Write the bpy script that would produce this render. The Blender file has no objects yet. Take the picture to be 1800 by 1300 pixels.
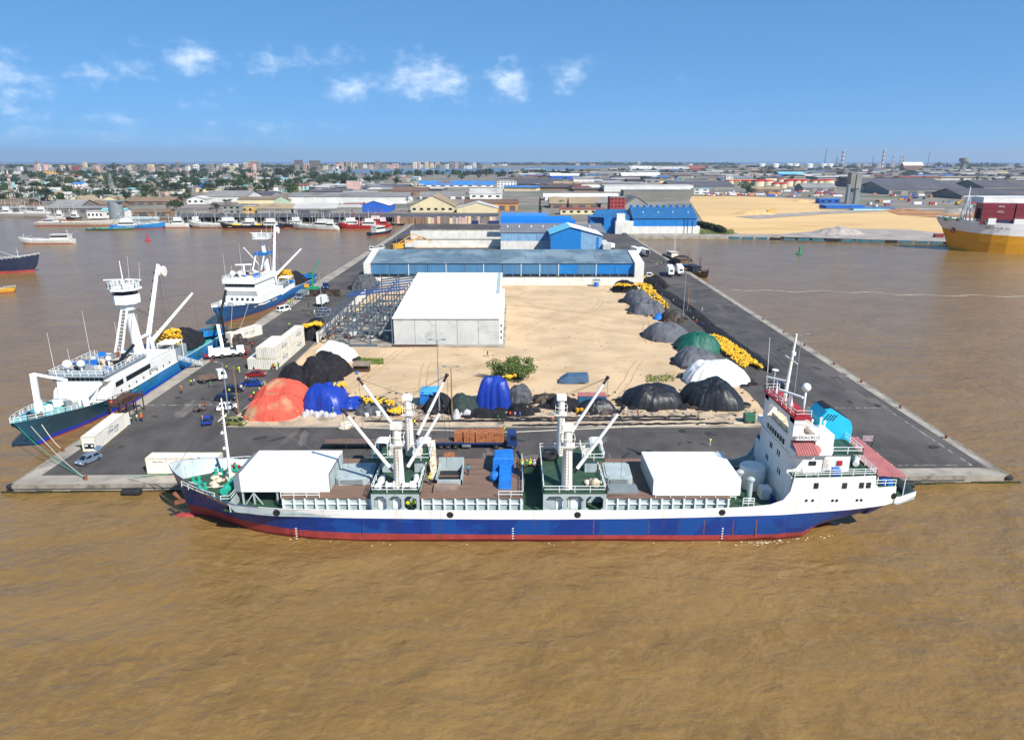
import bpy, math, random
from mathutils import Vector, Matrix, noise as mnoise
R = math.radians
sc = bpy.context.scene
# ------------------------------------------------------------------ camera, sky, sun, exposure
FPX, CAMH, PITCH = 1200.0, 51.0, math.atan(368 / 1200.0)
cam = bpy.data.cameras.new('camera'); camo = bpy.data.objects.new('camera', cam)
sc.collection.objects.link(camo); sc.camera = camo
cam.sensor_width = 36; cam.sensor_fit = 'HORIZONTAL'; cam.lens = 36 * FPX / 1800
cam.clip_start = 1; cam.clip_end = 90000
camo.location = (0, 0, CAMH); camo.rotation_euler = (R(90) - PITCH, 0, 0)
SUN_EL, SUN_AZ = R(43), R(138)          # azimuth clockwise from +Y (the way the camera looks)
sun = bpy.data.lights.new('sun', 'SUN'); suno = bpy.data.objects.new('sun', sun)
sc.collection.objects.link(suno)
sun.energy = 4.6; sun.angle = R(0.53); sun.color = (1, .955, .89)
sdir = Vector((math.sin(SUN_AZ) * math.cos(SUN_EL), math.cos(SUN_AZ) * math.cos(SUN_EL), math.sin(SUN_EL)))
suno.rotation_euler = sdir.to_track_quat('Z', 'Y').to_euler()
sc.view_settings.view_transform = 'Standard'; sc.view_settings.look = 'None'
sc.view_settings.gamma = 1; sc.view_settings.exposure = 0.52
try: sc.view_settings.use_curve_mapping = False
except Exception: pass

def pxdir(x, y):
    u = (x - 900) / FPX; v = -(y - 650) / FPX
    c, s = math.cos(PITCH), math.sin(PITCH)
    return Vector((u, c + v * s, -s + v * c)).normalized()

def build_world():
    w = bpy.data.worlds.new('World'); sc.world = w; w.use_nodes = True
    nt = w.node_tree; N = nt.nodes; L = nt.links; N.clear()
    def nd(t, **k):
        n = N.new(t)
        for a, b in k.items(): setattr(n, a, b)
        return n
    def mth(op, a, b=None, c=None):
        n = nd('ShaderNodeMath', operation=op)
        for i, v in enumerate((a, b, c)):
            if v is None: continue
            if isinstance(v, (int, float)): n.inputs[i].default_value = v
            else: L.new(v, n.inputs[i])
        return n.outputs[0]
    out = nd('ShaderNodeOutputWorld'); bg = nd('ShaderNodeBackground')
    sky = nd('ShaderNodeTexSky', sky_type='NISHITA', sun_disc=False, sun_elevation=SUN_EL, sun_rotation=SUN_AZ)
    sky.air_density = .4; sky.dust_density = 0; sky.ozone_density = 4; sky.altitude = 0
    gm = nd('ShaderNodeGamma'); gm.inputs[1].default_value = .38; L.new(sky.outputs[0], gm.inputs[0])
    tint = nd('ShaderNodeMix', data_type='RGBA', blend_type='MULTIPLY'); tint.inputs[0].default_value = 1; tint.inputs[7].default_value = (.50, .82, 1.16, 1); L.new(gm.outputs[0], tint.inputs[6])
    hs = nd('ShaderNodeHueSaturation'); hs.inputs['Saturation'].default_value = 1.12; hs.inputs['Value'].default_value = 2.15
    L.new(tint.outputs[2], hs.inputs['Color'])
    tc = nd('ShaderNodeTexCoord'); sep = nd('ShaderNodeSeparateXYZ'); L.new(tc.outputs['Generated'], sep.inputs[0])
    X, Y, Z = sep.outputs
    az = mth('ARCTAN2', X, Y); el = mth('ARCSINE', Z)
    comb = nd('ShaderNodeCombineXYZ'); L.new(az, comb.inputs[0]); L.new(mth('MULTIPLY', el, 1.7), comb.inputs[1])
    def noise(scale, det=6, rough=.58):
        n = nd('ShaderNodeTexNoise'); n.inputs['Scale'].default_value = scale
        n.inputs['Detail'].default_value = det; n.inputs['Roughness'].default_value = rough
        L.new(comb.outputs[0], n.inputs['Vector']); return n.outputs[0]
    n1 = noise(21, 8, .62); n2 = noise(6, 4)
    acc = None
    # (px, py, half-width px, half-height px, weight): the fair-weather cumulus seen over the town
    for bx, by, bw, bh, wt in [(740, 138, 92, 46, .62), (600, 160, 52, 30, .5), (896, 145, 46, 40, .62), (1010, 132, 60, 34, .42),
                               (40, 140, 150, 40, .38), (300, 105, 110, 36, .42), (570, 104, 90, 34, .34), (375, 172, 95, 24, .3),
                               (120, 238, 260, 20, .37), (360, 248, 280, 14, .34), (60, 205, 200, 24, .30), (520, 226, 120, 12, .3), (430, 112, 90, 40, .36), (1230, 145, 46, 30, .3), (450, 222, 120, 14, .27)]:
        d = pxdir(bx, by); a0 = math.atan2(d.x, d.y); e0 = math.asin(d.z)
        da = mth('DIVIDE', mth('SUBTRACT', az, a0), bw / FPX); de = mth('DIVIDE', mth('SUBTRACT', el, e0), bh / FPX)
        r2 = mth('ADD', mth('MULTIPLY', da, da), mth('MULTIPLY', de, de))
        g = mth('MULTIPLY', mth('EXPONENT', mth('MULTIPLY', r2, -1.1)), wt)
        acc = g if acc is None else mth('MAXIMUM', acc, g)
    # a thin scatter of the same cloud all round the sky
    wide = mth('MULTIPLY', mth('SUBTRACT', n2, .47), .9)
    side = mth('GREATER_THAN', mth('ABSOLUTE', az), .72)
    acc = mth('MAXIMUM', acc, mth('MULTIPLY', wide, side))
    dens = mth('ADD', mth('MULTIPLY', mth('SUBTRACT', n1, .5), 1.55), mth('SUBTRACT', acc, .20))
    ss = nd('ShaderNodeMapRange', interpolation_type='SMOOTHSTEP'); L.new(dens, ss.inputs[0])
    ss.inputs[1].default_value = 0.0; ss.inputs[2].default_value = .74; ss.inputs[4].default_value = .74
    gate = nd('ShaderNodeMapRange', interpolation_type='SMOOTHSTEP'); L.new(acc, gate.inputs[0])
    gate.inputs[1].default_value = .02; gate.inputs[2].default_value = .22
    up = nd('ShaderNodeMapRange'); L.new(el, up.inputs[0]); up.inputs[1].default_value = .01; up.inputs[2].default_value = .05
    fac = mth('MULTIPLY', mth('MULTIPLY', ss.outputs[0], gate.outputs[0]), up.outputs[0])
    ccol = nd('ShaderNodeMix', data_type='RGBA'); L.new(n1, ccol.inputs[0])
    ccol.inputs[6].default_value = (4.6, 5.6, 7.2, 1); ccol.inputs[7].default_value = (8.2, 8.8, 9.6, 1)
    mix = nd('ShaderNodeMix', data_type='RGBA'); L.new(fac, mix.inputs[0])
    L.new(hs.outputs[0], mix.inputs[6]); L.new(ccol.outputs[2], mix.inputs[7])
    L.new(mix.outputs[2], bg.inputs[0]); bg.inputs[1].default_value = 0.12
    L.new(bg.outputs[0], out.inputs[0])
build_world()

# ------------------------------------------------------------------ helpers
rng = random.Random(7)
def G(x, y, z=0.0):
    """survey: where the sight line of a photo point meets height z"""
    d = pxdir(x, y); t = (z - CAMH) / d.z
    return Vector((d.x * t, d.y * t, z))
def VZ(x, y, Y):
    """survey: the point of a sight line at distance Y down the pier"""
    d = pxdir(x, y); t = Y / d.y
    return Vector((d.x * t, Y, CAMH + d.z * t))
def lin(h):
    if not isinstance(h, str): return tuple(h)
    v = [int(h[i:i + 2], 16) / 255 for i in (0, 2, 4)]
    return tuple(c / 12.92 if c < .04045 else ((c + .055) / 1.055) ** 2.4 for c in v)
MATS = {}
def M(name, col, rough=.6, var=.12, vs=.6, metal=0., bump=0., bs=6., rnd=0., streak=None, streak_amt=.35, alt=None, alt_scale=.2, alt_edge=(.5, .6), spec=.5, st=(1, 1, 1), ridge=False):
    """procedural paint / cloth / ground: colour, drift, patches of a second colour, rust streaks, fine relief"""
    if name in MATS: return MATS[name]
    m = bpy.data.materials.new(name); m.use_nodes = True
    nt = m.node_tree; N = nt.nodes; L = nt.links
    b = N['Principled BSDF']; b.inputs['Roughness'].default_value = rough; b.inputs['Metallic'].default_value = metal
    b.inputs['Specular IOR Level'].default_value = spec
    c = lin(col)
    geo = N.new('ShaderNodeNewGeometry'); pos = geo.outputs['Position']
    if st != (1, 1, 1):
        mp = N.new('ShaderNodeMapping'); mp.inputs['Scale'].default_value = st; L.new(pos, mp.inputs[0]); pos = mp.outputs[0]
    def nz(scale, det=5, vec=None):
        n = N.new('ShaderNodeTexNoise'); n.inputs['Scale'].default_value = scale; n.inputs['Detail'].default_value = det
        L.new(vec or pos, n.inputs['Vector']); return n.outputs[0]
    def mixc(f, a, bb, blend='MIX'):
        n = N.new('ShaderNodeMix'); n.data_type = 'RGBA'; n.blend_type = blend
        if isinstance(f, float): n.inputs[0].default_value = f
        else: L.new(f, n.inputs[0])
        for i, v in ((6, a), (7, bb)):
            if isinstance(v, tuple): n.inputs[i].default_value = (*v[:3], 1)
            else: L.new(v, n.inputs[i])
        return n.outputs[2]
    def ramp(v, lo, hi):
        n = N.new('ShaderNodeMapRange'); n.interpolation_type = 'SMOOTHSTEP'; L.new(v, n.inputs[0])
        n.inputs[1].default_value = lo; n.inputs[2].default_value = hi; return n.outputs[0]
    n0 = nz(vs)
    out = mixc(ramp(n0, .3, .7), tuple(v * (1 - var) for v in c), tuple(min(1, v * (1 + var)) for v in c))
    if alt is not None: out = mixc(ramp(nz(alt_scale, 7), *alt_edge), out, lin(alt))
    if streak is not None:
        mp = N.new('ShaderNodeMapping'); mp.inputs['Scale'].default_value = (1.3, 1.3, .12); L.new(geo.outputs['Position'], mp.inputs[0])
        s = nz(1.0, 6, mp.outputs[0]); s = ramp(s, .56, .72)
        mu = N.new('ShaderNodeMath'); mu.operation = 'MULTIPLY'; L.new(s, mu.inputs[0]); mu.inputs[1].default_value = streak_amt
        out = mixc(mu.outputs[0], out, lin(streak))
    if rnd:
        oi = N.new('ShaderNodeObjectInfo'); mr = N.new('ShaderNodeMapRange'); L.new(oi.outputs['Random'], mr.inputs[0])
        mr.inputs[3].default_value = 1 - rnd; mr.inputs[4].default_value = 1 + rnd
        h = N.new('ShaderNodeHueSaturation'); L.new(out, h.inputs['Color']); L.new(mr.outputs[0], h.inputs['Value']); out = h.outputs[0]
    L.new(out, b.inputs['Base Color'])
    if bump:
        bn = N.new('ShaderNodeBump'); bn.inputs['Strength'].default_value = bump; bn.inputs['Distance'].default_value = .1
        hgt = nz(bs, 4)
        if ridge: hgt.node.noise_type = 'RIDGED_MULTIFRACTAL'; hgt.node.inputs['Distortion'].default_value = .8
        L.new(hgt, bn.inputs['Height']); L.new(bn.outputs[0], b.inputs['Normal'])
    MATS[name] = m; return m

class MB:
    def __init__(s): s.v = []; s.f = []; s.m = []
    def add(s, vs, fs, m=0):
        o = len(s.v); s.v += [tuple(p) for p in vs]
        for f in fs: s.f.append([i + o for i in f]); s.m.append(m)
        return s
    def quad(s, a, b, c, d, m=0): return s.add([a, b, c, d], [(0, 1, 2, 3)], m)
    def poly(s, pts, m=0): return s.add(pts, [tuple(range(len(pts)))], m)
    def box(s, x0, x1, y0, y1, z0, z1, m=0, skip=''):
        v = [(x, y, z) for z in (z0, z1) for y in (y0, y1) for x in (x0, x1)]
        F = {'b': (0, 2, 3, 1), 't': (4, 5, 7, 6), 's': (0, 1, 5, 4), 'n': (2, 6, 7, 3), 'w': (0, 4, 6, 2), 'e': (1, 3, 7, 5)}
        return s.add(v, [F[k] for k in F if k not in skip], m)
    def obox(s, c, sz, rz=0, m=0, rx=0, ry=0):
        mt = Matrix.Translation(Vector(c)) @ Matrix.Rotation(rz, 4, 'Z') @ Matrix.Rotation(ry, 4, 'Y') @ Matrix.Rotation(rx, 4, 'X')
        a, b, h = sz[0] / 2, sz[1] / 2, sz[2] / 2
        v = [mt @ Vector((x, y, z)) for z in (-h, h) for y in (-b, b) for x in (-a, a)]
        return s.add(v, [(0, 2, 3, 1), (4, 5, 7, 6), (0, 1, 5, 4), (2, 6, 7, 3), (0, 4, 6, 2), (1, 3, 7, 5)], m)
    def bar(s, p0, p1, w, h=None, m=0):
        h = h or w; p0, p1 = Vector(p0), Vector(p1); d = p1 - p0; l = d.length
        if l < 1e-6: return s
        q = d.to_track_quat('X', 'Z').to_matrix()
        v = [p0 + q @ Vector((x, y, z)) for z in (-h / 2, h / 2) for y in (-w / 2, w / 2) for x in (0, l)]
        return s.add(v, [(0, 2, 3, 1), (4, 5, 7, 6), (0, 1, 5, 4), (2, 6, 7, 3), (0, 4, 6, 2), (1, 3, 7, 5)], m)
    def tube(s, p0, p1, r0, r1=None, n=8, m=0, caps=True):
        r1 = r0 if r1 is None else r1; p0, p1 = Vector(p0), Vector(p1); d = p1 - p0
        if d.length < 1e-6: return s
        q = d.to_track_quat('Z', 'Y').to_matrix(); v = []
        for p, r in ((p0, r0), (p1, r1)):
            v += [p + q @ Vector((r * math.cos(2 * math.pi * i / n), r * math.sin(2 * math.pi * i / n), 0)) for i in range(n)]
        f = [(i, (i + 1) % n, n + (i + 1) % n, n + i) for i in range(n)]
        if caps: f += [tuple(range(n - 1, -1, -1)), tuple(range(n, 2 * n))]
        return s.add(v, f, m)
    def path(s, pts, r, n=4, m=0):
        for a, b in zip(pts, pts[1:]): s.tube(a, b, r, r, n, m, False)
        return s
    def lathe(s, prof, c=(0, 0, 0), n=16, m=0, axis='Z'):
        v = []; cx, cy, cz = c
        for r, h in prof:
            for i in range(n):
                a = 2 * math.pi * i / n; u, w = r * math.cos(a), r * math.sin(a)
                v.append({'Z': (cx + u, cy + w, cz + h), 'X': (cx + h, cy + u, cz + w), 'Y': (cx + u, cy + h, cz + w)}[axis])
        f = []
        for k in range(len(prof) - 1):
            for i in range(n): f.append((k * n + i, k * n + (i + 1) % n, (k + 1) * n + (i + 1) % n, (k + 1) * n + i))
        f += [tuple(range(n - 1, -1, -1)), tuple(range((len(prof) - 1) * n, len(prof) * n))]
        return s.add(v, f, m)
    def ball(s, c, r, n=10, k=6, m=0, sq=(1, 1, 1)):
        prof = [(max(.001, math.sin(math.pi * i / k)), -math.cos(math.pi * i / k)) for i in range(k + 1)]
        o = len(s.v); s.lathe(prof, (0, 0, 0), n, m)
        for i in range(o, len(s.v)):
            p = s.v[i]; s.v[i] = (c[0] + p[0] * r * sq[0], c[1] + p[1] * r * sq[1], c[2] + p[2] * r * sq[2])
        return s
    def prism(s, pts, z0, z1, m=0, bottom=True):
        n = len(pts); v = [(x, y, z0) for x, y in pts] + [(x, y, z1) for x, y in pts]
        f = [(i, (i + 1) % n, n + (i + 1) % n, n + i) for i in range(n)] + [tuple(range(n, 2 * n))]
        if bottom: f.append(tuple(range(n - 1, -1, -1)))
        return s.add(v, f, m)
    def prof_y(s, pts, y0, y1, m=0):
        """side profile in x,z pulled across y"""
        n = len(pts); v = [(x, y0, z) for x, z in pts] + [(x, y1, z) for x, z in pts]
        f = [(i, (i + 1) % n, n + (i + 1) % n, n + i) for i in range(n)] + [tuple(range(n, 2 * n)), tuple(range(n - 1, -1, -1))]
        return s.add(v, f, m)
    def loft(s, rings, m=0, closed=False, caps=False):
        n = len(rings[0]); v = [p for r in rings for p in r]; f = []
        for k in range(len(rings) - 1):
            for i in range(n if closed else n - 1):
                j = (i + 1) % n; f.append((k * n + i, k * n + j, (k + 1) * n + j, (k + 1) * n + i))
        if caps: f += [tuple(range(n - 1, -1, -1)), tuple(range((len(rings) - 1) * n, len(rings) * n))]
        return s.add(v, f, m)
    def rail(s, pts, h=1.0, r=.035, n_mid=1, post=2.0, m=0):
        """a post-and-rail guard along a polyline"""
        for a, b in zip(pts, pts[1:]):
            a, b = Vector(a), Vector(b); l = (b - a).length; k = max(1, round(l / post))
            for j in range(n_mid + 1):
                up = Vector((0, 0, h * (j + 1) / (n_mid + 1))); s.bar(a + up, b + up, r * 2, r * 2, m)
            for i in range(k + 1):
                p = a.lerp(b, i / k); s.bar(p, p + Vector((0, 0, h + .02)), r * 2.2, r * 2.2, m)
        return s
    def mesh(s, name, mats, smooth=False):
        me = bpy.data.meshes.new(name); me.from_pydata(s.v, [], s.f)
        for mt in (mats if isinstance(mats, (list, tuple)) else [mats]): me.materials.append(mt)
        if any(s.m): me.polygons.foreach_set('material_index', s.m)
        if smooth: me.polygons.foreach_set('use_smooth', [True] * len(me.polygons))
        me.update(); return me
    def build(s, name, mats, parent=None, smooth=False, loc=None, rz=0):
        return link(name, s.mesh(name, mats, smooth), parent, loc, rz)
def link(name, data, parent=None, loc=None, rz=0):
    o = bpy.data.objects.new(name, data); sc.collection.objects.link(o)
    if loc is not None: o.location = loc
    if rz: o.rotation_euler = (0, 0, rz)
    if parent is not None: o.parent = parent
    return o
def tag(o, label=None, cat=None, group=None, kind=None):
    if label: o['label'] = label
    if cat: o['category'] = cat
    if group: o['group'] = group
    if kind: o['kind'] = kind
    return o
def thing(name, label, cat, loc=(0, 0, 0), rz=0, group=None):
    return tag(link(name, None, None, loc, rz), label, cat, group)
def kids(o): return [c for c in sc.collection.objects if c.parent == o]
CH = {}
def remember(root):
    """note the tree once so that copies are quick"""
    def walk(o): return (o, [walk(c) for c in o.children])
    bpy.context.view_layer.update(); CH[root.name] = walk(root); return root
def dup(root, loc, rz=0, label=None, group=None, scale=1.0, mats=None):
    def cp(node, parent):
        o, ch = node; c = o.copy(); sc.collection.objects.link(c); c.parent = parent
        if mats and o.type == 'MESH':
            for i, sl in enumerate(c.material_slots):
                if sl.material and sl.material.name in mats: sl.link = 'OBJECT'; sl.material = mats[sl.material.name]
        for k in ch: cp(k, c)
        return c
    r = cp(CH[root.name], None)
    r.location = loc; r.rotation_euler = (0, 0, rz); r.scale = (scale,) * 3 if not isinstance(scale, tuple) else scale
    if label: r['label'] = label
    if group: r['group'] = group
    return r
def lettering(txt, size, mat, parent, loc, rot, name='lettering', extrude=.004, align='CENTER', sx=1.0):
    cu = bpy.data.curves.new('txt', 'FONT'); cu.body = txt; cu.size = size; cu.extrude = extrude; cu.align_x = align; cu.align_y = 'CENTER'
    cu.resolution_u = 2
    t = bpy.data.objects.new('txt', cu); sc.collection.objects.link(t)
    dg = bpy.context.evaluated_depsgraph_get(); me = bpy.data.meshes.new_from_object(t.evaluated_get(dg))
    bpy.data.objects.remove(t); me.materials.clear(); me.materials.append(mat)
    o = link(name, me, parent, loc); o.rotation_euler = rot; o.scale = (sx, 1, 1); return o
# ------------------------------------------------------------------ setting: water, land, quay
WZ = -1.5
def water_material():
    m = bpy.data.materials.new('silty_harbour_water'); m.use_nodes = True
    nt = m.node_tree; N = nt.nodes; L = nt.links; b = N['Principled BSDF']
    geo = N.new('ShaderNodeNewGeometry')
    def mp(s, rot=0):
        n = N.new('ShaderNodeMapping'); n.inputs['Scale'].default_value = s; n.inputs['Rotation'].default_value = (0, 0, rot)
        L.new(geo.outputs['Position'], n.inputs[0]); return n.outputs[0]
    def nz(scale, det, vec, dist=0.):
        n = N.new('ShaderNodeTexNoise'); n.inputs['Scale'].default_value = scale; n.inputs['Detail'].default_value = det
        n.inputs['Distortion'].default_value = dist; L.new(vec, n.inputs['Vector']); return n.outputs[0]
    def ramp(v, lo, hi):
        n = N.new('ShaderNodeMapRange'); n.interpolation_type = 'SMOOTHSTEP'; L.new(v, n.inputs[0]); n.inputs[1].default_value = lo; n.inputs[2].default_value = hi; return n.outputs[0]
    mx = N.new('ShaderNodeMix'); mx.data_type = 'RGBA'
    L.new(ramp(nz(.05, 6, mp((1, 1.4, 1), .4), .8), .3, .72), mx.inputs[0])
    mx.inputs[6].default_value = (.196, .114, .035, 1); mx.inputs[7].default_value = (.240, .144, .049, 1)
    mx2 = N.new('ShaderNodeMix'); mx2.data_type = 'RGBA'          # small plumes of silt drifting through
    L.new(ramp(nz(.6, 5, mp((.7, 1, 1), .45), 1.5), .42, .8), mx2.inputs[0]); L.new(mx.outputs[2], mx2.inputs[6]); mx2.inputs[7].default_value = (.252, .154, .056, 1)
    L.new(mx2.outputs[2], b.inputs['Base Color'])
    b.inputs['Roughness'].default_value = .2; b.inputs['IOR'].default_value = 1.33
    h1 = nz(.30, 4, mp((.7, 1, 1), .5), .3); h2 = nz(1.1, 4, mp((.6, 1, 1), .35), .25); h3 = nz(3.6, 3, mp((.55, 1, 1), .2), .15)
    def mul(a, k):
        n = N.new('ShaderNodeMath'); n.operation = 'MULTIPLY'; L.new(a, n.inputs[0]); n.inputs[1].default_value = k; return n.outputs[0]
    def add(a, c):
        n = N.new('ShaderNodeMath'); n.operation = 'ADD'; L.new(a, n.inputs[0]); L.new(c, n.inputs[1]); return n.outputs[0]
    hh = add(add(mul(h1, .85), mul(h2, .24)), mul(h3, .06))
    bn = N.new('ShaderNodeBump'); bn.inputs['Strength'].default_value = .8; bn.inputs['Distance'].default_value = 1.0
    L.new(hh, bn.inputs['Height']); L.new(bn.outputs[0], b.inputs['Normal'])
    return m
WATER = water_material()
mb = MB()
def wave(x, y):
    f = max(0, min(1, (135 - y) / 30)) * max(0, min(1, (y - 38) / 6)) * max(0, min(1, (125 - abs(x)) / 15))
    return WZ + f * (.30 * mnoise.noise((x * .11 + y * .06, y * .20 - x * .05, 1)) + .13 * mnoise.noise((x * .36, y * .6 + x * .18, 5)))
nx, ny = 240, 100
xs = [-130 + 260 * i / nx for i in range(nx + 1)]; ys = [36 + 100 * j / ny for j in range(ny + 1)]
mb.add([(x, y, wave(x, y)) for y in ys for x in xs], [(j * (nx + 1) + i, j * (nx + 1) + i + 1, (j + 1) * (nx + 1) + i + 1, (j + 1) * (nx + 1) + i) for j in range(ny) for i in range(nx)])
B = 9000
mb.quad((-B, -B, WZ), (B, -B, WZ), (B, 36, WZ), (-B, 36, WZ)); mb.quad((-B, 36, WZ), (-130, 36, WZ), (-130, 136, WZ), (-B, 136, WZ))
mb.quad((130, 36, WZ), (B, 36, WZ), (B, 136, WZ), (130, 136, WZ)); mb.quad((-B, 136, WZ), (B, 136, WZ), (B, 1500, WZ), (-B, 1500, WZ))
tag(mb.build('harbour_water', WATER, smooth=True), 'brown silty harbour water round the pier', kind='structure')

M('earth', '83796e', .95, .2, .02, alt='666a55', alt_scale=.012, alt_edge=(.45, .65), bump=.3, bs=.5)
M('concrete', 'a1988a', .88, .2, .4, alt='6f685d', alt_scale=.2, alt_edge=(.46, .74), bump=.2, bs=3)
M('quay_face', '8d867a', .85, .2, .6, alt='5a5348', alt_scale=.5, alt_edge=(.5, .7), bump=.4, bs=4)
M('weed', '33361a', .8, .3, 2.0)
M('asphalt', '4a4643', .9, .22, .3, alt='5f5954', alt_scale=.07, alt_edge=(.45, .72), bump=.25, bs=9, st=(1, .6, 1), streak='332f2f', streak_amt=.5)
M('asphalt_stain', '363333', .8, .2, .3)
M('sand', 'c9ad88', .95, .13, .09, alt='b0966f', alt_scale=.16, alt_edge=(.52, .8), bump=.35, bs=2.5)
M('sand_dirty', 'b9a489', .95, .2, .35, alt='7d7264', alt_scale=.22, alt_edge=(.5, .7), bump=.5, bs=4)
M('yellow_sand', 'd6b27a', .95, .12, .006, alt='b9935e', alt_scale=.012, alt_edge=(.52, .75), bump=.3, bs=.6, st=(1, 3, 1))
M('red_earth', '9a6a45', .95, .2, .05, alt='b98a5a', alt_scale=.04, bump=.3, bs=1)
M('gravel_grey', '9d938a', .95, .2, .1, bump=.5, bs=2)
M('paint_white', 'a9a5a0', .8, .2, 1.5, alt='5d5856', alt_scale=.9, alt_edge=(.42, .58))
M('lagoon', '5c7187', .3, .1, .001)
M('sea', '3f6fa5', .3, .08, .0005)

shore = [(-19000, 690), (-900, 690), (-640, 700), (-470, 672), (-395, 640), (-330, 652), (-290, 628), (-255, 600), (-90, 592), (-84, 470), (85, 470), (86, 491), (196, 484), (262, 455), (300, 452), (2200, 330), (19000, 330), (19000, 24000), (-19000, 24000)]
mb = MB(); mb.prism(shore, -5, -.06, bottom=False)
tag(mb.build('ground', MATS['earth']), 'flat earth of the port and town reaching to the horizon', kind='structure')
PX0, PX1, PY0 = -84.0, 85.0, 102.2
def front(x): return 101.9 + (x - PX0) / (PX1 - PX0) * 3.6      # the head of the pier is not quite square
def side(s, y): return (-82.3 - 3.4 * min(1, max(0, y - 102) / 210)) if s < 0 else 84.0 + 1.0 * min(1, max(0, y - 105) / 60)
mb = MB(); q = [(-82.3, front(-82.3)), (84.0, front(84.0)), (85, 165), (85, 600), (-84.5, 600), (-85.7, 312)]
mb.prism(q, -5, 0, 0, False)
quay = tag(mb.build('quay', [MATS['concrete']]), 'concrete finger pier with pale edge beams', kind='structure')
mb = MB()
mb.quad((-79.8, front(-81.4) + 3.4, .006), (82.6, front(82.6) + 3.0, .006), (83.6, 560, .006), (-82.2, 592, .006))
tag(mb.build('asphalt_road', MATS['asphalt']), 'dark worn asphalt paving of the pier', kind='structure')
# edge beam of the quay head and sides: cast sections, each with its joint
qb = MB(); qb.box(-4.95, 4.95, -.32, .0, -.62, .06); qbm = qb.mesh('edge_section', MATS['quay_face'])
for i in range(17):
    x = -82.3 + 5 + i * 9.96
    if x > 82: break
    o = link('edge_section', qbm, quay, (x, front(x), 0)); o.rotation_euler = (0, 0, math.atan(3.6 / 169))
for sx, xx in ((-1, PX0), (1, PX1)):
    for i in range(22):
        y = 102.5 + 5 + i * 9.96; o = link('edge_section', qbm, quay, (side(sx, y), y + (3 if sx > 0 else 0), 0)); o.rotation_euler = (0, 0, R(90 * sx) + (.016 if sx < 0 else -.004 if y < 165 else 0))
wb = MB()
for i in range(60):
    x = PX0 + 1 + i * 2.85; a = rng.uniform(.15, .35)
    wb.box(x - 1.4, x + 1.4, front(x) - .03 - a * .3, front(x) - .004, WZ - .4, WZ + a + .12)
tag(wb.build('weed_fringe', MATS['weed'], quay), 'dark green weed along the tide line of the pier head', kind='stuff')
# painted lines
mb = MB()
mb.box(38, 79.6, 138.3, 138.6, .010, .011); mb.box(80.4, 80.6, 109.5, 139, .010, .0112); mb.box(58, 80.6, 109.3, 109.5, .012, .0125)
mb.box(-80, -62, 140.0, 140.3, .010, .011)
tag(mb.build('road_marking', MATS['paint_white']), 'faded white lines painted on the asphalt', kind='structure')
mb = MB()
for i in range(80):
    x, y = rng.choice([(rng.uniform(58, 81), rng.uniform(112, 290)), (rng.uniform(-80, -60), rng.uniform(112, 300)), (rng.uniform(-50, 50), rng.uniform(110, 127))])
    a, bq, n = rng.uniform(.3, 1.9), rng.uniform(.2, .8), 12; th = rng.uniform(0, 3); z = .014 + i * .0012
    mb.poly([(x + a * math.cos(t) * math.cos(th) * k - bq * math.sin(t) * math.sin(th) * k, y + a * math.cos(t) * math.sin(th) * k + bq * math.sin(t) * math.cos(th) * k, z)
             for j in range(n) for t in [2 * math.pi * j / n] for k in [1 + .35 * mnoise.noise((x + math.cos(t), y + math.sin(t), 0))]])
lb = MB()
for i in range(60):
    x, y = rng.choice([(rng.uniform(56, 82), rng.uniform(112, 300)), (rng.uniform(-79, -60), rng.uniform(112, 300)), (rng.uniform(-60, 60), rng.uniform(107, 126)), (rng.uniform(-70, 60), rng.uniform(106, 112))])
    a, bq, n = rng.uniform(1.5, 6), rng.uniform(.4, 1.8), 22; th = rng.choice([0, 1.57]) + rng.uniform(-.2, .2); z = .0075 + i * .00008
    lb.poly([(x + a * math.cos(t) * math.cos(th) * k - bq * math.sin(t) * math.sin(th) * k, y + a * math.cos(t) * math.sin(th) * k + bq * math.sin(t) * math.cos(th) * k, z)
             for j in range(n) for t in [2 * math.pi * j / n] for k in [1 + .9 * mnoise.noise((x + 2 * math.cos(t), y + 2 * math.sin(t), 0))]], i % 2)
for i in range(26):
    x, y, l = rng.choice([(rng.uniform(60, 82), rng.uniform(112, 260), 1), (rng.uniform(-78, -60), rng.uniform(112, 260), 1), (rng.uniform(-50, 40), rng.uniform(108, 126), 0)]); L_ = rng.uniform(6, 22); w = rng.uniform(.08, .2)
    for o_ in (0, 1.7): z = .0128 + i * .00004; lb.poly([(x + o_, y, z), (x + o_ + w, y, z), (x + o_ + w + 1, y + L_, z), (x + o_ + 1, y + L_, z)] if l else [(x, y + o_, z), (x + L_, y + o_ + .5, z), (x + L_, y + o_ + .5 + w, z), (x, y + o_ + w, z)], 2)
tag(lb.build('worn_patches', [M('dust', '676059', .95, .2, .5), M('dust_b', '5c5651', .95, .2, .5), MATS['asphalt_stain']]), 'dusty patches, repairs and tyre marks on the asphalt', kind='stuff')
tag(mb.build('oil_stains', MATS['asphalt_stain']), 'dark oil stains scattered on the asphalt', kind='stuff')
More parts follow.
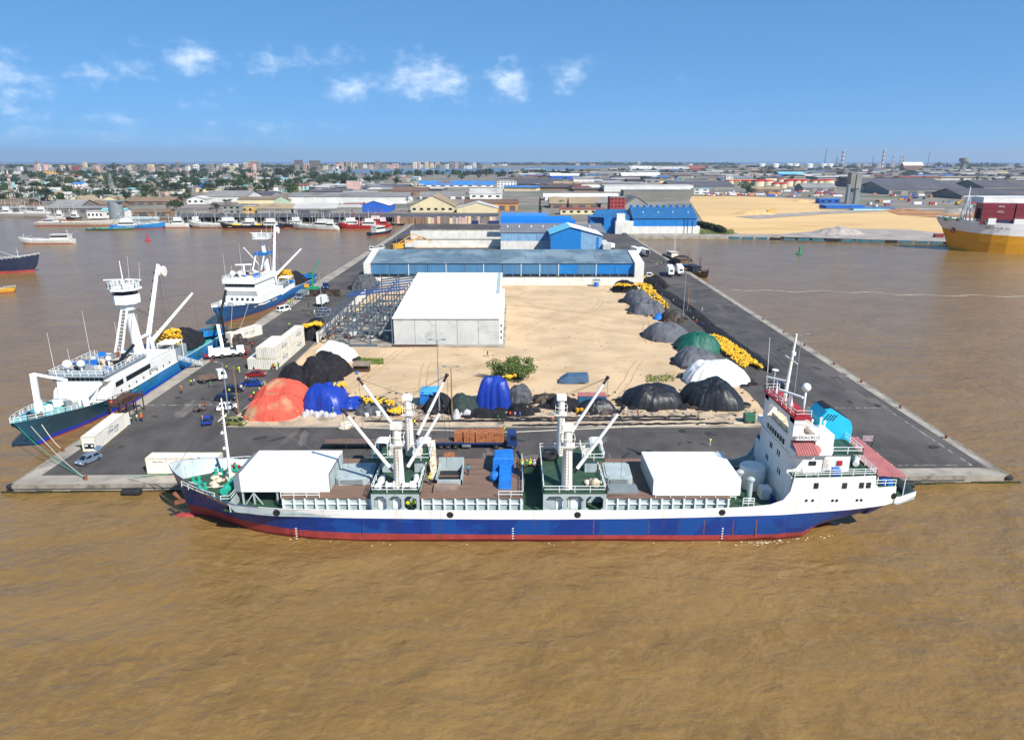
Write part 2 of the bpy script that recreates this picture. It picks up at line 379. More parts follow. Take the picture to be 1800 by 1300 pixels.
# sand lot in the middle of the pier
def ground_grid(name, x0, x1, y0, y1, nx, ny, fz, mat, label):
    mb = MB(); vs = []
    for j in range(ny + 1):
        for i in range(nx + 1):
            u, v = i / nx, j / ny; x = x0 + (x1 - x0) * u; y = y0 + (y1 - y0) * v
            e = min(1, u / .03, (1 - u) / .03, v / .03, (1 - v) / .03)
            vs.append((x + (1 - e) * .8 * mnoise.noise((x * .2, y * .2, 3)), y + (1 - e) * .8 * mnoise.noise((x * .2, y * .2, 9)), .03 + max(0, e) * fz(x, y)))
    mb.add(vs, [(j * (nx + 1) + i, j * (nx + 1) + i + 1, (j + 1) * (nx + 1) + i + 1, (j + 1) * (nx + 1) + i) for j in range(ny) for i in range(nx)])
    return tag(mb.build(name, mat, smooth=True), label, kind='structure')
ground_grid('sand_lot', -57, 54, 131.5, 293, 90, 120, lambda x, y: .02 + .10 * abs(mnoise.noise((x * .06, y * .06, 0))) + .05 * abs(mnoise.noise((x * .3, y * .3, 4))), MATS['sand'], 'open lot of pale sand in the middle of the pier')
ground_grid('dirt_strip', -57, 52, 127.6, 146, 80, 16, lambda x, y: .035 + .07 * abs(mnoise.noise((x * .2, y * .3, 2))) if y < 141 + 3 * mnoise.noise((x * .1, 0, 0)) else -.06, MATS['sand_dirty'], 'strip of dirty sand and litter along the head of the sand lot')
tr = MB(); rg = random.Random(21)
for i in range(16):
    p = Vector((rg.uniform(0, 48), rg.uniform(146, 280), 0)) if i % 3 else Vector((rg.uniform(-50, 0), rg.uniform(146, 180), 0)); a = rg.uniform(0, 6.3)
    for k in range(40):
        a += rg.gauss(0, .05); q_ = p + Vector((math.cos(a), math.sin(a), 0)) * 1.4; n_ = Vector((-math.sin(a), math.cos(a), 0))
        if -50 < q_.x < 50 and 140 < q_.y < 286 and not (-37 < q_.x < 0 and q_.y > 186):
            for o_ in (-.85, .85):
                zz = lambda v: .072 + .10 * abs(mnoise.noise((v.x * .06, v.y * .06, 0))) + .05 * abs(mnoise.noise((v.x * .3, v.y * .3, 4))) + i * .0006
                c4 = [p + n_ * (o_ - .14), q_ + n_ * (o_ - .14), q_ + n_ * (o_ + .14), p + n_ * (o_ + .14)]; tr.poly([(v.x, v.y, zz(v)) for v in c4])
        p = q_
tag(tr.build('wheel_tracks', M('sand_track', 'b2956f', .95, .15, .6)), 'wheel tracks pressed into the sand lot', kind='stuff')
mb = MB()
for i in range(27):
    mb.box(-57 + i * 4.1, -57 + i * 4.1 + 4.05, 127.1, 127.5, 0, .14)
tag(mb.build('kerb', MATS['concrete']), 'low concrete kerb between the asphalt and the sand lot', kind='structure')
mb = MB()
for i in range(40): mb.box(-57.5, -57.1, 131 + i * 4, 131 + i * 4 + 3.95, 0, .14)
tag(mb.build('kerb', MATS['concrete']), 'low concrete kerb down the town side of the lot', kind='structure')
# right-hand land: sand reclamation, tracks, far water
def sheet(name, pts, z, mat, label):
    mb = MB(); mb.poly([(p[0], p[1], z) for p in pts]); return tag(mb.build(name, MATS[mat]), label, kind='structure')
def Gp(*pts): return [G(x, y, 0) for x, y in pts]
sheet('sand_field', Gp((1212, 352), (1216, 345), (1300, 345), (1420, 350), (1440, 352), (1440, 368), (1700, 372), (1800, 380), (2100, 400), (2000, 418), (1640, 416), (1420, 414), (1300, 411), (1240, 395)), .0, 'yellow_sand', 'wide field of yellow dredged sand behind the far quay')
sheet('site_road', Gp((1292, 381), (1440, 372), (1560, 366), (1660, 366), (1660, 369), (1560, 371), (1440, 377), (1330, 385)), .25, 'gravel_grey', 'pale track crossing the yellow sand field')
sheet('red_ground', Gp((1560, 372), (1700, 372), (1820, 384), (1700, 386), (1580, 378)), .22, 'red_earth', 'reddish earth near the ship with containers')
sheet('gravel_apron', Gp((1355, 413), (1490, 402), (1600, 404), (1670, 412), (1800, 418), (1800, 432), (1655, 425), (1380, 417)), .2, 'gravel_grey', 'grey gravel apron along the far quay')
sheet('lagoon', Gp((560, 303), (640, 298.4), (760, 296.4), (900, 295.2), (1010, 291.5), (1110, 291.0), (1010, 298), (930, 303.5), (820, 305.5), (700, 307)), .6, 'lagoon', 'grey-blue lagoon between the port and the far town')
mb = MB(); mb.quad((-19000, 11500, 1.0), (19000, 10200, 1.0), (19000, 23990, 1.0), (-19000, 23990, 1.0))
tag(mb.build('sea', MATS['sea']), 'band of deep blue sea under the horizon', kind='structure')
# ------------------------------------------------------------------ paints
M('hull_blue', '0f357e', .42, .10, .35, alt='0d458c', alt_scale=.16, alt_edge=(.5, .53), streak='4a3c3c', streak_amt=.4)
M('hull_seam', '0f2a66', .5, .1, 1)
M('boot_red', '9c3a37', .6, .14, .7, streak='5b3b33', streak_amt=.5)
M('ship_white', 'e9e7e0', .5, .04, .4, streak='b58a5a', streak_amt=.22)
M('clean_white', 'efeeea', .5, .03, .5)
M('dirty_white', 'cfc9bb', .6, .14, 1.2, alt='8d7b62', alt_scale=.8, alt_edge=(.62, .75))
M('bow_beige', 'a8988c', .6, .14, .6, streak='6b4a36', streak_amt=.5)
M('deck_green', '2c4a36', .7, .18, .5, alt='46523e', alt_scale=.4, alt_edge=(.55, .75))
M('hull_grey', 'a8b4b4', .6, .10, .6, streak='7b5a42', streak_amt=.35)
M('trim_white', 'dfe4e0', .5, .05, 1)
M('deck_wood', '7d6353', .85, .2, .5, alt='5d4a40', alt_scale=.5, alt_edge=(.5, .7), st=(.25, 3.2, 1), bump=.3, bs=2)
M('old_timber', '8a7566', .85, .2, .8)
M('dark', '1d1d20', .6, .2, 1)
M('black_rubber', '202022', .75, .25, 2)
M('glass_dark', '1a242c', .12, .05, 1)
M('wire', '4a4644', .6, .1, 1)
M('rope_white', 'cfc7b4', .9, .1, 2)
M('steel_grey', '7f8789', .5, .12, .8)
M('mast_white', 'ece6da', .5, .05, .5, streak='b08a58', streak_amt=.4)
M('sea_green', '2aa88f', .5, .1, 2)
M('cyan_paint', '22b8e2', .5, .05, .5)
M('pink_roof', 'b06a66', .7, .12, .8, st=(1, 1, 1))
M('red_paint', 'a8222c', .5, .12, 1)
M('blue_plastic', '1f6fc4', .5, .1, 1)
M('cream_cloth', 'ddcfb6', .9, .12, 2, alt='b59c7c', alt_scale=1.5)
M('rust', '7c4a34', .85, .25, 1.5)
M('foam', 'e8e0cc', .7, .1, 2)
def interp(tab, x):
    if x <= tab[0][0]: return tab[0][1]
    for (a, va), (b, vb) in zip(tab, tab[1:]):
        if x <= b: return va + (vb - va) * (x - a) / (b - a)
    return tab[-1][1]
def hull_rings(xs, bdeck, bwl, ztop, zbot, levels, stem, fl=1.4, rake_len=12, x0=None, aft_full=True):
    """cross-sections of a hull: returns for each station a list of (x, half breadth, z) from the bottom up"""
    rings = []; x0 = xs[0] if x0 is None else x0
    for x in xs:
        zt = interp(ztop, x); zb = interp(zbot, x); bd, bw = interp(bdeck, x), interp(bwl, x); r = []
        for lv in levels:
            z = max(zb, lv(x) if callable(lv) else lv); z = min(z, zt)
            t = max(0, min(1, (z - WZ) / (zt - WZ)))
            b = bw + (bd - bw) * (t ** fl if x < 0 or not aft_full else min(1, t * 2.6))
            if z < WZ: b = bw * max(.05, 1 - (WZ - z) * .12)
            q = (z - zb) / max(.01, zt - zb); b *= min(1, (q * 2.2 + .02)) ** .45 if zb > -3.9 else 1
            k = max(0, 1 - (x - x0) / rake_len); r.append((x + stem(z) * k, b, z))
        rings.append(r)
    return rings

# ------------------------------------------------------------------ the refrigerated cargo ship
ship = thing('cargo_ship', 'long blue and white refrigerated cargo ship moored across the head of the pier', 'ship', (0, 94.5, 0))
BD = [(-51.8, .25), (-51, 1.5), (-49.5, 2.9), (-47, 4.5), (-44, 6.0), (-41, 7.1), (-37, 7.7), (-32, 7.85), (46, 7.85), (52, 7.6), (57.4, 6.9)]
BW = [(-51.8, .05), (-48, .7), (-44, 2.2), (-39, 4.4), (-33, 6.4), (-26, 7.6), (-20, 7.8), (30, 7.8), (38, 7.3), (44, 6.4), (50, 5.2), (57.4, 4)]
ZT = [(-51.8, 7.2), (-46, 6.0), (-42.5, 4.9), (-39.5, 4.25), (-33, 3.85), (-20, 3.6), (20, 3.6), (33, 4.1), (36.5, 4.5), (38.2, 5.2), (39.1, 6.6), (39.4, 8.6), (50.9, 8.9), (51.0, 7.6), (51.6, 7.05), (54.2, 7.1), (54.3, 5.6), (54.9, 5.35), (57.4, 6.1)]
ZB = [(-51.8, -4), (42, -4), (46, -2.6), (50, -.6), (53, 1.4), (55, 3.2), (57.4, 4.6)]
zred = lambda x: interp([(-51.8, .5), (-30, .05), (0, -.3), (35, -.35), (46, -.2), (57, 1.2)], x)
zwhite = lambda x: interp([(-51.8, 5.0), (-46, 3.9), (-39.6, 3.0), (-30, 2.45), (0, 2.15), (20, 2.3), (38, 2.9), (48, 3.7), (57.4, 4.75)], x)
stem = lambda z: (WZ + 8.7 - z) / 8.7 * 2.4 if z > WZ else 2.4
xs = [-51.8, -51, -49.5, -47.5, -45, -42.5, -41, -39.6, -39, -36, -33, -28, -22, -14, -4, 6, 16, 26, 32, 34, 36.5, 37.4, 38.2, 38.7, 39.1, 39.4, 42, 45, 48, 50.9, 51.0, 51.6, 53, 54.2, 54.3, 54.9, 56, 57.4]
lv = [-4, WZ - .6, lambda x: WZ + .5 + .12 * math.sin(x * .9) + .08 * math.sin(x * 2.3), lambda x: zred(x), lambda x: (zred(x) + zwhite(x)) / 2, lambda x: zwhite(x), lambda x: (zwhite(x) + interp(ZT, x)) / 2, 99]
rings = hull_rings(xs, BD, BW, ZT, ZB, lv, stem, 1.5, 11)
mb = MB()
for s in (-1, 1):
    for k in range(len(rings) - 1):
        for i in range(len(lv) - 1):
            a, b, c, d = rings[k][i], rings[k + 1][i], rings[k + 1][i + 1], rings[k][i + 1]
            if abs(a[2] - d[2]) < 1e-4 and abs(b[2] - c[2]) < 1e-4: continue
            mt = 4 if i < 2 else 0 if i < 3 else 1 if i < 5 else (2 if xs[k] >= -39.7 else 3)
            q = [(p[0], s * p[1], p[2]) for p in (a, b, c, d)]
            mb.add(q if s < 0 else q[::-1], [(0, 1, 2, 3)], mt)
mb.poly([(p[0], -p[1], p[2]) for p in rings[-1]] + [(p[0], p[1], p[2]) for p in rings[-1][::-1]], 2)
hull = mb.build('hull', [MATS['boot_red'], MATS['hull_blue'], MATS['ship_white'], MATS['bow_beige'], M('boot_wet', '74262a', .35, .15, .8)], ship)
for i_, (x_, w_) in enumerate(((-30, .1), (-21.5, .06), (-13, .05), (-3.2, .08), (5.5, .05), (11.6, .14), (19.5, .06), (27.4, .12), (31.5, .16), (34.8, .2))):
    MB().quad((x_, -interp(BD, x_) - .012, -.3), (x_ + w_, -interp(BD, x_) - .012, -.35), (x_ + w_ * .7, -interp(BD, x_) - .012, 2.2), (x_, -interp(BD, x_) - .012, 2.3)).build('plate_seam', MATS['rust' if i_ > 4 else 'hull_seam'], hull)
def hb(x, z): t = max(0, min(1, (z - WZ) / (interp(ZT, x) - WZ))); return interp(BW, x) + (interp(BD, x) - interp(BW, x)) * t ** 1.5
mb = MB()          # inside of the bulwark and its blue capping
for s in (-1, 1):
    for k in range(len(rings) - 1):
        a, b = rings[k][-1], rings[k + 1][-1]; ti = .14
        mb.quad((a[0], s * (a[1]), a[2] + .003), (b[0], s * b[1], b[2] + .003), (b[0], s * max(.0, b[1] - ti), b[2] + .003), (a[0], s * max(0, a[1] - ti), a[2] + .003), 0 if xs[k] < -38 else 1)
        dz = (lambda x, z: z - 4.3 if x < -40 else 1.25); mb.quad((a[0], s * max(0, a[1] - ti), a[2]), (b[0], s * max(0, b[1] - ti), b[2]), (b[0] + stem(4.3) * max(0, 1 - (xs[k + 1] + 51.8) / 11) * (xs[k] < -40), s * max(0, (hb(xs[k + 1], 4.3) if xs[k] < -40 else b[1]) - ti), b[2] - dz(xs[k + 1] - .1, b[2])), (a[0] + stem(4.3) * max(0, 1 - (xs[k] + 51.8) / 11) * (xs[k] < -40), s * max(0, (hb(xs[k], 4.3) if xs[k] < -40 else a[1]) - ti), a[2] - dz(xs[k], a[2])), 2)
mb.build('bulwark', [MATS['hull_blue'], MATS['trim_white'], MATS['hull_grey']], hull)
def deckpoly(x0, x1, z, inset=.1, n=24):
    P = [x0 + (x1 - x0) * i / n for i in range(n + 1)]
    BD_ = BD if x0 > -45 else [(x_ / 4, hb(x_ / 4, z)) for x_ in range(-207, -150)]
    kk = lambda x: x + stem(z) * max(0, 1 - (x + 51.8) / 11)
    return [(kk(x), -max(.02, interp(BD_, x) - inset), z) for x in P] + [(kk(x), max(.02, interp(BD_, x) - inset), z) for x in P[::-1]]
mb = MB(); mb.poly(deckpoly(-51.6, -40.2, 4.35, .1)); mb.poly(deckpoly(-41.5, 40, 2.95)); mb.poly(deckpoly(51, 57.2, 4.75, .2)); mb.poly(deckpoly(39.4, 51.2, 8.55, .16))
mb.build('deck', MATS['deck_green'], ship)
mb = MB(); mb.box(-40.35, -40.2, -7.1, 7.1, 2.9, 4.4); mb.build('forecastle_bulkhead', MATS['hull_grey'], ship)
mb = MB(); mb.ball((-50.2, 0, -2.0), 1.0, 14, 8, 0, (2.6, 1.0, 1.0)); mb.build('bulbous_bow', MATS['boot_red'], hull, smooth=True)
# mooring eyes along the white strake
for x_ in (-31, 0, 30):
    dm = MB(); [dm.box(x_, x_ + .25, -7.89, -7.87, -.9 + k_ * .4, -.75 + k_ * .4) for k_ in range(5)]; tag(dm.build('draught_marks', MATS['trim_white'], hull), kind='stuff')
fe = MB(); fe.lathe([(.0, -.02), (.42, -.02), (.5, .03), (.42, .06), (.0, .06)], (0, 0, 0), 16, axis='Y'); fem = fe.mesh('fairlead', MATS['dark'])
for x in (-33.4, -8.8, 9.3, 29.8, 54.0):
    z = (interp(ZT, x) + zwhite(x)) / 2 + (-.1 if x > 50 else 0); link('fairlead', fem, hull, (x, -interp(BD, x) - .03, z))
pm = MB().lathe([(0, -.03), (.2, -.03), (.2, .02), (0, .02)], (0, 0, 0), 12, axis='Y').mesh('porthole', MATS['glass_dark'])
for x in (41.5, 42.4, 45.2, 45.8, 48.7, 49.3): link('porthole', pm, hull, (x, -interp(BD, x) - .02, 5.2))
wm = MB().box(-.32, .32, -.05, .02, -.42, .42).mesh('window', MATS['glass_dark'])
for x in (42.6, 46.6, 49.0, 50.0): link('window', wm, hull, (x, -interp(BD, x) - .02, 7.5))
# hatch trunk with its stiffeners
TZ = 5.0
trunk = None
stm = MB().box(-.11, .11, -.42, 0, 0, 1).mesh('stiffener', MATS['trim_white'])
for x0, x1 in ((-33, -19.9), (-13.1, 1.6), (13.2, 31.2)):
    mb = MB(); mb.box(x0, x1, -6.5, 6.5, 2.9, TZ - .02, 0); mb.box(x0 - .1, x1 + .1, -6.75, 6.75, TZ - .12, TZ, 1); mb.box(x0, x1, -6.72, -6.5, 3.95, 4.1, 2)
    trunk = mb.build('hatch_trunk', [MATS['hull_grey'], MATS['deck_wood'], MATS['trim_white']], ship)
    n = int((x1 - x0) / 1.55)
    for i in range(n + 1):
        o = link('stiffener', stm, trunk, (x0 + .3 + i * (x1 - x0 - .6) / n, -6.5, 2.95)); o.scale = (1, 1, 1.95)
# mast houses
def rail_part(pts, h=1.0, parent=ship, mat='trim_white', post=2.0, mid=1): return MB().rail(pts, h, .04, mid, post).build('railing', MATS[mat], parent)
def mast_house(x0, x1, arches, fwd_cut):
    mb = MB(); mb.box(x0, x1, -4.2, 4.2, 2.9, 6.1, 0); mb.box(x0, x1, 4.2, 7.6, 3.2, 6.1, 0)
    mb.box(x0 - .2, x1 + .2, -7.7, 7.7, 6.1, 6.3, 1)
    h = mb.build('mast_house', [MATS['hull_grey'], MATS['deck_green']], ship)
    w = (x1 - x0) / arches; fr = MB()                       # near wall: a frame of rounded openings
    for i in range(arches + 1): fr.box(x0 + i * w - .2, x0 + i * w + .2, -7.72, -7.5, 3.0, 6.1)
    for i in range(arches):
        xa, xb = x0 + i * w + .2, x0 + (i + 1) * w - .2
        fr.box(xa, xb, -7.72, -7.5, 5.75, 6.1); fr.box(xa, xb, -7.72, -7.5, 3.0, 3.55)
        for sx, xx in ((1, xa), (-1, xb)):
            fr.prof_y([(xx, 5.75), (xx + sx * .45, 5.75), (xx, 5.3)], -7.71, -7.51); fr.prof_y([(xx, 3.55), (xx, 4.0), (xx + sx * .45, 3.55)], -7.71, -7.51)
    fr.build('side_arches', MATS['hull_grey'], h)
    MB().box(x0 + .1, x1 - w - .1, -6.9, -4.2, 2.95, 6.05).build('bulkhead', MATS['hull_grey'], h)
    return h
h1 = mast_house(-19.7, -13.3, 3, 0)
h2 = mast_house(4.6, 13.1, 3, 0)
for h, x0, x1 in ((h1, -19.8, -13.2), (h2, 4.5, 13.2)):
    rail_part([(x0, 7.5, 6.3), (x0, -7.6, 6.3), (x1, -7.6, 6.3), (x1, 7.5, 6.3), (x0, 7.5, 6.3)], 1.0, h)
    for i in range(2): MB().box((x0 + x1) / 2 - 2.6 + i * 2.1, (x0 + x1) / 2 - 1.5 + i * 2.1, -6.98, -6.9, 3.3, 5.2).build('door', MATS['trim_white'], h)
# winch cabins on the far side of the houses
for x0, x1, bx0, bx1 in ((-21.0, -17.5, -19.5, -17.8), (-14.8, -12.3, -14.6, -13.3), (10.6, 13.8, 10.9, 12.7)):
    mb = MB(); mb.box(bx0, bx1, -1.0, 3.6, 6.3, 8.1, 0); mb.box(x0, x1, -1.3, 4.2, 8.1, 8.25, 1)
    p = mb.build('winch_platform', [MATS['hull_grey'], MATS['deck_green']], ship)
    MB().rail([(x0, 4.1, 8.25), (x0, -1.2, 8.25), (x1, -1.2, 8.25), (x1, 4.1, 8.25)], 1.1, .04, 1, 1.5).build('railing', MATS['trim_white'], p)
    mb = MB(); a, b = (x0 + .3, x0 + 2.3) if x0 < -15 else (x1 - 2.0, x1 - .1)
    mb.loft([[(a, .4, 10.2), (a, 2.9, 10.2)], [(a + .4, .4, 10.4), (a + .4, 2.9, 10.4)], [(b - .4, .4, 10.4), (b - .4, 2.9, 10.4)], [(b, .4, 10.2), (b, 2.9, 10.2)]])
    for px in (a + .1, b - .1):
        for py in (.5, 2.8): mb.bar((px, py, 8.25), (px, py, 10.2), .1)
    mb.build('winch_canopy', MATS['trim_white'], p)
    wn = MB(); cx = x1 - .6 if x0 < -15 else x0 + .5
    wn.lathe([(.6, -.6), (.6, -.5), (.36, -.45), (.36, .45), (.6, .5), (.6, .6)], (cx, 1.2, 8.9), 14, axis='Y'); wn.box(cx - .5, cx + .5, .4, 2, 8.25, 8.5); wn.box(cx + .2, cx + .7, .7, 1.5, 8.5, 9.3)
    wn.build('winch', MATS['dirty_white'], p)
# posts (samson masts) and derrick booms
def mast(x, y, zb, zt, r0, r1, grey_to=None):
    mb = MB()
    if grey_to:
        mb.tube((x, y, zb), (x, y, grey_to), r0 * 1.05, r0, 14, 1); mb.tube((x, y, grey_to), (x, y, zt), r0, r1, 14, 0)
        mb.prof_y([(x - 2.2, zb), (x + 1.2, zb), (x + .8, grey_to), (x - .8, grey_to)], y - .3, y + .3, 1)
    else: mb.tube((x, y, zb), (x, y, zt), r0, r1, 14, 0)
    mb.box(x - r1 - .25, x + r1 + .25, y - r1 - .15, y + r1 + .15, zt - .15, zt + .6, 0)
    mb.box(x - r1 - .55, x + r1 + .55, y - r1 - .5, y - r1 - .42, zt - 2.4, zt - 2.3, 0)
    m = mb.build('derrick_post', [MATS['mast_white'], MATS['hull_grey']], ship)
    pl = MB(); a = r1 + .4
    pl.box(x - a, x + a, y - a, y + a, zt - 2.6, zt - 2.5); pl.rail([(x - a, y - a, zt - 2.5), (x + a, y - a, zt - 2.5), (x + a, y + a, zt - 2.5), (x - a, y + a, zt - 2.5), (x - a, y - a, zt - 2.5)], 1.3, .035, 0, 1)
    pl.build('crow_platform', MATS['mast_white'], m)
    ld = MB()
    for sx in (-.2, .2): ld.bar((x + sx, y - r0 - .12, zb + .5), (x + sx, y - r1 - .12, zt - 2.5), .05)
    k = int((zt - zb - 3) / .45)
    for i in range(k): ld.bar((x - .2, y - r0 - .12 + (r0 - r1) * i / k, zb + .7 + i * .45), (x + .2, y - r0 - .12 + (r0 - r1) * i / k, zb + .7 + i * .45), .04)
    ld.build('ladder', MATS['dirty_white'], m)
    return m
N_, F_ = -5.6, 5.5
m1 = mast(-16.15, N_, 6.3, 15.4, .78, .55); m2 = mast(-16.2, F_, 6.3, 15.7, .72, .5)
m3 = mast(7.8, -6.2, 3.0, 15.4, .80, .58, 6.4); m4 = mast(7.7, F_, 6.3, 15.7, .72, .5)
for x_ in (-17.3, -14.9): MB().lathe([(.1, -.55), (.6, -.55), (.6, -.45), (.35, -.4), (.35, .4), (.6, .45), (.6, .55), (.1, .55)], (x_, N_ - 1, 6.95), 12, axis='X').build('winch_drum', MATS['clean_white'], m1)
def boom(m, x0, y0, z0, x1, y1, z1, post):
    a, b = Vector((x0, y0, z0)), Vector((x1, y1, z1)); d = b - a
    mb = MB(); mb.tube(a + d * .07, a + d * .90, .27, .22, 10, 0); mb.tube(a, a + d * .07, .16, .27, 8, 1); mb.tube(a + d * .90, b, .22, .13, 8, 1)
    mb.ball(b, .32, 8, 5, 1)
    o = mb.build('derrick_boom', [MATS['clean_white'], MATS['dark']], ship)
    wr = MB(); px, py, pz = post
    wr.path([b, (px, py, pz)], .03, 4); wr.path([b + Vector((.1, 0, 0)), (px + .3, py, pz - .2)], .03, 4)
    return o, wr
T1, T2 = (-16.15, N_, 15.8), (-16.2, F_, 16.1)
for m, a, t in ((m1, (-17.0, N_, 8.6, -23.6, N_ + .4, 17.8), T1), (m1, (-15.2, N_, 8.7, -9.5, N_ + .4, 18.3), T1), (m2, (-17.2, F_, 9.0, -23.6, F_, 18.9), T2), (m2, (-15.2, F_, 9.0, -10.0, F_, 19.5), T2),
                (m3, (8.8, -6.0, 8.6, 15.4, -5.6, 18.4), (7.8, -6.2, 15.8)), (m4, (8.7, F_, 8.9, 14.7, F_, 19.1), (7.7, F_, 16.1))):
    o, wr = boom(m, *a, t)
    b = Vector(a[3:6])
    wr.path([b, (b.x + .2, b.y, 9 if abs(b.y) < 5.4 else 7.5)], .025, 4)
    wr.build('rigging', MATS['wire'], o)
# white covered stores over the forward and after hatches
def white_store(x0, x1, y0, y1, z0, z1, chamfer, label):
    mb = MB(); c = chamfer
    if c:
        mb.add([(x0 + c, y0, z0), (x1, y0, z0), (x1, y1, z0), (x0 + c, y1, z0), (x0 + c, y0, z1), (x1, y0, z1), (x1, y1, z1), (x0 + c, y1, z1)], [(0, 1, 5, 4), (4, 5, 6, 7), (2, 3, 7, 6)], 0)
        mb.add([(x0, y0 + .2, z0), (x0 + c, y0, z0), (x0 + c, y0, z1), (x0, y0 + .2, z1 - .5), (x0, y1, z0), (x0 + c, y1, z1), (x0, y1, z1 - .5)], [(0, 1, 2, 3), (3, 2, 5, 6), (0, 3, 6, 4)], 1)
    else:
        mb.box(x0, x1, y0, y1, z0, z1, 0)
    t = mb.build('deck_store', [MATS['clean_white'], MATS['steel_grey']], ship)
    ends = MB(); pan = MB().box(-.04, .04, -.62, .62, 0, 2.5).mesh('end_panel', MATS['hull_grey'])
    xe = x1 + .04 if c else x0 - .04
    for i in range(7):
        yy = y0 + .9 + i * (y1 - y0 - 1.8) / 6
        o = link('end_panel', pan, t, (xe, yy, z0 + .1))
    sm = MB().box(-.03, .03, -.02, .02, 0, 1).mesh('seam', MATS['trim_white'])
    for i in range(1, 7):
        o = link('seam', sm, t, (x0 + (x1 - x0) * i / 7, y0 - .012, z0)); o.scale = (1, 1, z1 - z0)
    return t
s1 = white_store(-40.3, -26.4, -5.0, 3.4, 5.05, 7.9, 1.0, '')
s2 = white_store(20.2, 32.7, -6.1, 3.6, 5.05, 7.6, 0, '')
mb = MB()
for x in (-39.2, -37.6, -34.2):
    mb.bar((x, -4.7, 2.95), (x, -4.7, 5.05), .22)
    mb.bar((x, 3.0, 2.95), (x, 3.0, 5.05), .22)
mb.bar((-38.9, -4.8, 2.95), (-37.6, -4.8, 4.8), .14); mb.bar((-36.4, -4.8, 2.95), (-37.6, -4.8, 4.8), .14); mb.build('prop', MATS['hull_grey'], s1)
rail_part([(-33, -6.6, TZ), (-27.5, -6.6, TZ)], .8); rail_part([(20.5, -6.6, TZ), (31.2, -6.6, TZ)], .7); rail_part([(-1.9, -6.6, TZ), (1.6, -6.6, TZ), (1.6, 6.4, TZ)], 1.0)
# hatches
def hatch_cover(x0, x1, y0, y1, z, h, rz=0):
    mb = MB(); cx, cy = (x0 + x1) / 2, (y0 + y1) / 2; a, b = (x1 - x0) / 2, (y1 - y0) / 2; c = .5
    pts = [(-a + c, -b), (a - c, -b), (a, -b + c), (a, b - c), (a - c, b), (-a + c, b), (-a, b - c), (-a, -b + c)]
    cs, sn = math.cos(rz), math.sin(rz)
    P = [(cx + px * cs - py * sn, cy + px * sn + py * cs) for px, py in pts]
    mb.prism(P, z, z + h); mb.prism([(cx + (p[0] - cx) * .86, cy + (p[1] - cy) * .9) for p in P], z + h, z + h + .12)
    o = mb.build('hatch_cover', MATS['hull_grey'], ship)
    MB().box(cx - a * .7, cx + a * .55, cy - b - .12, cy - b, z + .15, z + h - .1).build('lifting_bar', MATS['steel_grey'], o)
hatch_cover(-26.3, -20.9, -2.7, 3.0, TZ, .95, .06); hatch_cover(13.9, 18.0, -2.6, 3.1, TZ, 1.0, -.04)
mb = MB(); mb.box(13.8, 18.3, -5.4, -3.3, TZ, TZ + .35); mb.box(14.0, 18.1, -5.2, -3.5, TZ + .35, TZ + .6); mb.build('hatch_boards', MATS['steel_grey'], ship)
mb = MB(); x0, x1, y0, y1 = -11.3, -7.4, -2.6, 2.4
mb.box(x0, x0 + .2, y0, y1, TZ, 6.2); mb.box(x1 - .2, x1, y0, y1, TZ, 6.2); mb.box(x0, x1, y0, y0 + .2, TZ, 5.8); mb.box(x0, x1, y1 - .2, y1, TZ, 7.2); mb.box(x0 + .2, x1 - .2, y0 + .2, y1 - .2, TZ, TZ + .03, 1); mb.box(x0 + .2, x1 - .2, y0 + 1.6, y0 + 1.8, 5.5, 5.7, 2)
mb.build('open_hatch', [MATS['hull_grey'], MATS['dark'], MATS['deck_wood']], ship)
mb = MB(); mb.box(-11.4, -7.9, -5.2, -3.0, TZ, TZ + .45); mb.build('hatch_boards', MATS['old_timber'], ship)
mb = MB()
mb.quad((-13.6, 6.6, 8.2), (-12.3, 6.6, 8.3), (-11.2, -1.4, 5.5), (-12.0, -1.6, 5.3)); mb.quad((-13.6, 6.6, 8.1), (-12.3, 6.6, 8.2), (-11.2, -1.4, 5.4), (-12.0, -1.6, 5.2))
mb.build('cargo_slide', MATS['cream_cloth'], ship)
# forecastle fittings
mb = MB()
for x, y in ((-47.8, -.6), (-45.5, 2.2), (-46.0, -2.7), (-43.8, 3.6)):
    mb.box(x - .8, x + .8, y - .25, y + .25, 4.35, 4.6); mb.lathe([(.2, 0), (.2, .6), (.3, .62), (.3, .72), (.05, .74)], (x - .45, y, 4.6), 10); mb.lathe([(.2, 0), (.2, .6), (.3, .62), (.3, .72), (.05, .74)], (x + .45, y, 4.6), 10)
mb.build('bollards', MATS['sea_green'], ship)
mb = MB(); mb.lathe([(.6, -.9), (.6, -.8), (.34, -.75), (.34, .75), (.6, .8), (.6, .9)], (-41.8, -2.2, 5.1), 14, axis='Y'); mb.box(-42.4, -41.2, -3.2, -1.2, 4.35, 4.6); mb.lathe([(.6, -.6), (.6, -.5), (.34, -.45), (.34, .45), (.6, .5), (.6, .6)], (-41.8, -4.4, 5.1), 14, axis='Y'); mb.build('windlass', MATS['sea_green'], ship)
mb = MB(); mb.lathe([(.6, -.9), (.6, -.8), (.34, -.75), (.34, .75), (.6, .8), (.6, .9)], (-41.6, 4.3, 5.1), 14, axis='Y'); mb.box(-42.4, -41.0, 3.2, 5.4, 4.35, 4.6); mb.build('windlass', MATS['hull_grey'], ship)
mb = MB(); mb.box(-46.2, -43.2, 4.6, 4.9, 4.35, 4.75); mb.box(-46.2, -46.0, 4.4, 5.1, 4.35, 5.1); mb.box(-44.2, -44.0, 4.4, 5.1, 4.35, 5.1); mb.build('anchor_gear', MATS['red_paint'], ship)
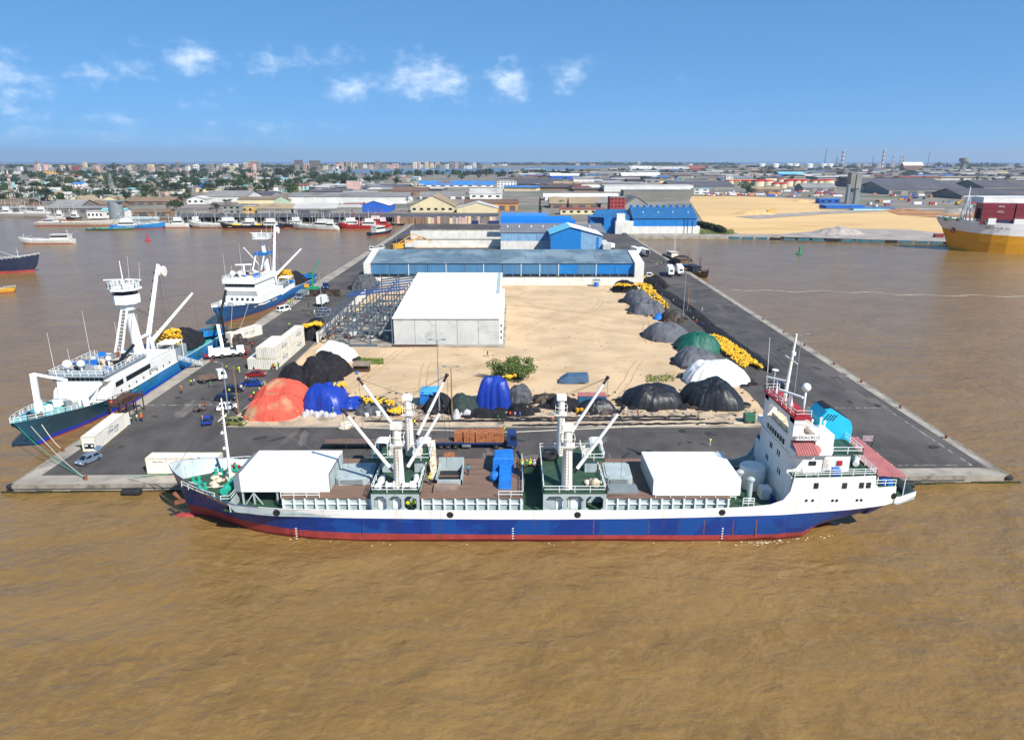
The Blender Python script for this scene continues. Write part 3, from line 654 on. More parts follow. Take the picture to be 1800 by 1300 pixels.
mb = MB(); mb.tube((-42.9, .2, 4.35), (-42.75, .2, 17.6), .26, .1, 10); mb.bar((-42.9, -1.4, 14.6), (-42.9, 1.8, 14.6), .1); 
for i in range(22): mb.bar((-43.15, .2, 5.2 + i * .5), (-42.9, .2, 5.2 + i * .5), .05)
for z in (9.5, 12, 15.8): mb.box(-43.4, -43.1, 0, .4, z, z + .35)
mb.build('foremast', MATS['mast_white'], ship)
MB().path([(-42.75, .2, 17.4), (-30, .2, 9.5)], .03).path([(-42.75, .2, 17.4), (-51, 0, 6.4)], .03).build('rigging', MATS['wire'], ship)
rail_part([(-48.6, -3.4, 5.1), (-46, -4.9, 4.9), (-44.2, -5.7, 4.7), (-42.6, -6.3, 4.6)], .9); rail_part([(-41.6, -6.7, 4.4), (-40.3, -6.6, 4.4), (-40.3, -2, 4.4)], .9); rail_part([(-46, 4.9, 5), (-43, 6.2, 4.7), (-40.4, 6.9, 4.5)], .9)
mb = MB()
mb.path([(-50.6, -.2, 4.6), (-48, -1.0, 4.45), (-46.2, -2.2, 4.45), (-44, -2.4, 4.5), (-42, -2.3, 4.9)], .09, 6); mb.build('mooring_hawser', MATS['rope_white'], ship)
mb = MB(); mb.tube((-50.2, 2.2, 4.9), (-63.5, 8.6, .5), .05, .05, 5); mb.tube((-50.4, 1.2, 4.9), (-64.2, 9.2, .6), .05, .05, 5)
tag(mb.build('mooring_line', MATS['sea_green']), 'green mooring line from the cargo ship bow to the pier corner', 'rope'); bpy.data.objects['mooring_line'].location = (0, 94.5, 0)
mb = MB(); mb.tube((-50.9, -1.6, 3.1), (-49.6, -2.3, 2.3), .35, .15, 8); mb.bar((-50.4, -2.9, 2.2), (-49.4, -1.8, 2.0), .5); mb.build('anchor', MATS['rust'], hull)
# ----- superstructure
mb = MB()
mb.box(39.2, 51.0, -7.4, 7.4, 5.3, 8.5, 0); mb.box(39.2, 44, -6.6, 6.6, 2.9, 5.3, 0)              # lower house, full width
mb.box(39.22, 48.0, -5.6, 5.6, 8.5, 11.3, 0)             # boat-deck house
mb.box(39.24, 44.5, -5.55, 5.55, 11.4, 13.6, 0)          # wheelhouse
mb.box(39.3, 45.5, -5.9, 5.9, 11.28, 11.42, 1); mb.box(39.25, 49.6, -5.9, 5.9, 11.3, 11.4, 1)
mb.box(39.2, 42.0, 5.6, 7.5, 11.3, 12.3, 0); mb.box(39.2, 42, -7.5, -5.6, 11.3, 12.4, 0)
mb.box(39.24, 44.6, -5.6, 5.6, 13.6, 13.72, 2)
sup = mb.build('deckhouse', [MATS['ship_white'], MATS['deck_green'], MATS['cream_cloth']], ship)
mb = MB()                                               # bridge front arch carrying the red upper platform
mb.box(39.15, 40.6, -6.1, -4.5, 13.6, 16.7); mb.box(39.15, 40.6, 3.7, 5.2, 13.6, 16.7)
mb.prof_y([(39.15, 16.0), (40.6, 16.0), (40.6, 16.8), (39.15, 16.8)], -6.2, 5.3)
for y, s in ((-4.5, 1), (3.7, -1)):
    mb.add([(39.15, y, 16.0), (39.15, y + s * .9, 16.0), (39.15, y, 15.1), (40.6, y, 16.0), (40.6, y + s * .9, 16.0), (40.6, y, 15.1)], [(0, 1, 2), (3, 5, 4), (1, 4, 5, 2)])
arch = mb.build('bridge_arch', MATS['ship_white'], ship)
mb = MB(); mb.box(39.0, 41.4, -6.4, 5.6, 16.8, 17.15); up = mb.build('upper_platform', MATS['red_paint'], arch)
MB().rail([(41.3, 5.5, 17.15), (39.1, 5.5, 17.15), (39.1, -6.3, 17.15), (41.3, -6.3, 17.15)], .95, .04, 1, 1.6).build('railing', MATS['dirty_white'], up)
mb = MB(); mb.box(39.6, 40.6, -4, 3, 13.73, 14.4, 0); mb.lathe([(.5, 0), (.5, .9), (.2, 1.2)], (42, -1.5, 13.72), 12, 1); mb.lathe([(.3, 0), (.3, 1.2), (.45, 1.3), (.1, 1.4)], (41.5, 1.3, 13.72), 10, 1); mb.build('flying_bridge_gear', [MATS['cream_cloth'], MATS['trim_white']], sup)
wb_ = MB().box(-.06, .02, -.3, .3, -.38, .38).mesh('window', MATS['glass_dark'])
for i in range(7): link('window', wb_, sup, (39.2, 2.9 - i * 1.02, 12.25))
ws_ = MB().box(-.05, .02, -.14, .14, -.42, .42).mesh('window', MATS['glass_dark'])
for y, z in ((1.2, 9.9), (.6, 9.9), (-1.7, 9.9), (-2.4, 9.9), (2.2, 7.5), (1.6, 7.5), (-2.6, 7.4), (-3.3, 7.4), (6.2, 9.2)): link('window', ws_, sup, (39.2 - (.0 if z < 9.5 else 0), y, z))
mb = MB(); mb.box(41.6, 46.2, -7.75, -5.6, 12.9, 13.0)
for i in range(9): mb.box(41.6, 46.2, -7.7 + i * .24, -7.62 + i * .24, 13.0, 13.05)
mb.box(39.6, 43.4, -8.0, -5.4, 13.3, 13.38)
mb = MB(); mb.add([(39.3, -8.2, 12.2), (42.2, -8.2, 12.2), (43.0, -7.2, 12.6), (42.6, -5.6, 13.4), (39.3, -5.6, 13.4)], [(0, 1, 2, 3, 4)])
for i in range(9):
    x = 39.4 + i * .34; mb.bar((x, -8.2, 12.25), (x, -5.6, 13.45), .06)
mb.build('wing_awning', MATS['pink_roof'], sup)
mb = MB(); mb.box(42.4, 44.9, -6.4, -2.6, 11.4, 14.5, 0); mb.build('name_house', MATS['clean_white'], sup)
mb = MB(); mb.box(39.5, 42.8, -6.55, -6.4, 13.8, 14.6); nb = mb.build('name_board', MATS['clean_white'], sup)
lettering('VERACRUZ', .62, MATS['dark'], nb, (41.15, -6.57, 14.2), (R(90), 0, 0), sx=1.1)
mb = MB()                                                # funnel
fp = [(45.6, 11.4), (45.4, 14.6), (46.3, 15.8), (47.2, 16.0), (50.0, 14.2), (50.4, 13.2), (50.4, 8.6), (48.4, 8.6), (48.2, 11.4)]
mb.prof_y(fp, -.4, 3.6, 0); fun = mb.build('funnel', MATS['cyan_paint'], ship)
mb = MB(); mb.prof_y([(46.4, 15.84), (47.2, 16.02), (49.9, 14.3), (49.8, 14.5), (47.2, 16.15), (46.4, 15.95)], .4, 3.5); mb.build('funnel_cap', MATS['dark'], fun)
vm = MB().obox((0, 0, 0), (.16, .06, 1.1), 0, 0, 0, R(35)).mesh('louvre', MATS['dark'])
for i in range(4): link('louvre', vm, fun, (46.3 + i * .42, -.42, 14.9 - i * .05))
mb = MB()
for x, h in ((42.8, 1.1), (44, 1.4), (44.6, .9)): mb.tube((x, -3.6, 14.5), (x, -3.6, 14.5 + h), .12, .12, 8); mb.ball((x, -3.6, 14.5 + h), .22, 8, 5)
mb.build('ventilator', MATS['clean_white'], sup)
for pts in ([(39.6, -7.45, 8.6), (51.0, -7.45, 8.9), (51.0, 7.3, 8.9)], [(40.2, -6.9, 8.6), (39.5, -6.9, 8.6)]): rail_part(pts, 1.0, sup, 'trim_white', 1.6, 2)
rail_part([(41, -5.8, 11.42), (49.5, -5.8, 11.42), (49.5, 0, 11.42)], 1.0, sup)
def raft(x, y, z, rz, mat, L=1.5):
    mb = MB(); mb.lathe([(.1, -L / 2), (.36, -L / 2), (.42, -L / 2 + .12), (.42, L / 2 - .12), (.36, L / 2), (.1, L / 2)], (0, 0, .55), 12, axis='X')
    for i in (-.35, 0, .35): mb.lathe([(.44, i - .03), (.44, i + .03)], (0, 0, .55), 12, 1, axis='X')
    mb.box(-.5, .5, -.3, .3, 0, .2)
    return mb.build('life_raft', [MATS[mat], MATS['steel_grey']], ship, loc=(x, y, z), rz=rz)
raft(41.9, -6.6, 8.55, 0, 'clean_white', 2.0); raft(50.1, -3.4, 8.6, R(60), 'clean_white', 2.2)
raft(-19.0, -6.4, 6.3, R(80), 'clean_white'); raft(-14.0, -6.4, 6.3, R(100), 'clean_white'); raft(-18.9, -4.4, 6.3, R(80), 'clean_white'); raft(-13.9, -4.2, 6.3, R(100), 'clean_white')
mb = MB(); mb.box(45.2, 46.2, -7.0, -6.2, 8.55, 9.6); mb.build('tarped_locker', MATS['blue_plastic'], sup)
mb = MB(); mb.box(46.2, 46.9, -5.75, -5.6, 9.6, 10.3); mb.box(42.2, 43.2, -5.7, -5.6, 9.6, 10.2, 1); mb.box(44.2, 45.0, -5.7, -5.6, 8.7, 10.6, 2); mb.build('fire_locker', [MATS['red_paint'], MATS['dark'], MATS['dirty_white']], sup)
# after awning
mb = MB()
for i in range(4):
    x = 51.6 + i * 1.05; mb.obox((x + .5, .3, 8.55 - i * .06), (1.0, 14.6, .07), 0, 0)
aw = mb.build('after_awning', MATS['pink_roof'], ship)
mb = MB()
for y in (-6.8, -3, 1, 5, 7.2):
    for x in (51.7, 55.6): mb.bar((x, y, 4.75), (x, y, 8.5), .1)
mb.build('awning_posts', MATS['trim_white'], aw)
rail_part([(51.2, -7.2, 7.1), (54.2, -7.0, 7.1)], .9)
mb = MB(); mb.box(51.0, 54.3, -7.2, 7.2, 6.9, 7.02); mb.build('poop_deck', MATS['deck_green'], ship)
mb = MB(); mb.box(52.3, 53.0, -6.8, -6.1, 7.02, 8.1, 0); mb.box(53.2, 53.9, -6.9, -6.2, 7.02, 8.0, 0); mb.build('bin', MATS['blue_plastic'], ship)
mb = MB(); mb.lathe([(.9, -.8), (.9, -.7), (.5, -.65), (.5, .65), (.9, .7), (.9, .8)], (52.6, 3.2, 8), 14, axis='Y'); mb.box(52, 53.4, 2, 4.4, 7.02, 7.4); mb.build('mooring_winch', MATS['steel_grey'], ship)
mb = MB(); mb.tube((57.0, 6.0, 5.5), (57.6, 6.0, 9.4), .05, .04, 6); mb.build('flagstaff', MATS['dark'], ship)
# tank, ventilator posts and gear in front of the house
mb = MB(); mb.lathe([(1.9, 0), (1.9, 3.3), (1.7, 3.5), (.1, 3.55)], (36.9, 1.2, 2.95), 24); mb.build('deck_tank', MATS['ship_white'], ship, smooth=False)
for x, y in ((34.2, -1.2), (35.0, -3.6)):
    mb = MB(); mb.tube((x, y, 2.95), (x, y, 6.2), .38, .36, 12); mb.lathe([(.36, 0), (.58, .1), (.58, .35), (.3, .55), (.05, .6)], (x, y, 6.2), 12); mb.build('vent_post', MATS['hull_grey'], ship)
mb = MB(); mb.box(36.9, 38.4, -3.4, -1.6, 2.95, 4.6); mb.build('pump_house', MATS['ship_white'], ship)
mb = MB(); mb.box(37.8, 38.6, -4.7, -4.0, 2.95, 3.6); mb.box(37.9, 38.1, -4.7, -4.0, 3.6, 4.3); mb.build('deck_chair', MATS['hull_blue'], ship)
mb = MB()
for x, y in ((31.6, -3.2), (33.6, -5.2)):
    mb.rail([(x, y, 2.95), (x + 1.6, y, 2.95)], 1.2, .05, 2, .8)
mb.build('steps', MATS['trim_white'], ship)
# masts and aerials on the bridge top
mb = MB(); mb.tube((40.2, .6, 17.1), (40.9, .8, 27.2), .3, .14, 10); mb.bar((40.5, -1.6, 23.4), (40.5, 2.8, 23.4), .12); mb.box(40.3, 40.8, -.1, .4, 24.2, 24.7)
for i in range(14): mb.bar((40.1 + i * .04, .3, 18 + i * .55), (40.1 + i * .04, .9, 18 + i * .55), .05)
mb.build('main_mast', MATS['mast_white'], ship)
mb = MB(); mb.tube((40.6, -5.2, 17.1), (40.6, -5.2, 20.6), .15, .15, 8); mb.ball((40.6, -5.2, 21.1), .62, 14, 8); mb.build('satellite_dome', MATS['clean_white'], ship, smooth=True)
mb = MB(); mb.tube((40.2, -1.4, 17.1), (40.2, -1.4, 18.7), .5, .2, 6); mb.obox((40.2, -1.4, 18.9), (.3, 4.2, .25), .5); mb.tube((40.2, 3.8, 17.1), (40.2, 3.8, 19.2), .2, .12, 6); mb.obox((40.2, 3.8, 19.4), (.25, 3.6, .2), .8); mb.build('radar', MATS['clean_white'], ship)
mb = MB(); mb.tube((39.3, 5.4, 17.1), (38.9, 5.4, 25.5), .06, .03, 5); mb.tube((40, 4.6, 17.1), (40, 4.6, 20.5), .05, .05, 5); mb.lathe([(.05, 0), (.5, .05), (.5, .15), (.05, .2)], (40, 4.6, 20.5), 10); mb.build('aerial', MATS['clean_white'], ship)
mb = MB()
for i in range(9): mb.bar((39.5 + .15 * (i % 3), -4 + i * .8, 17.15), (39.7, -3.8 + i * .72, 18.2 + (i % 3) * .3), .07)
mb.build('signal_gear', MATS['dirty_white'], up)
# flag (small) on the after staff
mb = MB(); mb.quad((57.45, 6.0, 9.3), (55.9, 6.4, 9.2), (56.0, 6.5, 8.2), (57.4, 6.0, 8.3)); mb.build('flag', M('flag_cloth', 'b9a0a4', .9, .3, 2), bpy.data.objects['flagstaff'])
# foam thrown along the waterline
mb = MB()
for i in range(80):
    x = rng.choice([rng.uniform(-46, 48), rng.gauss(36, 1.2), rng.uniform(30, 47)]); b = interp(BW, x)
    if x > 50: continue
    y = -b - abs(rng.gauss(0, .5)) - .05; r = rng.uniform(.03, .09)
    mb.ball((x, y, wave(x, 94.5 + y)), r, 6, 4, 0, (rng.uniform(1.2, 3), 1, .35))
o = tag(mb.build('foam', MATS['foam'], loc=(0, 94.5, 0)), 'broken foam along the waterline of the cargo ship', kind='stuff')
# ----- loose things on the ship
t = thing('tarped_machine', 'tall machine under bright blue tarpaulin on the ship wooden deck', 'covered load', (-1.3, 94.5, TZ))
mb = MB(); mb.loft([[(-1.7, 1.2, 0), (1.7, 1.2, 0), (1.6, 5.2, 0), (-1.6, 5.2, 0)], [(-1.6, 1.3, 2.3), (1.5, 1.3, 2.3), (1.4, 5.0, 2.4), (-1.5, 5.0, 2.2)], [(-1.4, 1.6, 2.5), (1.3, 1.6, 2.5), (1.3, 4.7, 2.6), (-1.3, 4.7, 2.4)]], 0, True, True)
mb.build('cover', M('tarp_sky', '1f73c8', .5, .12, 1.2, bump=.8, bs=2.5), t)
mb = MB(); mb.loft([[(-.7, -4.0, 0), (1.2, -4.0, 0), (1.3, 1.3, 0), (-.7, 1.3, 0)], [(-.6, -3.9, 1.3), (1.1, -3.9, 1.2), (1.2, 1.2, 1.6), (-.6, 1.2, 1.6)]], 0, True, True); mb.ball((-1.3, -1.2, .7), .8, 10, 6, 0, (1, 1.2, 1)); mb.build('lower_cover', MATS['tarp_sky'], t)
t = thing('rubber_fender', 'big black tyre fender lying on the green mast house deck', 'tyre', (5.9, 98.6, 6.3))
mb = MB(); mb.lathe([(.75, .0), (1.25, .0), (1.45, .25), (1.45, .6), (1.25, .85), (.75, .85), (.65, .45), (.75, 0)], (0, 0, 0), 20); mb.build('tyre', MATS['black_rubber'], t, smooth=True)
mb = MB()
for i in range(14): mb.ball((rng.gauss(0, .9), rng.gauss(0, .8), .15), rng.uniform(.35, .8), 7, 5, 0, (1, 1, .45))
tag(mb.build('rope_heap', MATS['cream_cloth'], loc=(-44.2, 95.3, 4.4), smooth=True), 'heap of cream rope on the green forecastle deck', 'rope')
mb = MB()
for i in range(9): mb.ball((rng.gauss(0, .7), rng.gauss(0, .5), .25), rng.uniform(.35, .6), 7, 5, 0, (1, 1, .7))
mb.lathe([(.1, -.5), (.6, -.5), (.6, .5), (.1, .5)], (.3, -.9, .6), 14, axis='Y')
tag(mb.build('canvas_bundle', MATS['cream_cloth'], loc=(11.6, 89.6, 6.3), smooth=True), 'cream canvas bundle by the rail of the second mast house', 'bundle')
# ------------------------------------------------------------------ buildings on the pier
M('precast', 'bfc1bd', .85, .06, .25, alt='a9aaa5', alt_scale=.4, alt_edge=(.5, .75), streak='9a978f', streak_amt=.25)
M('roof_white', 'e9e9e6', .55, .04, .3, streak='c4c0b6', streak_amt=.5)
M('render_white', 'd8d6cd', .8, .08, .3, streak='8f8a80', streak_amt=.4)
M('clad_blue', '47789e', .5, .10, .4, st=(1, 1, .1))
M('clad_blue_b', '1877bd', .5, .06, .4)
M('clad_pale', '7fa6c4', .5, .10, .4, streak='5d7a92', streak_amt=.4)
M('roof_blue_grey', '5f7480', .55, .16, .25, alt='7d8f98', alt_scale=.08, alt_edge=(.46, .62), rnd=.1)
M('roof_grey', '77777a', .7, .12, .15, streak=None)
M('roof_bright_blue', '1476d2', .45, .05, .2)
M('roof_aqua', '6fc6dc', .45, .06, .2)
M('steel_blue', '525d68', .6, .25, .5)
M('steel_bright_blue', '2a5590', .5, .1, .5)
M('timber_brown', '4c352c', .8, .2, 1)

def corrug(mb, x0, x1, ya, za, yb, zb, pitch=.9, h=.07, m=0):
    """profiled sheet: ribs run up the slope"""
    n = max(2, int((x1 - x0) / pitch)); v = []
    for i in range(2 * n + 1):
        x = x0 + (x1 - x0) * i / (2 * n); d = h * (i % 2)
        v += [(x, ya, za + d), (x, yb, zb + d)]
    mb.add(v, [(2 * i, 2 * i + 2, 2 * i + 3, 2 * i + 1) for i in range(2 * n)], m); return mb
def corrug_wall(mb, x0, x1, y, z0, z1, pitch=.7, h=.06, m=0):
    n = max(2, int((x1 - x0) / pitch)); v = []
    for i in range(2 * n + 1):
        x = x0 + (x1 - x0) * i / (2 * n); d = h * (i % 2); v += [(x, y - d, z0), (x, y - d, z1)]
    mb.add(v, [(2 * i, 2 * i + 2, 2 * i + 3, 2 * i + 1) for i in range(2 * n)], m); return mb

# --- new white-roofed store with precast front
t = thing('cold_store', 'new concrete store with a huge plain white roof in the middle of the sand lot', 'building', (-34, 191, 0))
W, D = 30.4, 57
mb = MB(); mb.box(.1, W, .2, D, 0, 7.9); mb.add([(.1, .2, 7.9), (.1, D, 7.9), (.1, D, 11.9), (W, .2, 7.9), (W, D, 7.9), (W, D, 11.9)], [(0, 2, 1), (3, 4, 5), (1, 2, 5, 4)]); mb.build('wall', MATS['precast'], t)
pm = MB().box(.05, W / 5 - .05, -.12, .18, .02, 7.85).mesh('panel', MATS['precast'])
for i in range(5): link('panel', pm, t, (i * W / 5, 0, 0))
mb = MB(); mb.loft([[(-.3, -.5, 8.0), (W + .2, -.5, 8.0)], [(-.3, D, 12.0), (W + .2, D, 12.0)]]); mb.loft([[(-.3, -.5, 7.8), (W + .2, -.5, 7.8)], [(-.3, -.5, 8.0), (W + .2, -.5, 8.0)]]); mb.loft([[(-.3, -.5, 8.0), (-.3, D, 12.0)], [(-.3, -.5, 7.6), (-.3, D, 11.6)]]); rf = mb.build('roof', MATS['roof_white'], t)
mb = MB(); mb.quad((W - 1.5, 27, 10.0), (W - .4, 27, 10.0), (W - .4, D, 12.06), (W - 1.5, D, 12.06)); mb.build('recess_strip', MATS['hull_grey'], rf)  # flat grey strip drawn in place of a recess along the roof edge
bm_ = MB(); bm_.box(0, .9, -1.0, 1.0, 0, 6.9, 0); bm_.box(.9, .93, -.4, .4, 5.4, 6.3, 1); bm_.box(.25, .65, -1.03, -1.0, 5.2, 6.0, 1); bm_.box(.25, .65, -1.03, -1.0, 3.4, 4.2, 1); bm_.box(.25, .65, -1.03, -1.0, 1.6, 2.4, 1); bm_ = bm_.mesh('buttress', [MATS['clean_white'], MATS['dark']])
for i in range(9): link('buttress', bm_, t, (W + .02, 1.6 + i * 6.2, 0))
mb = MB(); mb.prism([(-20, -3.2), (W + 1.6, -3.2), (W + 1.6, D), (-20, D)], .03, .25); mb.build('plinth', MATS['concrete'], t)
mb = MB(); mb.box(-34.3, -21, 188.1, 188.6, .26, .75); tag(mb.build('steel_section', MATS['timber_brown']), 'long dark brown steel section lying at the foot of the precast front', 'beam')
# --- open steel frame
t = thing('building_skeleton', 'open blue-grey steel building frame going up beside the white-roofed store', 'frame', (-53.5, 191, 0))
cm = MB().box(-.17, .17, -.14, .14, 0, 1).mesh('column', MATS['steel_blue'])
bmX = MB().box(0, 1, -.12, .12, -.2, .2)
bx_ = bmX.mesh('beam', MATS['steel_blue']); bx2_ = bmX.mesh('beam', MATS['steel_bright_blue'])
def beam(a, b, mesh=bx_, par=t, name='beam', s=1.0):
    a, b = Vector(a), Vector(b); o = link(name, mesh, par, a); o.rotation_mode = 'QUATERNION'
    o.rotation_quaternion = (b - a).to_track_quat('X', 'Z'); o.scale = ((b - a).length, s, s); return o
xsF = (0, 6.4, 12.6, 19); NB = 11
for j in range(NB):
    y = j * 5.4
    for i, x in enumerate(xsF):
        if j > 7 and i == 0: continue
        o = link('column', cm, t, (x, y, .25)); o.scale = (1, 1, 8.4 + x * .13 + (1.2 if j > 4 else 0))
    beam((0, y, 7.7), (19, y, 9.9), bx_, s=.8) if j < 5 and j % 2 else None
    if j > 4: beam((0 if j < 8 else 6.4, y, 9.1 + (0 if j < 8 else .8)), (19, y, 11.4), bx2_ if j in (5, 6, 8) else bx_, s=1.25)
    if j % 2 == 0 or j < 3: beam((0 if j < 8 else 6.4, y, 4.3), (19, y, 4.3), bx_)
for i, x in enumerate(xsF):
    ye = (NB - 1) * 5.4 if i else 7 * 5.4
    beam((x, 0, 4.3), (x, ye, 4.3), bx_, s=.7)
    beam((x, 0, 6.0), (x, ye, 6.0), bx_, s=.5)
    if 1: beam((x, 0, 7.6 + x * .12), (x, ye, 8.6 + x * .12), bx_, s=.7)
for a, b in (((0, 0, .3), (6.4, 0, 4.2)), ((6.4, 0, .3), (0, 0, 4.2)), ((6.4, 5.4, .3), (12.6, 5.4, 4.2)), ((12.6, 5.4, .3), (6.4, 5.4, 4.2)), ((0, 0, 4.3), (0, 16, 8)), ((0, 16, 4.3), (0, 27, 8.5)), ((6.4, 0, 4.4), (12.6, 0, 8.6)), ((12.6, 10, .3), (19, 10, 4.2)), ((0, 27, .4), (0, 16, 4.2))):
    beam(a, b, bx_, name='brace', s=.6)
beam((7, -2.6, .5), (15, -2.6, .5), bx_, name='beam', s=1.6)
mb = MB()
for i in range(90):
    p = (rng.uniform(-3, 18), rng.uniform(4, 50), .4); a = rng.uniform(0, 3.1); l = rng.uniform(.8, 3)
    mb.obox((p[0], p[1], rng.uniform(.3, 1.6)), (l, rng.uniform(.3, 1.2), rng.uniform(.2, 1.4)), a, rng.randrange(4))
tag(mb.build('building_scrap', [MATS['steel_grey'], MATS['rust'], MATS['precast'], MATS['steel_blue']], loc=(-53.5, 191, 0)), 'jumble of boards, sheet and scrap stored under the steel frame', kind='stuff')
mb = MB(); mb.box(-57.0, -56.6, 193, 262, 0, 3.2); mb.box(-62.5, -57.0, 206, 206.4, 0, 2.6)
tag(mb.build('boundary_wall', MATS['render_white']), 'white rendered wall along the road side of the steel frame', 'wall')
# --- long blue warehouse
t = thing('long_warehouse', 'very long blue-clad warehouse with grey-blue corrugated roof across the pier', 'building', (0, 293, 0))
x0, x1, ze, zr = -60.5, 52.2, 8.9, 12.2
mb = MB(); mb.box(x0, x1, .3, 42, 0, ze - .1); mb.build('wall', MATS['render_white'], t)
mb = MB(); n = 14; w = (x1 - x0) / n
rp = {}
for i in range(n):
    r = MB(); corrug(r, x0 + i * w, x0 + (i + 1) * w, -.6, ze, 21, zr, .8, .08); corrug(r, x0 + i * w, x0 + (i + 1) * w, 21, zr, 42.5, ze, .8, .08)
    r.build('roof_panel', MATS['roof_blue_grey'], t)
sk = MB().obox((0, 0, 0), (.9, 3.2, .12), 0, 0, math.atan2(zr - ze, 21.6)).mesh('roof_vent', MATS['roof_grey'])
for i in range(11): link('roof_vent', sk, t, (x0 + 5.5 + i * 10.2, 9.4, ze + (zr - ze) * 10 / 21.6 + .15))
for i in range(n):
    r = MB(); corrug_wall(r, x0 + i * w + .12, x0 + (i + 1) * w - .12, -.02, 4.3, ze - .25, .7, .07)
    r.build('cladding_panel', MATS['clad_blue_b'] if i >= 10 and i != 11 else MATS['clad_blue'], t)
dp = MB().box(-.14, .14, -.3, -.08, 3.4, ze - .2).mesh('downpipe', MATS['trim_white'])
for i in (2, 4, 6, 8, 9, 10, 12): link('downpipe', dp, t, (x0 + i * w, 0, 0))
mb = MB(); mb.box(x0, x1, -.05, .28, 3.3, 4.2); mb.build('shaded_gap_strip', MATS['dark'], t)  # dark strip painted in for the shaded gap below the cladding
mb = MB()
for i in range(30): mb.box(x0 + i * 3.8 - .1, x0 + i * 3.8 + .1, -.12, -.06, 3.3, 4.2)
tag(mb.build('gap_posts', MATS['clad_pale'], t), kind='stuff')
for xa, xb in ((-63.2, -60.6), (52.3, 56.2)):
    mb = MB(); ys = [-3.0, 0, 21, 42]; zs = [9.2, 9.4, 12.8, 9.6]
    if xa < 0: mb.add([(xx, y, z) for xx in (xa, xb) for y, z in [(-2.4, 0), (42, 0), (42, 9.6), (21, 12.8), (-2.4, 9.2)]], [(4, 3, 2, 1, 0), (5, 6, 7, 8, 9), (3, 4, 9, 8), (2, 3, 8, 7), (4, 0, 5, 9)])
    else: mb.add([(xx, y, z) for xx in (xa, xb) for y, z in [(-2.6, 0), (30, 0), (30, 9.6), (18, 12.2), (-2.6, 9.4)]], [(4, 3, 2, 1, 0), (5, 6, 7, 8, 9), (3, 4, 9, 8), (2, 3, 8, 7), (4, 0, 5, 9)])
    mb.build('gable_wall', MATS['render_white'], t)
t = thing('compound_wall', 'rendered concrete yard wall in front of the long blue warehouse', 'wall', (0, 289.6, 0))
for i in range(20):
    xa = -60.6 + i * 5.65; MB().box(xa + .03, xa + 5.62, -.2, .2, 0, 3.35).build('panel', MATS['render_white'], t)
# --- walls and yards behind
for nm, pts, h, lab in (('yard_wall', ((712, 434), (880, 438)), 4.2, 'low concrete yard wall just behind the long blue warehouse'), ('yard_wall', ((722, 420), (880, 421)), 5.5, 'second concrete yard wall, farther back beside the grey warehouse')):
    a, b = G(*pts[0]), G(*pts[1]); mb = MB(); mb.box(a.x, b.x, a.y, a.y + .4, 0, h); t = mb.build(nm, MATS['render_white'])
    tag(t, lab, 'wall')
for (xa, ya, xb, yb, lab) in ((727, 436, 880, 422, 'sand yard between the two low concrete walls'), (722, 419, 880, 404, 'rough sandy yard with weeds before the fish quay shed')):
    a, b = G(xa, ya), G(xb, yb); sheet('yard', [(a.x, a.y), (b.x, a.y), (b.x, b.y), (a.x, b.y)], .03, 'sand_dirty', lab)
# --- grey warehouse with bright blue ridge, and the small aqua one
t = thing('grey_warehouse', 'grey-roofed warehouse with a bright blue upper roof behind the long blue one', 'building', (0, 412, 0))
Y0 = 412; p = VZ(880, 409, Y0); q = VZ(1036, 409, Y0); ze = p.z
mb = MB(); mb.box(p.x, q.x, 0, 46, 0, ze * .52, 0); mb.build('wall', MATS['render_white'], t)
for i in range(5):
    xa = p.x + (q.x - p.x) * i / 5; r = MB(); corrug_wall(r, xa + .1, xa + (q.x - p.x) / 5 - .1, -.02, ze * .52, ze, 1, .07); r.box(xa, xa + (q.x - p.x) / 5, .1, 45, ze * .52, ze); r.build('cladding_panel', MATS['clad_pale'], t)
mb = MB(); corrug(mb, p.x - .5, q.x + 10, -.5, ze, 26, ze + 3.2, 1.1, .1); mb.build('lower_roof', MATS['roof_grey'], t)
mb = MB(); mb.box(p.x - .4, q.x - 6, 26, 27, ze + 3.2, ze + 5.6, 0); mb.add([(p.x - .4, 26, ze + 5.6), (q.x - 8, 26, ze + 5.6), (q.x - 9, 36, ze + 7), (p.x - .4, 36, ze + 7)], [(0, 1, 2, 3)], 0); mb.add([(p.x - .4, 46, ze + 6), (q.x - 22, 46, ze + 6), (q.x - 23, 47, ze + 8.2), (p.x - .4, 47, ze + 8.2)], [(0, 1, 2, 3)], 0); mb.build('upper_roof', MATS['roof_bright_blue'], t)
for i in range(8): MB().lathe([(.35, 0), (.35, .8), (.6, .9), (.1, 1.3)], (p.x + 4 + i * 7.2, 14, ze + 1.8), 8).build('roof_vent', MATS['trim_white'], t)
t = thing('aqua_warehouse', 'small shed with pale aqua and white gable roof and bright blue front', 'building', (0, 385, 0))
Y0 = 385; a = VZ(968, 437, Y0); a.z = 0; b = VZ(1058, 437, Y0); ap = VZ(1003, 399, Y0); wl = VZ(968, 412, Y0).z; wr = VZ(1058, 414, Y0).z
mb = MB(); mb.add([(a.x, 0, 0), (ap.x + 6, 0, 0), (ap.x + 6, 0, wr + (ap.z - wr) * .72), (ap.x, 0, ap.z), (a.x, 0, wl), (a.x, 30, 0), (a.x, 30, wl)], [(0, 1, 2, 3, 4), (5, 0, 4, 6)]); mb.build('front_wall', MATS['clad_blue_b'], t)
mb = MB(); mb.add([(ap.x + 6.01, .01, 0), (b.x, .01, 0), (b.x, .01, wr), (ap.x + 6.01, .01, wr + (ap.z - wr) * .72), (b.x, 30, 0), (b.x, 30, wr)], [(0, 1, 2, 3), (1, 4, 5, 2)]); mb.build('side_wall', MATS['clad_pale'], t)
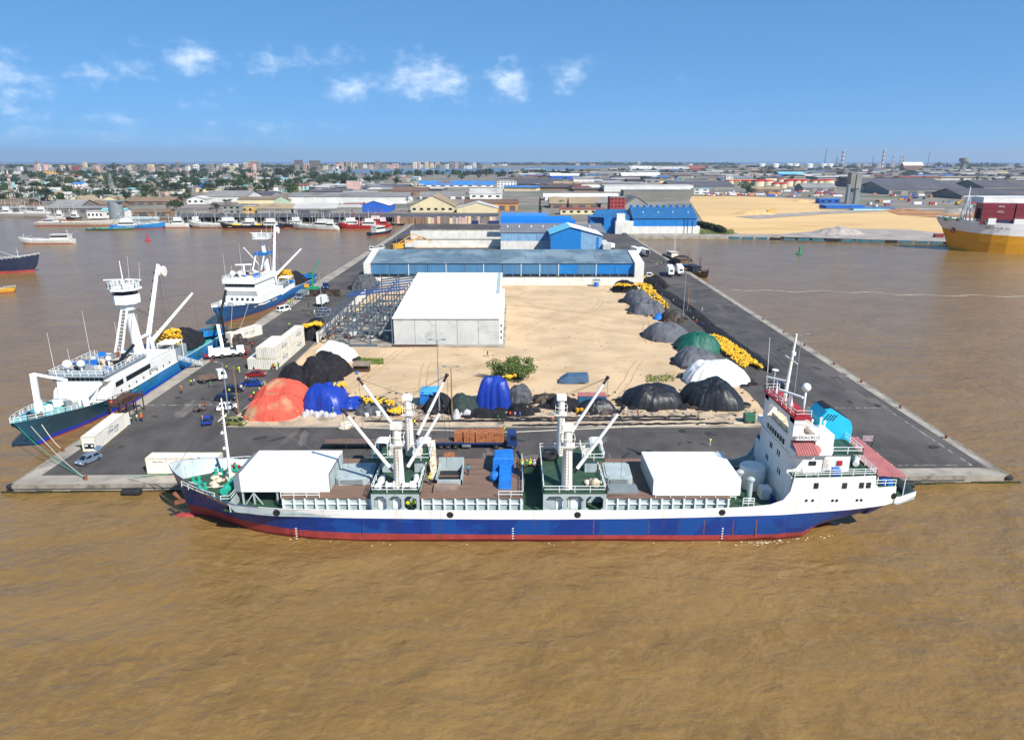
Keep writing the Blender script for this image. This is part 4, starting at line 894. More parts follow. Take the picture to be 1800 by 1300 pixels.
mb = MB(); mb.box(b.x - 3.2, b.x - 1.8, -.1, 0, 0, wr - .8); mb.build('door', MATS['clad_blue_b'], t)
mb = MB(); mb.quad((a.x - .6, -.8, wl), (ap.x, -.8, ap.z + .1), (ap.x, 30, ap.z + .1), (a.x - .6, 30, wl)); mb.build('roof_slope', MATS['roof_aqua'], t)
mb = MB(); mb.quad((ap.x, -.8, ap.z + .1), (b.x + .6, -.8, wr), (b.x + .6, 30, wr), (ap.x, 30, ap.z + .1)); mb.build('roof_slope', MATS['roof_white'], t)
mb = MB(); mb.box(b.x + .1, b.x + 4.5, -4, 20, 0, 6.6); mb.build('annexe', MATS['precast'], t)
# --- big bright blue quay warehouse on the right
t = thing('blue_quay_warehouse', 'tall bright blue warehouse with white base and roof fans on the right quay', 'building', (0, 505, 0))
Y0 = 505; xa, xb = VZ(1112, 411, Y0).x, VZ(1223, 411, Y0).x; zb, ze = 5.2, VZ(1222, 384, Y0).z
mb = MB(); mb.box(xa, xb + 2.5, -.4, 34, 0, zb); mb.build('base_wall', MATS['render_white'], t)
for i in range(6):
    u = xa + (xb - xa) * i / 6; r = MB(); corrug_wall(r, u + .1, u + (xb - xa) / 6 - .1, -.02, zb, ze, 1, .08); r.box(u, u + (xb - xa) / 6, .1, 33, zb, ze); r.build('cladding_panel', MATS['clad_blue_b'], t)
mb = MB(); corrug(mb, xa - .5, xb + .4, -.8, ze, 17, ze + 7, 1.2, .12); corrug(mb, xa - .5, xb + .4, 17, ze + 7, 34, ze, 1.2, .12); mb.add([(xa, 0, ze), (xa, 34, ze), (xa, 17, ze + 6.9), (xb, 0, ze), (xb, 34, ze), (xb, 17, ze + 6.9)], [(0, 1, 2), (3, 5, 4)]); mb.build('roof', M('roof_slate_blue', '2a6394', .5, .1, .2), t)
fan = MB().lathe([(.9, 0), (.9, .8), (1.3, 1.0), (1.3, 1.5), (.4, 1.8)], (0, 0, 0), 10).mesh('roof_fan', MATS['clad_blue_b'])
for i in range(10): link('roof_fan', fan, t, (xa + 1 + i * 4.9, 17, ze + 6.9))
for i in range(4): MB().lathe([(.3, 0), (.3, .8), (.6, .9), (.1, 1.3)], (xa + 8 + i * 11, 7, ze + 3.2), 8).build('roof_vent', MATS['trim_white'], t)
mb = MB(); x2 = VZ(1041, 405, Y0).x; x3 = xa - 2
mb.box(x2 + 9, x3, 4, 30, 0, ze, 0); mb.box(x2, x3, 14, 32, 0, ze, 0); mb.build('side_block', MATS['clad_blue_b'], t)
mb = MB(); mb.quad((x2 - .5, 13, ze), (x3 + .4, 3, ze), (x3 + .4, 24, ze + 5), (x2 + 6, 24, ze + 5)); mb.build('side_roof', MATS['roof_slate_blue'], t)
mb = MB(); mb.box(xa - 13, xa - .1, -2, 8, 0, 9.0); mb.box(xa - 12, xa - 6, 0, 6, 9.0, 14); mb.build('lift_block', MATS['render_white'], t)
mb = MB(); mb.box(xa - 21, xa - 16, 3.9, 4, 0, 6); mb.build('gate', MATS['clad_blue_b'], t)
for i, xx in enumerate((xb - 9, xb - 6.5, xb - 3)): MB().box(xx, xx + .25, -.7, -.45, 0, ze - .5 * i).build('downpipe', MATS['dark'], t)
# ------------------------------------------------------------------ net heaps, tarpaulins, floats
M('tarp_red', 'c8523f', 0.8, .12, .5, alt='b08a66', alt_scale=.16, alt_edge=(.6, .74), bump=0.7, bs=1.1, ridge=True)
M('tarp_blue', '1b3a9c', 0.42, .10, .8, bump=0.7, bs=1.0, ridge=True)
M('tarp_black', '1f2226', 0.48, .2, .6, bump=0.8, bs=1.0, ridge=True)
M('tarp_grey', '5a5c62', 0.75, .14, .5, bump=0.6, bs=1.0, ridge=True)
M('tarp_white', 'e4e3e0', 0.7, .06, .5, bump=0.5, bs=1.0, ridge=True)
M('tarp_green', '0f5a4a', 0.6, .12, .6, bump=0.6, bs=1.0, ridge=True)
M('net_black', '15141a', .95, .5, 1.5, bump=1.0, bs=5, alt='2a272a', alt_scale=.9, alt_edge=(.5, .7))
M('net_brown', '3a302b', .95, .35, 1.2, alt='5c5148', alt_scale=.6, bump=1.0, bs=6)
M('net_grey', '53555a', .95, .25, 1.0, alt='3a3c40', alt_scale=.8, bump=.9, bs=6)
M('net_green', '2c3a36', .9, .25, 1.0, bump=.6, bs=5)
M('float_yellow', 'e0b020', .6, .15, 1.5, alt='b5872a', alt_scale=1.0, alt_edge=(.58, .75))
M('plastic_bag', 'b4b4b4', .5, .15, 2, bump=.5, bs=4)
def heap_mb(rx, ry, h, seed, fold=.10, lump=.18, sharp=.75, nA=110, nR=24, p=1.6):
    """cloth or net thrown over a pile: uneven outline, humps below, sharp creases running down the flanks"""
    mb = MB(); vs = []; o = seed * 13.7; nz = mnoise.noise
    for k in range(nR + 1):
        t = k / nR
        for i in range(nA):
            a = 2 * math.pi * i / nA; c, s = math.cos(a), math.sin(a)
            ed = 1 + 1.2 * lump * nz((c * .9 + o, s * .9, o)) + t ** 4 * (.6 * lump * nz((c * 3.1 + o, s * 3.1, 2)) + .07 * nz((c * 9 + o, s * 9, 2)))
            ed *= (abs(c) ** 2.9 + abs(s) ** 2.9) ** (-1 / 2.9) * .93; x, y = rx * t * ed * c, ry * t * ed * s
            wx, wy = nz((x * .3 + o, y * .3, 1)), nz((x * .3 + o, y * .3, 8))
            cr = 1 - 2.4 * abs(nz((c * 6.5 + wx * 2.2 + o, s * 6.5 + wy * 2.2, t * 2))); cr2 = 1 - 2.4 * abs(nz((x * 1.0 + wx * 3 + o, y * 1.0 + wy * 3, 3))); hump = max(0, nz((x * .42 + o, y * .42, 11)))
            z = h * max(0, 1 - t ** p) ** sharp
            z *= 1 + 1.2 * lump * nz((x * .24 + o, y * .24, 4)) + .35 * lump * nz((x * .7 + o, y * .7, 7))
            e_ = min(1, (1 - t) * 5); z += (h * .25 * lump * hump + min(h, 3.5) * fold * (.22 * cr * t + .5 * cr2)) * e_
            vs.append((x + .4 * fold * rx * wx * t, y + .4 * fold * ry * wy * t, max(-.05, z) if k < nR else -.05))
    mb.add(vs, [(k * nA + i, k * nA + (i + 1) % nA, (k + 1) * nA + (i + 1) % nA, (k + 1) * nA + i) for k in range(1, nR) for i in range(nA)])
    mb.add([vs[0]] + vs[nA:2 * nA], [(0, i + 1, (i + 1) % nA + 1) for i in range(nA)])
    return mb
HEAPS = []
seedc = [0]
def heap(name, label, cat, xl, xr, yb, yt, depth, mat, fold=.10, lump=.18, sharp=.75, p=1.6, rz=0, group=None):
    seedc[0] += 1
    a, b = G(xl, yb), G(xr, yb); cx = (a.x + b.x) / 2; cy = a.y + depth / 2; rx = (b.x - a.x) / 2
    top = VZ((xl + xr) / 2, yt, cy); cx = cx * cy / a.y * .5 + cx * .5
    o = heap_mb(rx * 1.03, depth * .58, max(.6, top.z) * .93, seedc[0], fold, lump * 1.35, sharp * .85, p=p + .7).build(name, MATS[mat], smooth=True, loc=(cx, cy, .05), rz=rz)
    HEAPS.append((cx, cy, rx, depth / 2)); return tag(o, label, cat, group)
heap('tarped_net', 'salmon-red tarpaulin heap with a sandy crown, nearest the asphalt', 'tarp heap', 430, 537, 738, 690, 8.5, 'tarp_red', .16, .16, .9, 1.6)
heap('tarped_net', 'second red tarpaulin heap directly behind the sandy-crowned one', 'tarp heap', 447, 545, 708, 666, 9, 'tarp_red', .14, .2, .85, 1.6)
heap('fishing_net', 'black net heap in front of the white containers and behind the red tarpaulins', 'net heap', 484, 545, 687, 640, 11, 'net_black', .06, .25, .8)
heap('fishing_net', 'taller black net heap with yellow floats beside the white tarpaulin', 'net heap', 520, 604, 684, 619, 16, 'net_black', .06, .25, .9)
heap('tarped_net', 'white tarpaulin heap near the white container stack', 'tarp heap', 546, 622, 640, 601, 9, 'tarp_white', .12, .15, .7, 2.0)
heap('tarped_net', 'shiny royal blue tarpaulin heap next to the red ones', 'tarp heap', 529, 614, 728, 674, 8, 'tarp_blue', .14, .14, .7, 2.4)
heap('tarped_net', 'low royal blue tarpaulin trailing off the big blue heap', 'tarp heap', 598, 640, 722, 700, 5, 'tarp_blue', .16, .2)
heap('fishing_net', 'grey green net heap dotted with floats right of the royal blue tarpaulin', 'net heap', 616, 702, 730, 700, 7, 'net_grey', .1, .3)
heap('fishing_net', 'black net mound by the leaning poles near the sky blue shack', 'net heap', 742, 800, 727, 694, 6, 'net_black', .1, .3)
heap('tarped_net', 'dark green sheet heap left of the tall blue tarpaulin', 'tarp heap', 786, 842, 732, 694, 7, 'net_green', .14, .2)
heap('tarped_net', 'tall blue tarpaulin heap with white patches below the bush', 'tarp heap', 833, 903, 722, 662, 6.5, 'tarp_blue', .16, .2, .6, 2.4)
heap('fishing_net', 'grey net heap leaning on the tall patched blue tarpaulin', 'net heap', 888, 938, 712, 677, 6, 'net_grey', .08, .2, .7)
heap('fishing_net', 'black net under the hem of the tall blue tarpaulin', 'net heap', 818, 880, 736, 718, 3.2, 'net_black', .08, .2)
heap('fishing_net', 'small black net pile where the workers sit', 'net heap', 892, 940, 731, 708, 4.5, 'net_black', .08, .25)
heap('fishing_net', 'brown tangle of net and rope behind the second far derrick post', 'net heap', 936, 1000, 716, 693, 7, 'net_brown', .12, .4)
heap('fishing_net', 'black tangled net before the small blue container', 'net heap', 960, 1022, 722, 698, 5, 'net_black', .12, .4)
heap('tarped_net', 'peaked black sheet heap in front of the small blue container', 'tarp heap', 1012, 1082, 728, 700, 6, 'tarp_black', .14, .18, .9)
heap('tarped_net', 'glossy black tarpaulin heap, left one of the two by the kerb', 'tarp heap', 1090, 1212, 722, 673, 10, 'tarp_black', .10, .16, .7, 2.2)
heap('tarped_net', 'glossy black tarpaulin heap, right one of the two by the kerb', 'tarp heap', 1198, 1312, 722, 668, 10, 'tarp_black', .12, .16, .75, 2.0)
heap('tarped_net', 'bright white tarpaulin heap behind the two black ones', 'tarp heap', 1200, 1322, 681, 633, 11, 'tarp_white', .12, .12, .75, 2.0)
heap('tarped_net', 'slate grey tarpaulin heap between the green and white ones', 'tarp heap', 1188, 1262, 650, 612, 11, 'tarp_grey', .12, .15, .75)
heap('tarped_net', 'dark green tarpaulin heap beside the yellow floats', 'tarp heap', 1190, 1268, 622, 584, 11, 'tarp_green', .12, .15, .9)
heap('tarped_net', 'pale slate tarpaulin heap behind the green one', 'tarp heap', 1130, 1216, 602, 567, 12, 'tarp_grey', .10, .15, .7)
heap('fishing_net', 'dark brown net heap between the slate tarpaulins', 'net heap', 1164, 1204, 568, 546, 9, 'net_brown', .06, .2)
heap('tarped_net', 'big grey sheet heap, second along the sand from the blue warehouse', 'tarp heap', 1106, 1172, 556, 524, 14, 'tarp_grey', .10, .2, .8)
heap('tarped_net', 'grey sheet heap next to the yellow-roped black one', 'tarp heap', 1096, 1150, 538, 510, 14, 'tarp_grey', .10, .2, .8)
heap('fishing_net', 'black net dome laced with yellow rope at the warehouse corner', 'net heap', 1078, 1122, 515, 491, 10, 'net_black', .05, .15)
heap('fishing_net', 'black net heap by the road right of the warehouse wall', 'net heap', 1136, 1178, 508, 486, 16, 'net_black', .05, .25)
heap('fishing_net', 'black net heap crowned with yellow floats behind the container stack', 'net heap', 533, 572, 598, 560, 12, 'net_black', .05, .15, .6, 2.4)
heap('tarped_net', 'translucent grey sheet heap behind the steel frame', 'tarp heap', 612, 662, 512, 482, 18, 'net_grey', .12, .2)
mb = MB(); rg = random.Random(12)          # loose ends of net spilling from under the covers
for cx, cy, rx, ry in HEAPS:
    for i in range(9):
        a = rg.uniform(0, 6.3); q = heap_mb(rg.uniform(.8, 2.2), rg.uniform(.6, 1.5), rg.uniform(.3, .9), rg.randrange(200), .1, .4, .7, 12, 4); ox, oy = cx + math.cos(a) * rx * 1.02, cy + math.sin(a) * ry * 1.02
        mb.add([(v[0] + ox, v[1] + oy, v[2] + .04) for v in q.v], q.f, rg.randrange(3))
tag(mb.build('loose_net', [MATS['net_black'], MATS['net_brown'], MATS['net_black']], smooth=True), 'loose dark net ends spilling from under the covered heaps', kind='stuff')
# the long dark net laid out beside the road
mb = MB(); P = [G(1132, 500), G(1165, 520), G(1200, 545), G(1232, 575), G(1272, 605), G(1306, 630), G(1338, 655)]
rings = []
for k in range(60):
    u = k / 59 * (len(P) - 1); i = min(int(u), len(P) - 2); c = P[i].lerp(P[i + 1], u - i); c = c + Vector((2.6, 0, 0)); w = 2.8 + 1.4 * mnoise.noise((k * .35, 0, 0)); w *= min(1, k / 4, (59 - k) / 4) + .02
    rings.append([(c.x + w * s + .5 * mnoise.noise((k * .6, s, 3)), c.y, max(-.02, 1.0 * (1 - s * s) * (1 + 1.1 * mnoise.noise((k * .9, s * 3, 1)))) - .02) for s in (-1, -.75, -.45, -.15, .15, .45, .75, 1)])
mb.loft(rings); tag(mb.build('laid_out_net', MATS['net_black'], smooth=True), 'long black net laid out beside the right-hand road', 'net')
# rows of net pulled across the asphalt at the head of the lot
for y0, xa, xb, wd, lab in ((742, 640, 1240, 1.1, 'black net drawn out in a long row near the kerb'), (749, 900, 1290, .8, 'second black net row looped across the asphalt'), (737, 880, 1230, .9, 'black net row closest to the kerb on the right')):
    a, b = G(xa, y0), G(xb, y0 - 4); rings = []
    for k in range(120):
        c = a.lerp(b, k / 119); wv = .35 * mnoise.noise((k * .25, y0, 0)) + .25 * abs(math.sin(k * .35)); h = .28 * (1 + .6 * mnoise.noise((k * .5, y0, 5)))
        w = wd * (.6 + .4 * mnoise.noise((k * .2, y0, 9))) * min(1, k / 5 + .1, (119 - k) / 5 + .1)
        rings.append([(c.x, c.y + wv - w, -.02), (c.x, c.y + wv - w * .4, h), (c.x, c.y + wv + w * .4, h), (c.x, c.y + wv + w, -.02)])
    mb = MB().loft(rings); tag(mb.build('net_row', MATS['net_black'], smooth=True), lab, 'net')
mb = MB(); a = G(640, 757); mb.path([G(638, 752) + Vector((0, 0, .08)), G(760, 756) + Vector((0, 0, .08)), G(900, 760) + Vector((0, 0, .1)), G(1100, 751) + Vector((0, 0, .1)), G(1310, 743) + Vector((0, 0, .1))], .09, 6)
tag(mb.build('rope', MATS['rope_white']), 'long pale rope stretched across the asphalt beside the black nets', 'rope')
mb = MB()
for i in range(3): mb.lathe([(.9, 0), (1.3, .0), (1.35, .2), (1.1, .35), (.9, .25)], (i * .15, i * .1, .1 + i * .25), 18)
tag(mb.build('rope_coil', MATS['rope_white'], loc=G(606, 752) + Vector((0, 0, .02))), 'white coil of rope lying at the end of the black net row', 'rope')
# floats: strings of short corks
cork = [(.001, -.3), (.12, -.27), (.16, -.1), (.16, .1), (.12, .27), (.001, .3)]
def floats(name, label, pts, n, spread, z0, seed, zf=None):
    rg = random.Random(seed); mb = MB()
    base = MB().lathe(cork, (0, 0, 0), 6, axis='X')
    p = Vector(pts[0]); L = len(pts) - 1; a = 0
    for i in range(n):
        u = (i / n * 7.0) % 1 * L; k = min(int(u), L - 1); c = Vector(pts[k]).lerp(Vector(pts[k + 1]), u - k)
        a = math.sin(i * .33) * 1.3 + rg.uniform(-.5, .5)
        off = Vector((math.sin(i * .13 + i // 40) * spread[0] + rg.gauss(0, .25), math.cos(i * .21) * spread[1] + rg.gauss(0, .2), 0))
        q = c + off; z = (zf(q.x, q.y) if zf else z0) + rg.uniform(.1, .55)
        m = Matrix.Translation((q.x, q.y, z)) @ Matrix.Rotation(a, 4, 'Z') @ Matrix.Rotation(rg.uniform(-.5, .5), 4, 'Y') @ Matrix.Scale(1.5, 4)
        mb.add([m @ Vector(v) for v in base.v], base.f)
    return tag(mb.build(name, MATS['float_yellow'], smooth=True), label, kind='stuff')
floats('float_line', 'tangled yellow floats at the foot of the green tarpaulin', [G(1252, 596), G(1284, 618), G(1318, 646)], 900, (2.4, 2.8), .5, 1)
floats('float_line', 'yellow floats running beside the road behind the grey sheets', [G(1130, 500), G(1140, 514), G(1166, 542)], 520, (1.9, 4), .5, 2)
floats('float_line', 'yellow floats at the warehouse corner by the parked lorry', [G(1128, 500), G(1146, 488)], 160, (1.5, 4), .5, 3)
floats('float_line', 'yellow floats on the black heap behind the container stack', [G(536, 574, 4.5), G(552, 566, 5), G(564, 572, 4.5)], 120, (1.0, 1.2), 4.4, 4)
floats('float_line', 'yellow floats hanging between the black net and white tarpaulin', [G(556, 628, 2), G(580, 640, 1), G(588, 646, .5)], 150, (1.0, 1.2), 2.2, 5)
floats('float_line', 'few yellow floats lying on the royal blue tarpaulin', [G(580, 676, 5), G(604, 682, 4)], 26, (.8, .6), 4.6, 6)
floats('float_line', 'scattered pale yellow floats on the grey green net heap', [G(632, 706, 2), G(690, 712, 2)], 34, (1.5, 1.5), 2.2, 7)
floats('float_line', 'yellow floats behind the near derrick post on the grey net', [G(690, 728, .5), G(712, 722, .5)], 60, (1.0, .8), .8, 8)
floats('float_line', 'yellow rope and floats lacing the black dome at the warehouse corner', [G(1088, 506, 2), G(1098, 497, 4), G(1116, 505, 2)], 90, (2, 2), 3.0, 9)
floats('float_line', 'yellow floats peeping over the tall patched blue tarpaulin', [G(888, 662, 6), G(900, 666, 5)], 20, (.6, .5), 5.6, 10)
# rubbish bags
for lab, xa, xb, y, n, s in (('row of crumpled grey plastic bags before the royal blue tarpaulin', 532, 590, 731, 16, .75), ('grey plastic bags heaped by the near derrick post', 664, 722, 727, 22, .8), ('shiny pale plastic sacks at the foot of the lamp post', 802, 826, 733, 11, 1.0)):
    mb = MB()
    for i in range(n):
        c = G(rng.uniform(xa, xb), y + rng.uniform(-4, 2)); mb.add(*(lambda h: ([(c.x + v[0], c.y + v[1], v[2]) for v in h.v], h.f))(heap_mb(rng.uniform(.7, 1.2) * s, rng.uniform(.6, 1) * s, rng.uniform(.8, 1.5) * s, 40 + i + n, .2, .25, .6, 14, 5)))
    tag(mb.build('plastic_sacks', MATS['plastic_bag'], smooth=True), lab, 'sacks', kind='stuff')
M('litter', 'a9a6a0', .8, .3, 3, alt='4a463f', alt_scale=2)
mb = MB()
for i in range(520):
    x = rng.uniform(590, 1330); y = rng.choice([rng.gauss(706, 12), rng.gauss(726, 7)]); y = max(668, min(737, y)); c = G(x, y); s = rng.uniform(.08, .35)
    mb.obox((c.x, c.y, .12 + s * .3), (s * rng.uniform(1, 3), s, s * .5), rng.uniform(0, 3), rng.choice([0, 0, 1, 2]))
tag(mb.build('litter', [MATS['litter'], MATS['net_black'], MATS['net_brown']]), 'scraps of net, plastic and wood littering the head of the lot', kind='stuff')
mb = MB()
for i in range(420):
    x = rng.uniform(640, 1180); y = rng.uniform(520, 668); c = G(x, y); s = rng.uniform(.06, .22)
    if -35 < c.x < -2 and c.y > 187: continue
    mb.obox((c.x, c.y, .1), (s * rng.uniform(1, 3), s, s * .5), rng.uniform(0, 3), rng.choice([0, 1, 2]))
tag(mb.build('pebbles', [MATS['litter'], MATS['net_brown'], MATS['sand_dirty']]), 'small stones and scraps scattered over the sand lot', kind='stuff')
# ------------------------------------------------------------------ containers
M('container_white', 'e2ded2', .6, .05, .5, streak='a8865c', streak_amt=.45, rnd=.04)
M('container_frame', 'd8cda8', .6, .1, 1, streak='9a6f3c', streak_amt=.6)
M('container_red', '7c2430', .6, .08, .4, rnd=.06)
M('container_navy', '1e2c5c', .6, .1, .4)
M('letter_black', '2a2d33', .7, .05, 1)
M('letter_white', 'e6e4de', .7, .05, 1)
CL, CW, CHt = 12.19, 2.44, 2.9
def container(label, loc, rz, end='door', text='CMA CGM', open_doors=False, group=None, mat='container_white', L=CL):
    t = thing('container', label, 'container', loc, rz, group); h = L / 2; w = CW / 2
    mb = MB(); mb.box(-h + .06, h - .06, -w + .05, w - .05, .15, CHt - .04)
    for i in range(1, 12):
        x = -h + L * i / 12; mb.box(x - .03, x + .03, -w + .03, w - .03, .18, CHt - .02)
    mb.build('body', MATS[mat], t)
    mb = MB()
    for sx in (-1, 1):
        for sy in (-1, 1): mb.box(sx * h - (.14 if sx > 0 else 0), sx * h + (0 if sx > 0 else .14), sy * w - (.12 if sy > 0 else 0), sy * w + (0 if sy > 0 else .12), 0, CHt)
    for sy in (-1, 1):
        y0 = sy * w - (.1 if sy > 0 else 0); mb.box(-h + .14, h - .14, y0, y0 + .1, 0, .17); mb.box(-h + .14, h - .14, y0, y0 + .1, CHt - .1, CHt - .002)
    for sx in (-1, 1):
        x0 = sx * h - (.1 if sx > 0 else 0); mb.box(x0, x0 + .1, -w + .12, w - .12, 0, .17); mb.box(x0, x0 + .1, -w + .12, w - .12, CHt - .12, CHt - .002)
    mb.build('frame', MATS['container_frame' if mat == 'container_white' else mat], t)
    for sx in (-1, 1):
        if end == 'unit' and sx < 0:
            mb = MB(); mb.box(-h + .01, -h + .06, -w + .35, w - .35, .55, 1.5, 0); mb.box(-h, -h + .02, -w + .5, -w + .9, .9, 1.3, 1); mb.box(-h, -h + .02, .2, .8, 1.0, 1.3, 1)
            mb.build('reefer_unit', [MATS['dark'], MATS['trim_white']], t)
        else:
            for sy in (-1, 1):
                d = MB(); 
                if open_doors and sx > 0: d.obox((h + .55, sy * (w + .12), CHt / 2), (1.15, .06, CHt - .3), sy * .18)
                else: d.box(sx * (h - .02) - .03, sx * (h - .02) + .03, min(sy * .02, sy * (w - .14)), max(sy * .02, sy * (w - .14)), .18, CHt - .13)
                d = d.build('door', MATS[mat], t)
                if not (open_doors and sx > 0):
                    lb = MB()
                    for k in (.3, .8): lb.bar((sx * (h + .035), sy * k, .2), (sx * (h + .035), sy * k, CHt - .15), .05)
                    lb.build('lock_bar', MATS['steel_grey'], d)
    if text:
        for sy in (-1, 1):
            lettering(text, .95, MATS['letter_black'], t, (.9 * (1 if sy > 0 else 1), sy * (w - .015), 1.55), (R(90), 0, 0 if sy < 0 else R(180)), sx=.95)
            mb = MB(); 
            for k in range(7): mb.bar((-.6 + k * .22, sy * (w - .01), 2.25 + .12 * math.sin(k * .5)), (-.4 + k * .22, sy * (w - .01), 2.25 + .12 * math.sin(k * .5 + .5)), .05)
            for k in range(7): mb.bar((1.2 + k * .22, sy * (w - .01), .95 - .12 * math.sin(k * .5)), (1.42 + k * .22, sy * (w - .01), .95 - .12 * math.sin(k * .5 + .5)), .05)
            mb.build('swoosh', MATS['letter_black'], t)
    return t
container('white reefer container standing alone at the pier corner with its far doors open', (-77.9, 121.4, .01), R(95), 'unit', 'CMA CGM', True)
c = container('plain white container lying across the quay beside the cargo ship bow', (-56.0, 107.2, .01), R(0), 'unit', None)
lettering('CRLU 124141', .3, MATS['letter_black'], c, (-4.0, -CW / 2 - .012, 2.2), (R(90), 0, 0))
container('white container set askew on the quay edge behind the dark machinery', (-80.4, 198.9, .01), R(64), 'door')
X0, Y0 = -67.3 + CW / 2, 166.6 + CL / 2
container('bottom left container at the front of the white stack', (X0, Y0, .01), R(90))
container('bottom middle container at the front of the white stack', (X0 + CW + .04, Y0, .01), R(90))
container('bottom right container at the front of the white stack', (X0 + 2 * CW + .08, Y0, .01), R(90))
container('upper left container at the front of the white stack', (X0 + CW + .04, Y0 - .1, .02 + CHt), R(90))
container('upper right container at the front of the white stack', (X0 + 2 * CW + .08, Y0 - .1, .02 + CHt), R(90))
container('bottom container at the rear of the white stack', (X0 + 2 * CW + .12, Y0 + CL + .15, .01), R(90))
container('top container at the rear of the white stack', (X0 + 2 * CW + .12, Y0 + CL + .15, .02 + CHt), R(90))

# ------------------------------------------------------------------ vehicles
M('tyre', '1b1b1d', .8, .2, 2); M('rim', 'b8b8b8', .4, .1, 2, metal=.6); M('lamp_clear', 'e8eae8', .2, .05, 1)
M('car_silver_blue', '7d8ca0', .3, .04, 1, metal=.3); M('car_blue', '1c3a8c', .3, .05, 1); M('car_olive', '8f8c4a', .3, .04, 1, metal=.2); M('car_white', 'e8e8e4', .35, .03, 1)
M('car_navy', '1b2440', .3, .05, 1); M('car_grey', '6a7278', .35, .05, 1); M('car_red', '8c1f22', .4, .08, 1); M('truck_blue', '233a6e', .45, .1, 1, streak='4a3b33', streak_amt=.3); M('truck_bed', '6b564c', .85, .25, .8, st=(1, 4, 1))
M('truck_green', '3a6b50', .5, .1, 1); M('carton', 'a8683f', .85, .1, 1.5, alt='8a5433', alt_scale=1.2)
def inset(q, k, off):
    c = sum((Vector(p) for p in q), Vector()) / 4; n = (Vector(q[1]) - Vector(q[0])).cross(Vector(q[3]) - Vector(q[0])).normalized()
    return [c + (Vector(p) - c) * k + n * off for p in q]
WH = {}
def wheel(par, x, y, r=.32, w=.2):
    key = (r, w)
    if key not in WH:
        WH[key] = (MB().lathe([(r * .62, -w / 2), (r * .92, -w / 2), (r, -w / 2 + .03), (r, w / 2 - .03), (r * .92, w / 2), (r * .62, w / 2)], (0, 0, 0), 14, axis='Y').mesh('tyre', MATS['tyre']),
                   MB().lathe([(.02, -w / 2 - .01), (r * .6, -w / 2 + .02), (r * .6, w / 2 - .02), (.02, w / 2 + .01)], (0, 0, 0), 12, axis='Y').mesh('rim', MATS['rim']))
    t = link('wheel', WH[key][0], par, (x, y, r)); link('rim', WH[key][1], t); return t
def car(label, loc, rz, mat, L=4.1, W=1.7, H=1.5, hood=1.0, tail=.25, cat='car', van=False, hatch_open=False, name='parked_car'):
    t = thing(name, label, cat, (loc[0], loc[1], .02), rz); h, w = L / 2, W / 2; m = MATS[mat]
    mb = MB(); zs = .95 if not van else 1.05
    pr = [(-h, .42), (-h + .02, .75), (-h + .08, zs), (-h + tail, zs), (h - hood, zs), (h - .25, .78), (h, .62), (h - .02, .34), (h - .3, .26), (-h + .3, .28)]
    n = len(pr)
    for k, (s0, s1) in enumerate(((-1, -.93),)): pass
    ring = lambda y, sc_: [(x * (1 if sc_ == 1 else .985), y, z) for x, z in pr]
    mb.loft([ring(-w + .08, 0), ring(-w, 1), ring(w, 1), ring(w - .08, 0)][0:1] + [ring(-w + .02, 1), ring(w - .02, 1)], 0, True, True)
    a0, a1 = -h + .12, h - hood + .35; b0, b1 = (-h + .45 + tail, h - hood - .45) if not van else (-h + .2, h - hood - .15)
    zb, zt, wb_, wt = zs - .02, H, w - .06, w - .2
    B = [(a0, -wb_, zb), (a1, -wb_, zb), (a1, wb_, zb), (a0, wb_, zb)]; T = [(b0, -wt, zt), (b1, -wt, zt), (b1, wt, zt), (b0, wt, zt)]
    mb.add(B + T, [(0, 1, 5, 4), (1, 2, 6, 5), (2, 3, 7, 6), (3, 0, 4, 7), (4, 5, 6, 7)])
    mb.build('body', m, t)
    g = MATS['glass_dark']
    MB().poly(inset([B[1], B[2], T[2], T[1]], .86, .012)).build('windscreen', g, t); MB().poly(inset([B[3], B[0], T[0], T[3]], .84, .012)).build('rear_window', g, t)
    for q in ([B[0], B[1], T[1], T[0]], [B[2], B[3], T[3], T[2]]):
        lo, hi = (Vector(q[0]) + Vector(q[1])) / 2, (Vector(q[3]) + Vector(q[2])) / 2
        MB().poly(inset([q[0], lo, hi, q[3]], .8, .012)).build('side_window', g, t); MB().poly(inset([lo, q[1], q[2], hi], .8, .012)).build('side_window', g, t)
    for x in (-h + .75, h - .8):
        for y in (-w + .08, w - .08): wheel(t, x, y)
    for y in (-w + .3, w - .3): MB().box(h - .12, h + .01, y - .18, y + .18, .6, .75).build('headlight', MATS['lamp_clear'], t)
    if hatch_open: MB().obox((-h - .05, 0, H + .35), (1.0, W - .3, .06), 0, 0, 0, R(35)).build('tailgate', m, t)
    return t
P = lambda x, y: G(x, y)
car('small silver-blue hatchback with raised tailgate parked at the pier corner', P(157, 812), R(-112), 'car_silver_blue', hatch_open=True)
car('small royal blue car by the painted line on the left apron', P(366, 743), R(105), 'car_blue')
car('olive gold hatchback parked in front of the red tarpaulin heap', P(416, 746), R(-10), 'car_olive')
car('white estate car parked by the lamp post left of the red tarpaulin', P(400, 719), R(25), 'car_white', 4.4)
car('dark navy car parked second from the lamp post', P(397, 703), R(5), 'car_navy', 4.5)
car('dark navy car parked behind the brown wooden pole', P(412, 688), R(8), 'car_navy', 4.4)
car('white minibus parked beside the second seiner', P(499, 547), R(55), 'car_white', 4.9, 1.9, 2.1, .7, cat='van', van=True, name='parked_van')
car('grey saloon parked at the foot of the steel frame', P(566, 558), R(15), 'car_grey', 4.4)
car('pale grey car parked behind the grey saloon', P(570, 548), R(15), 'car_silver_blue', 4.4)
car('dark blue car half hidden behind the ship mast at the right', P(1366, 682), R(10), 'car_navy', 4.4)
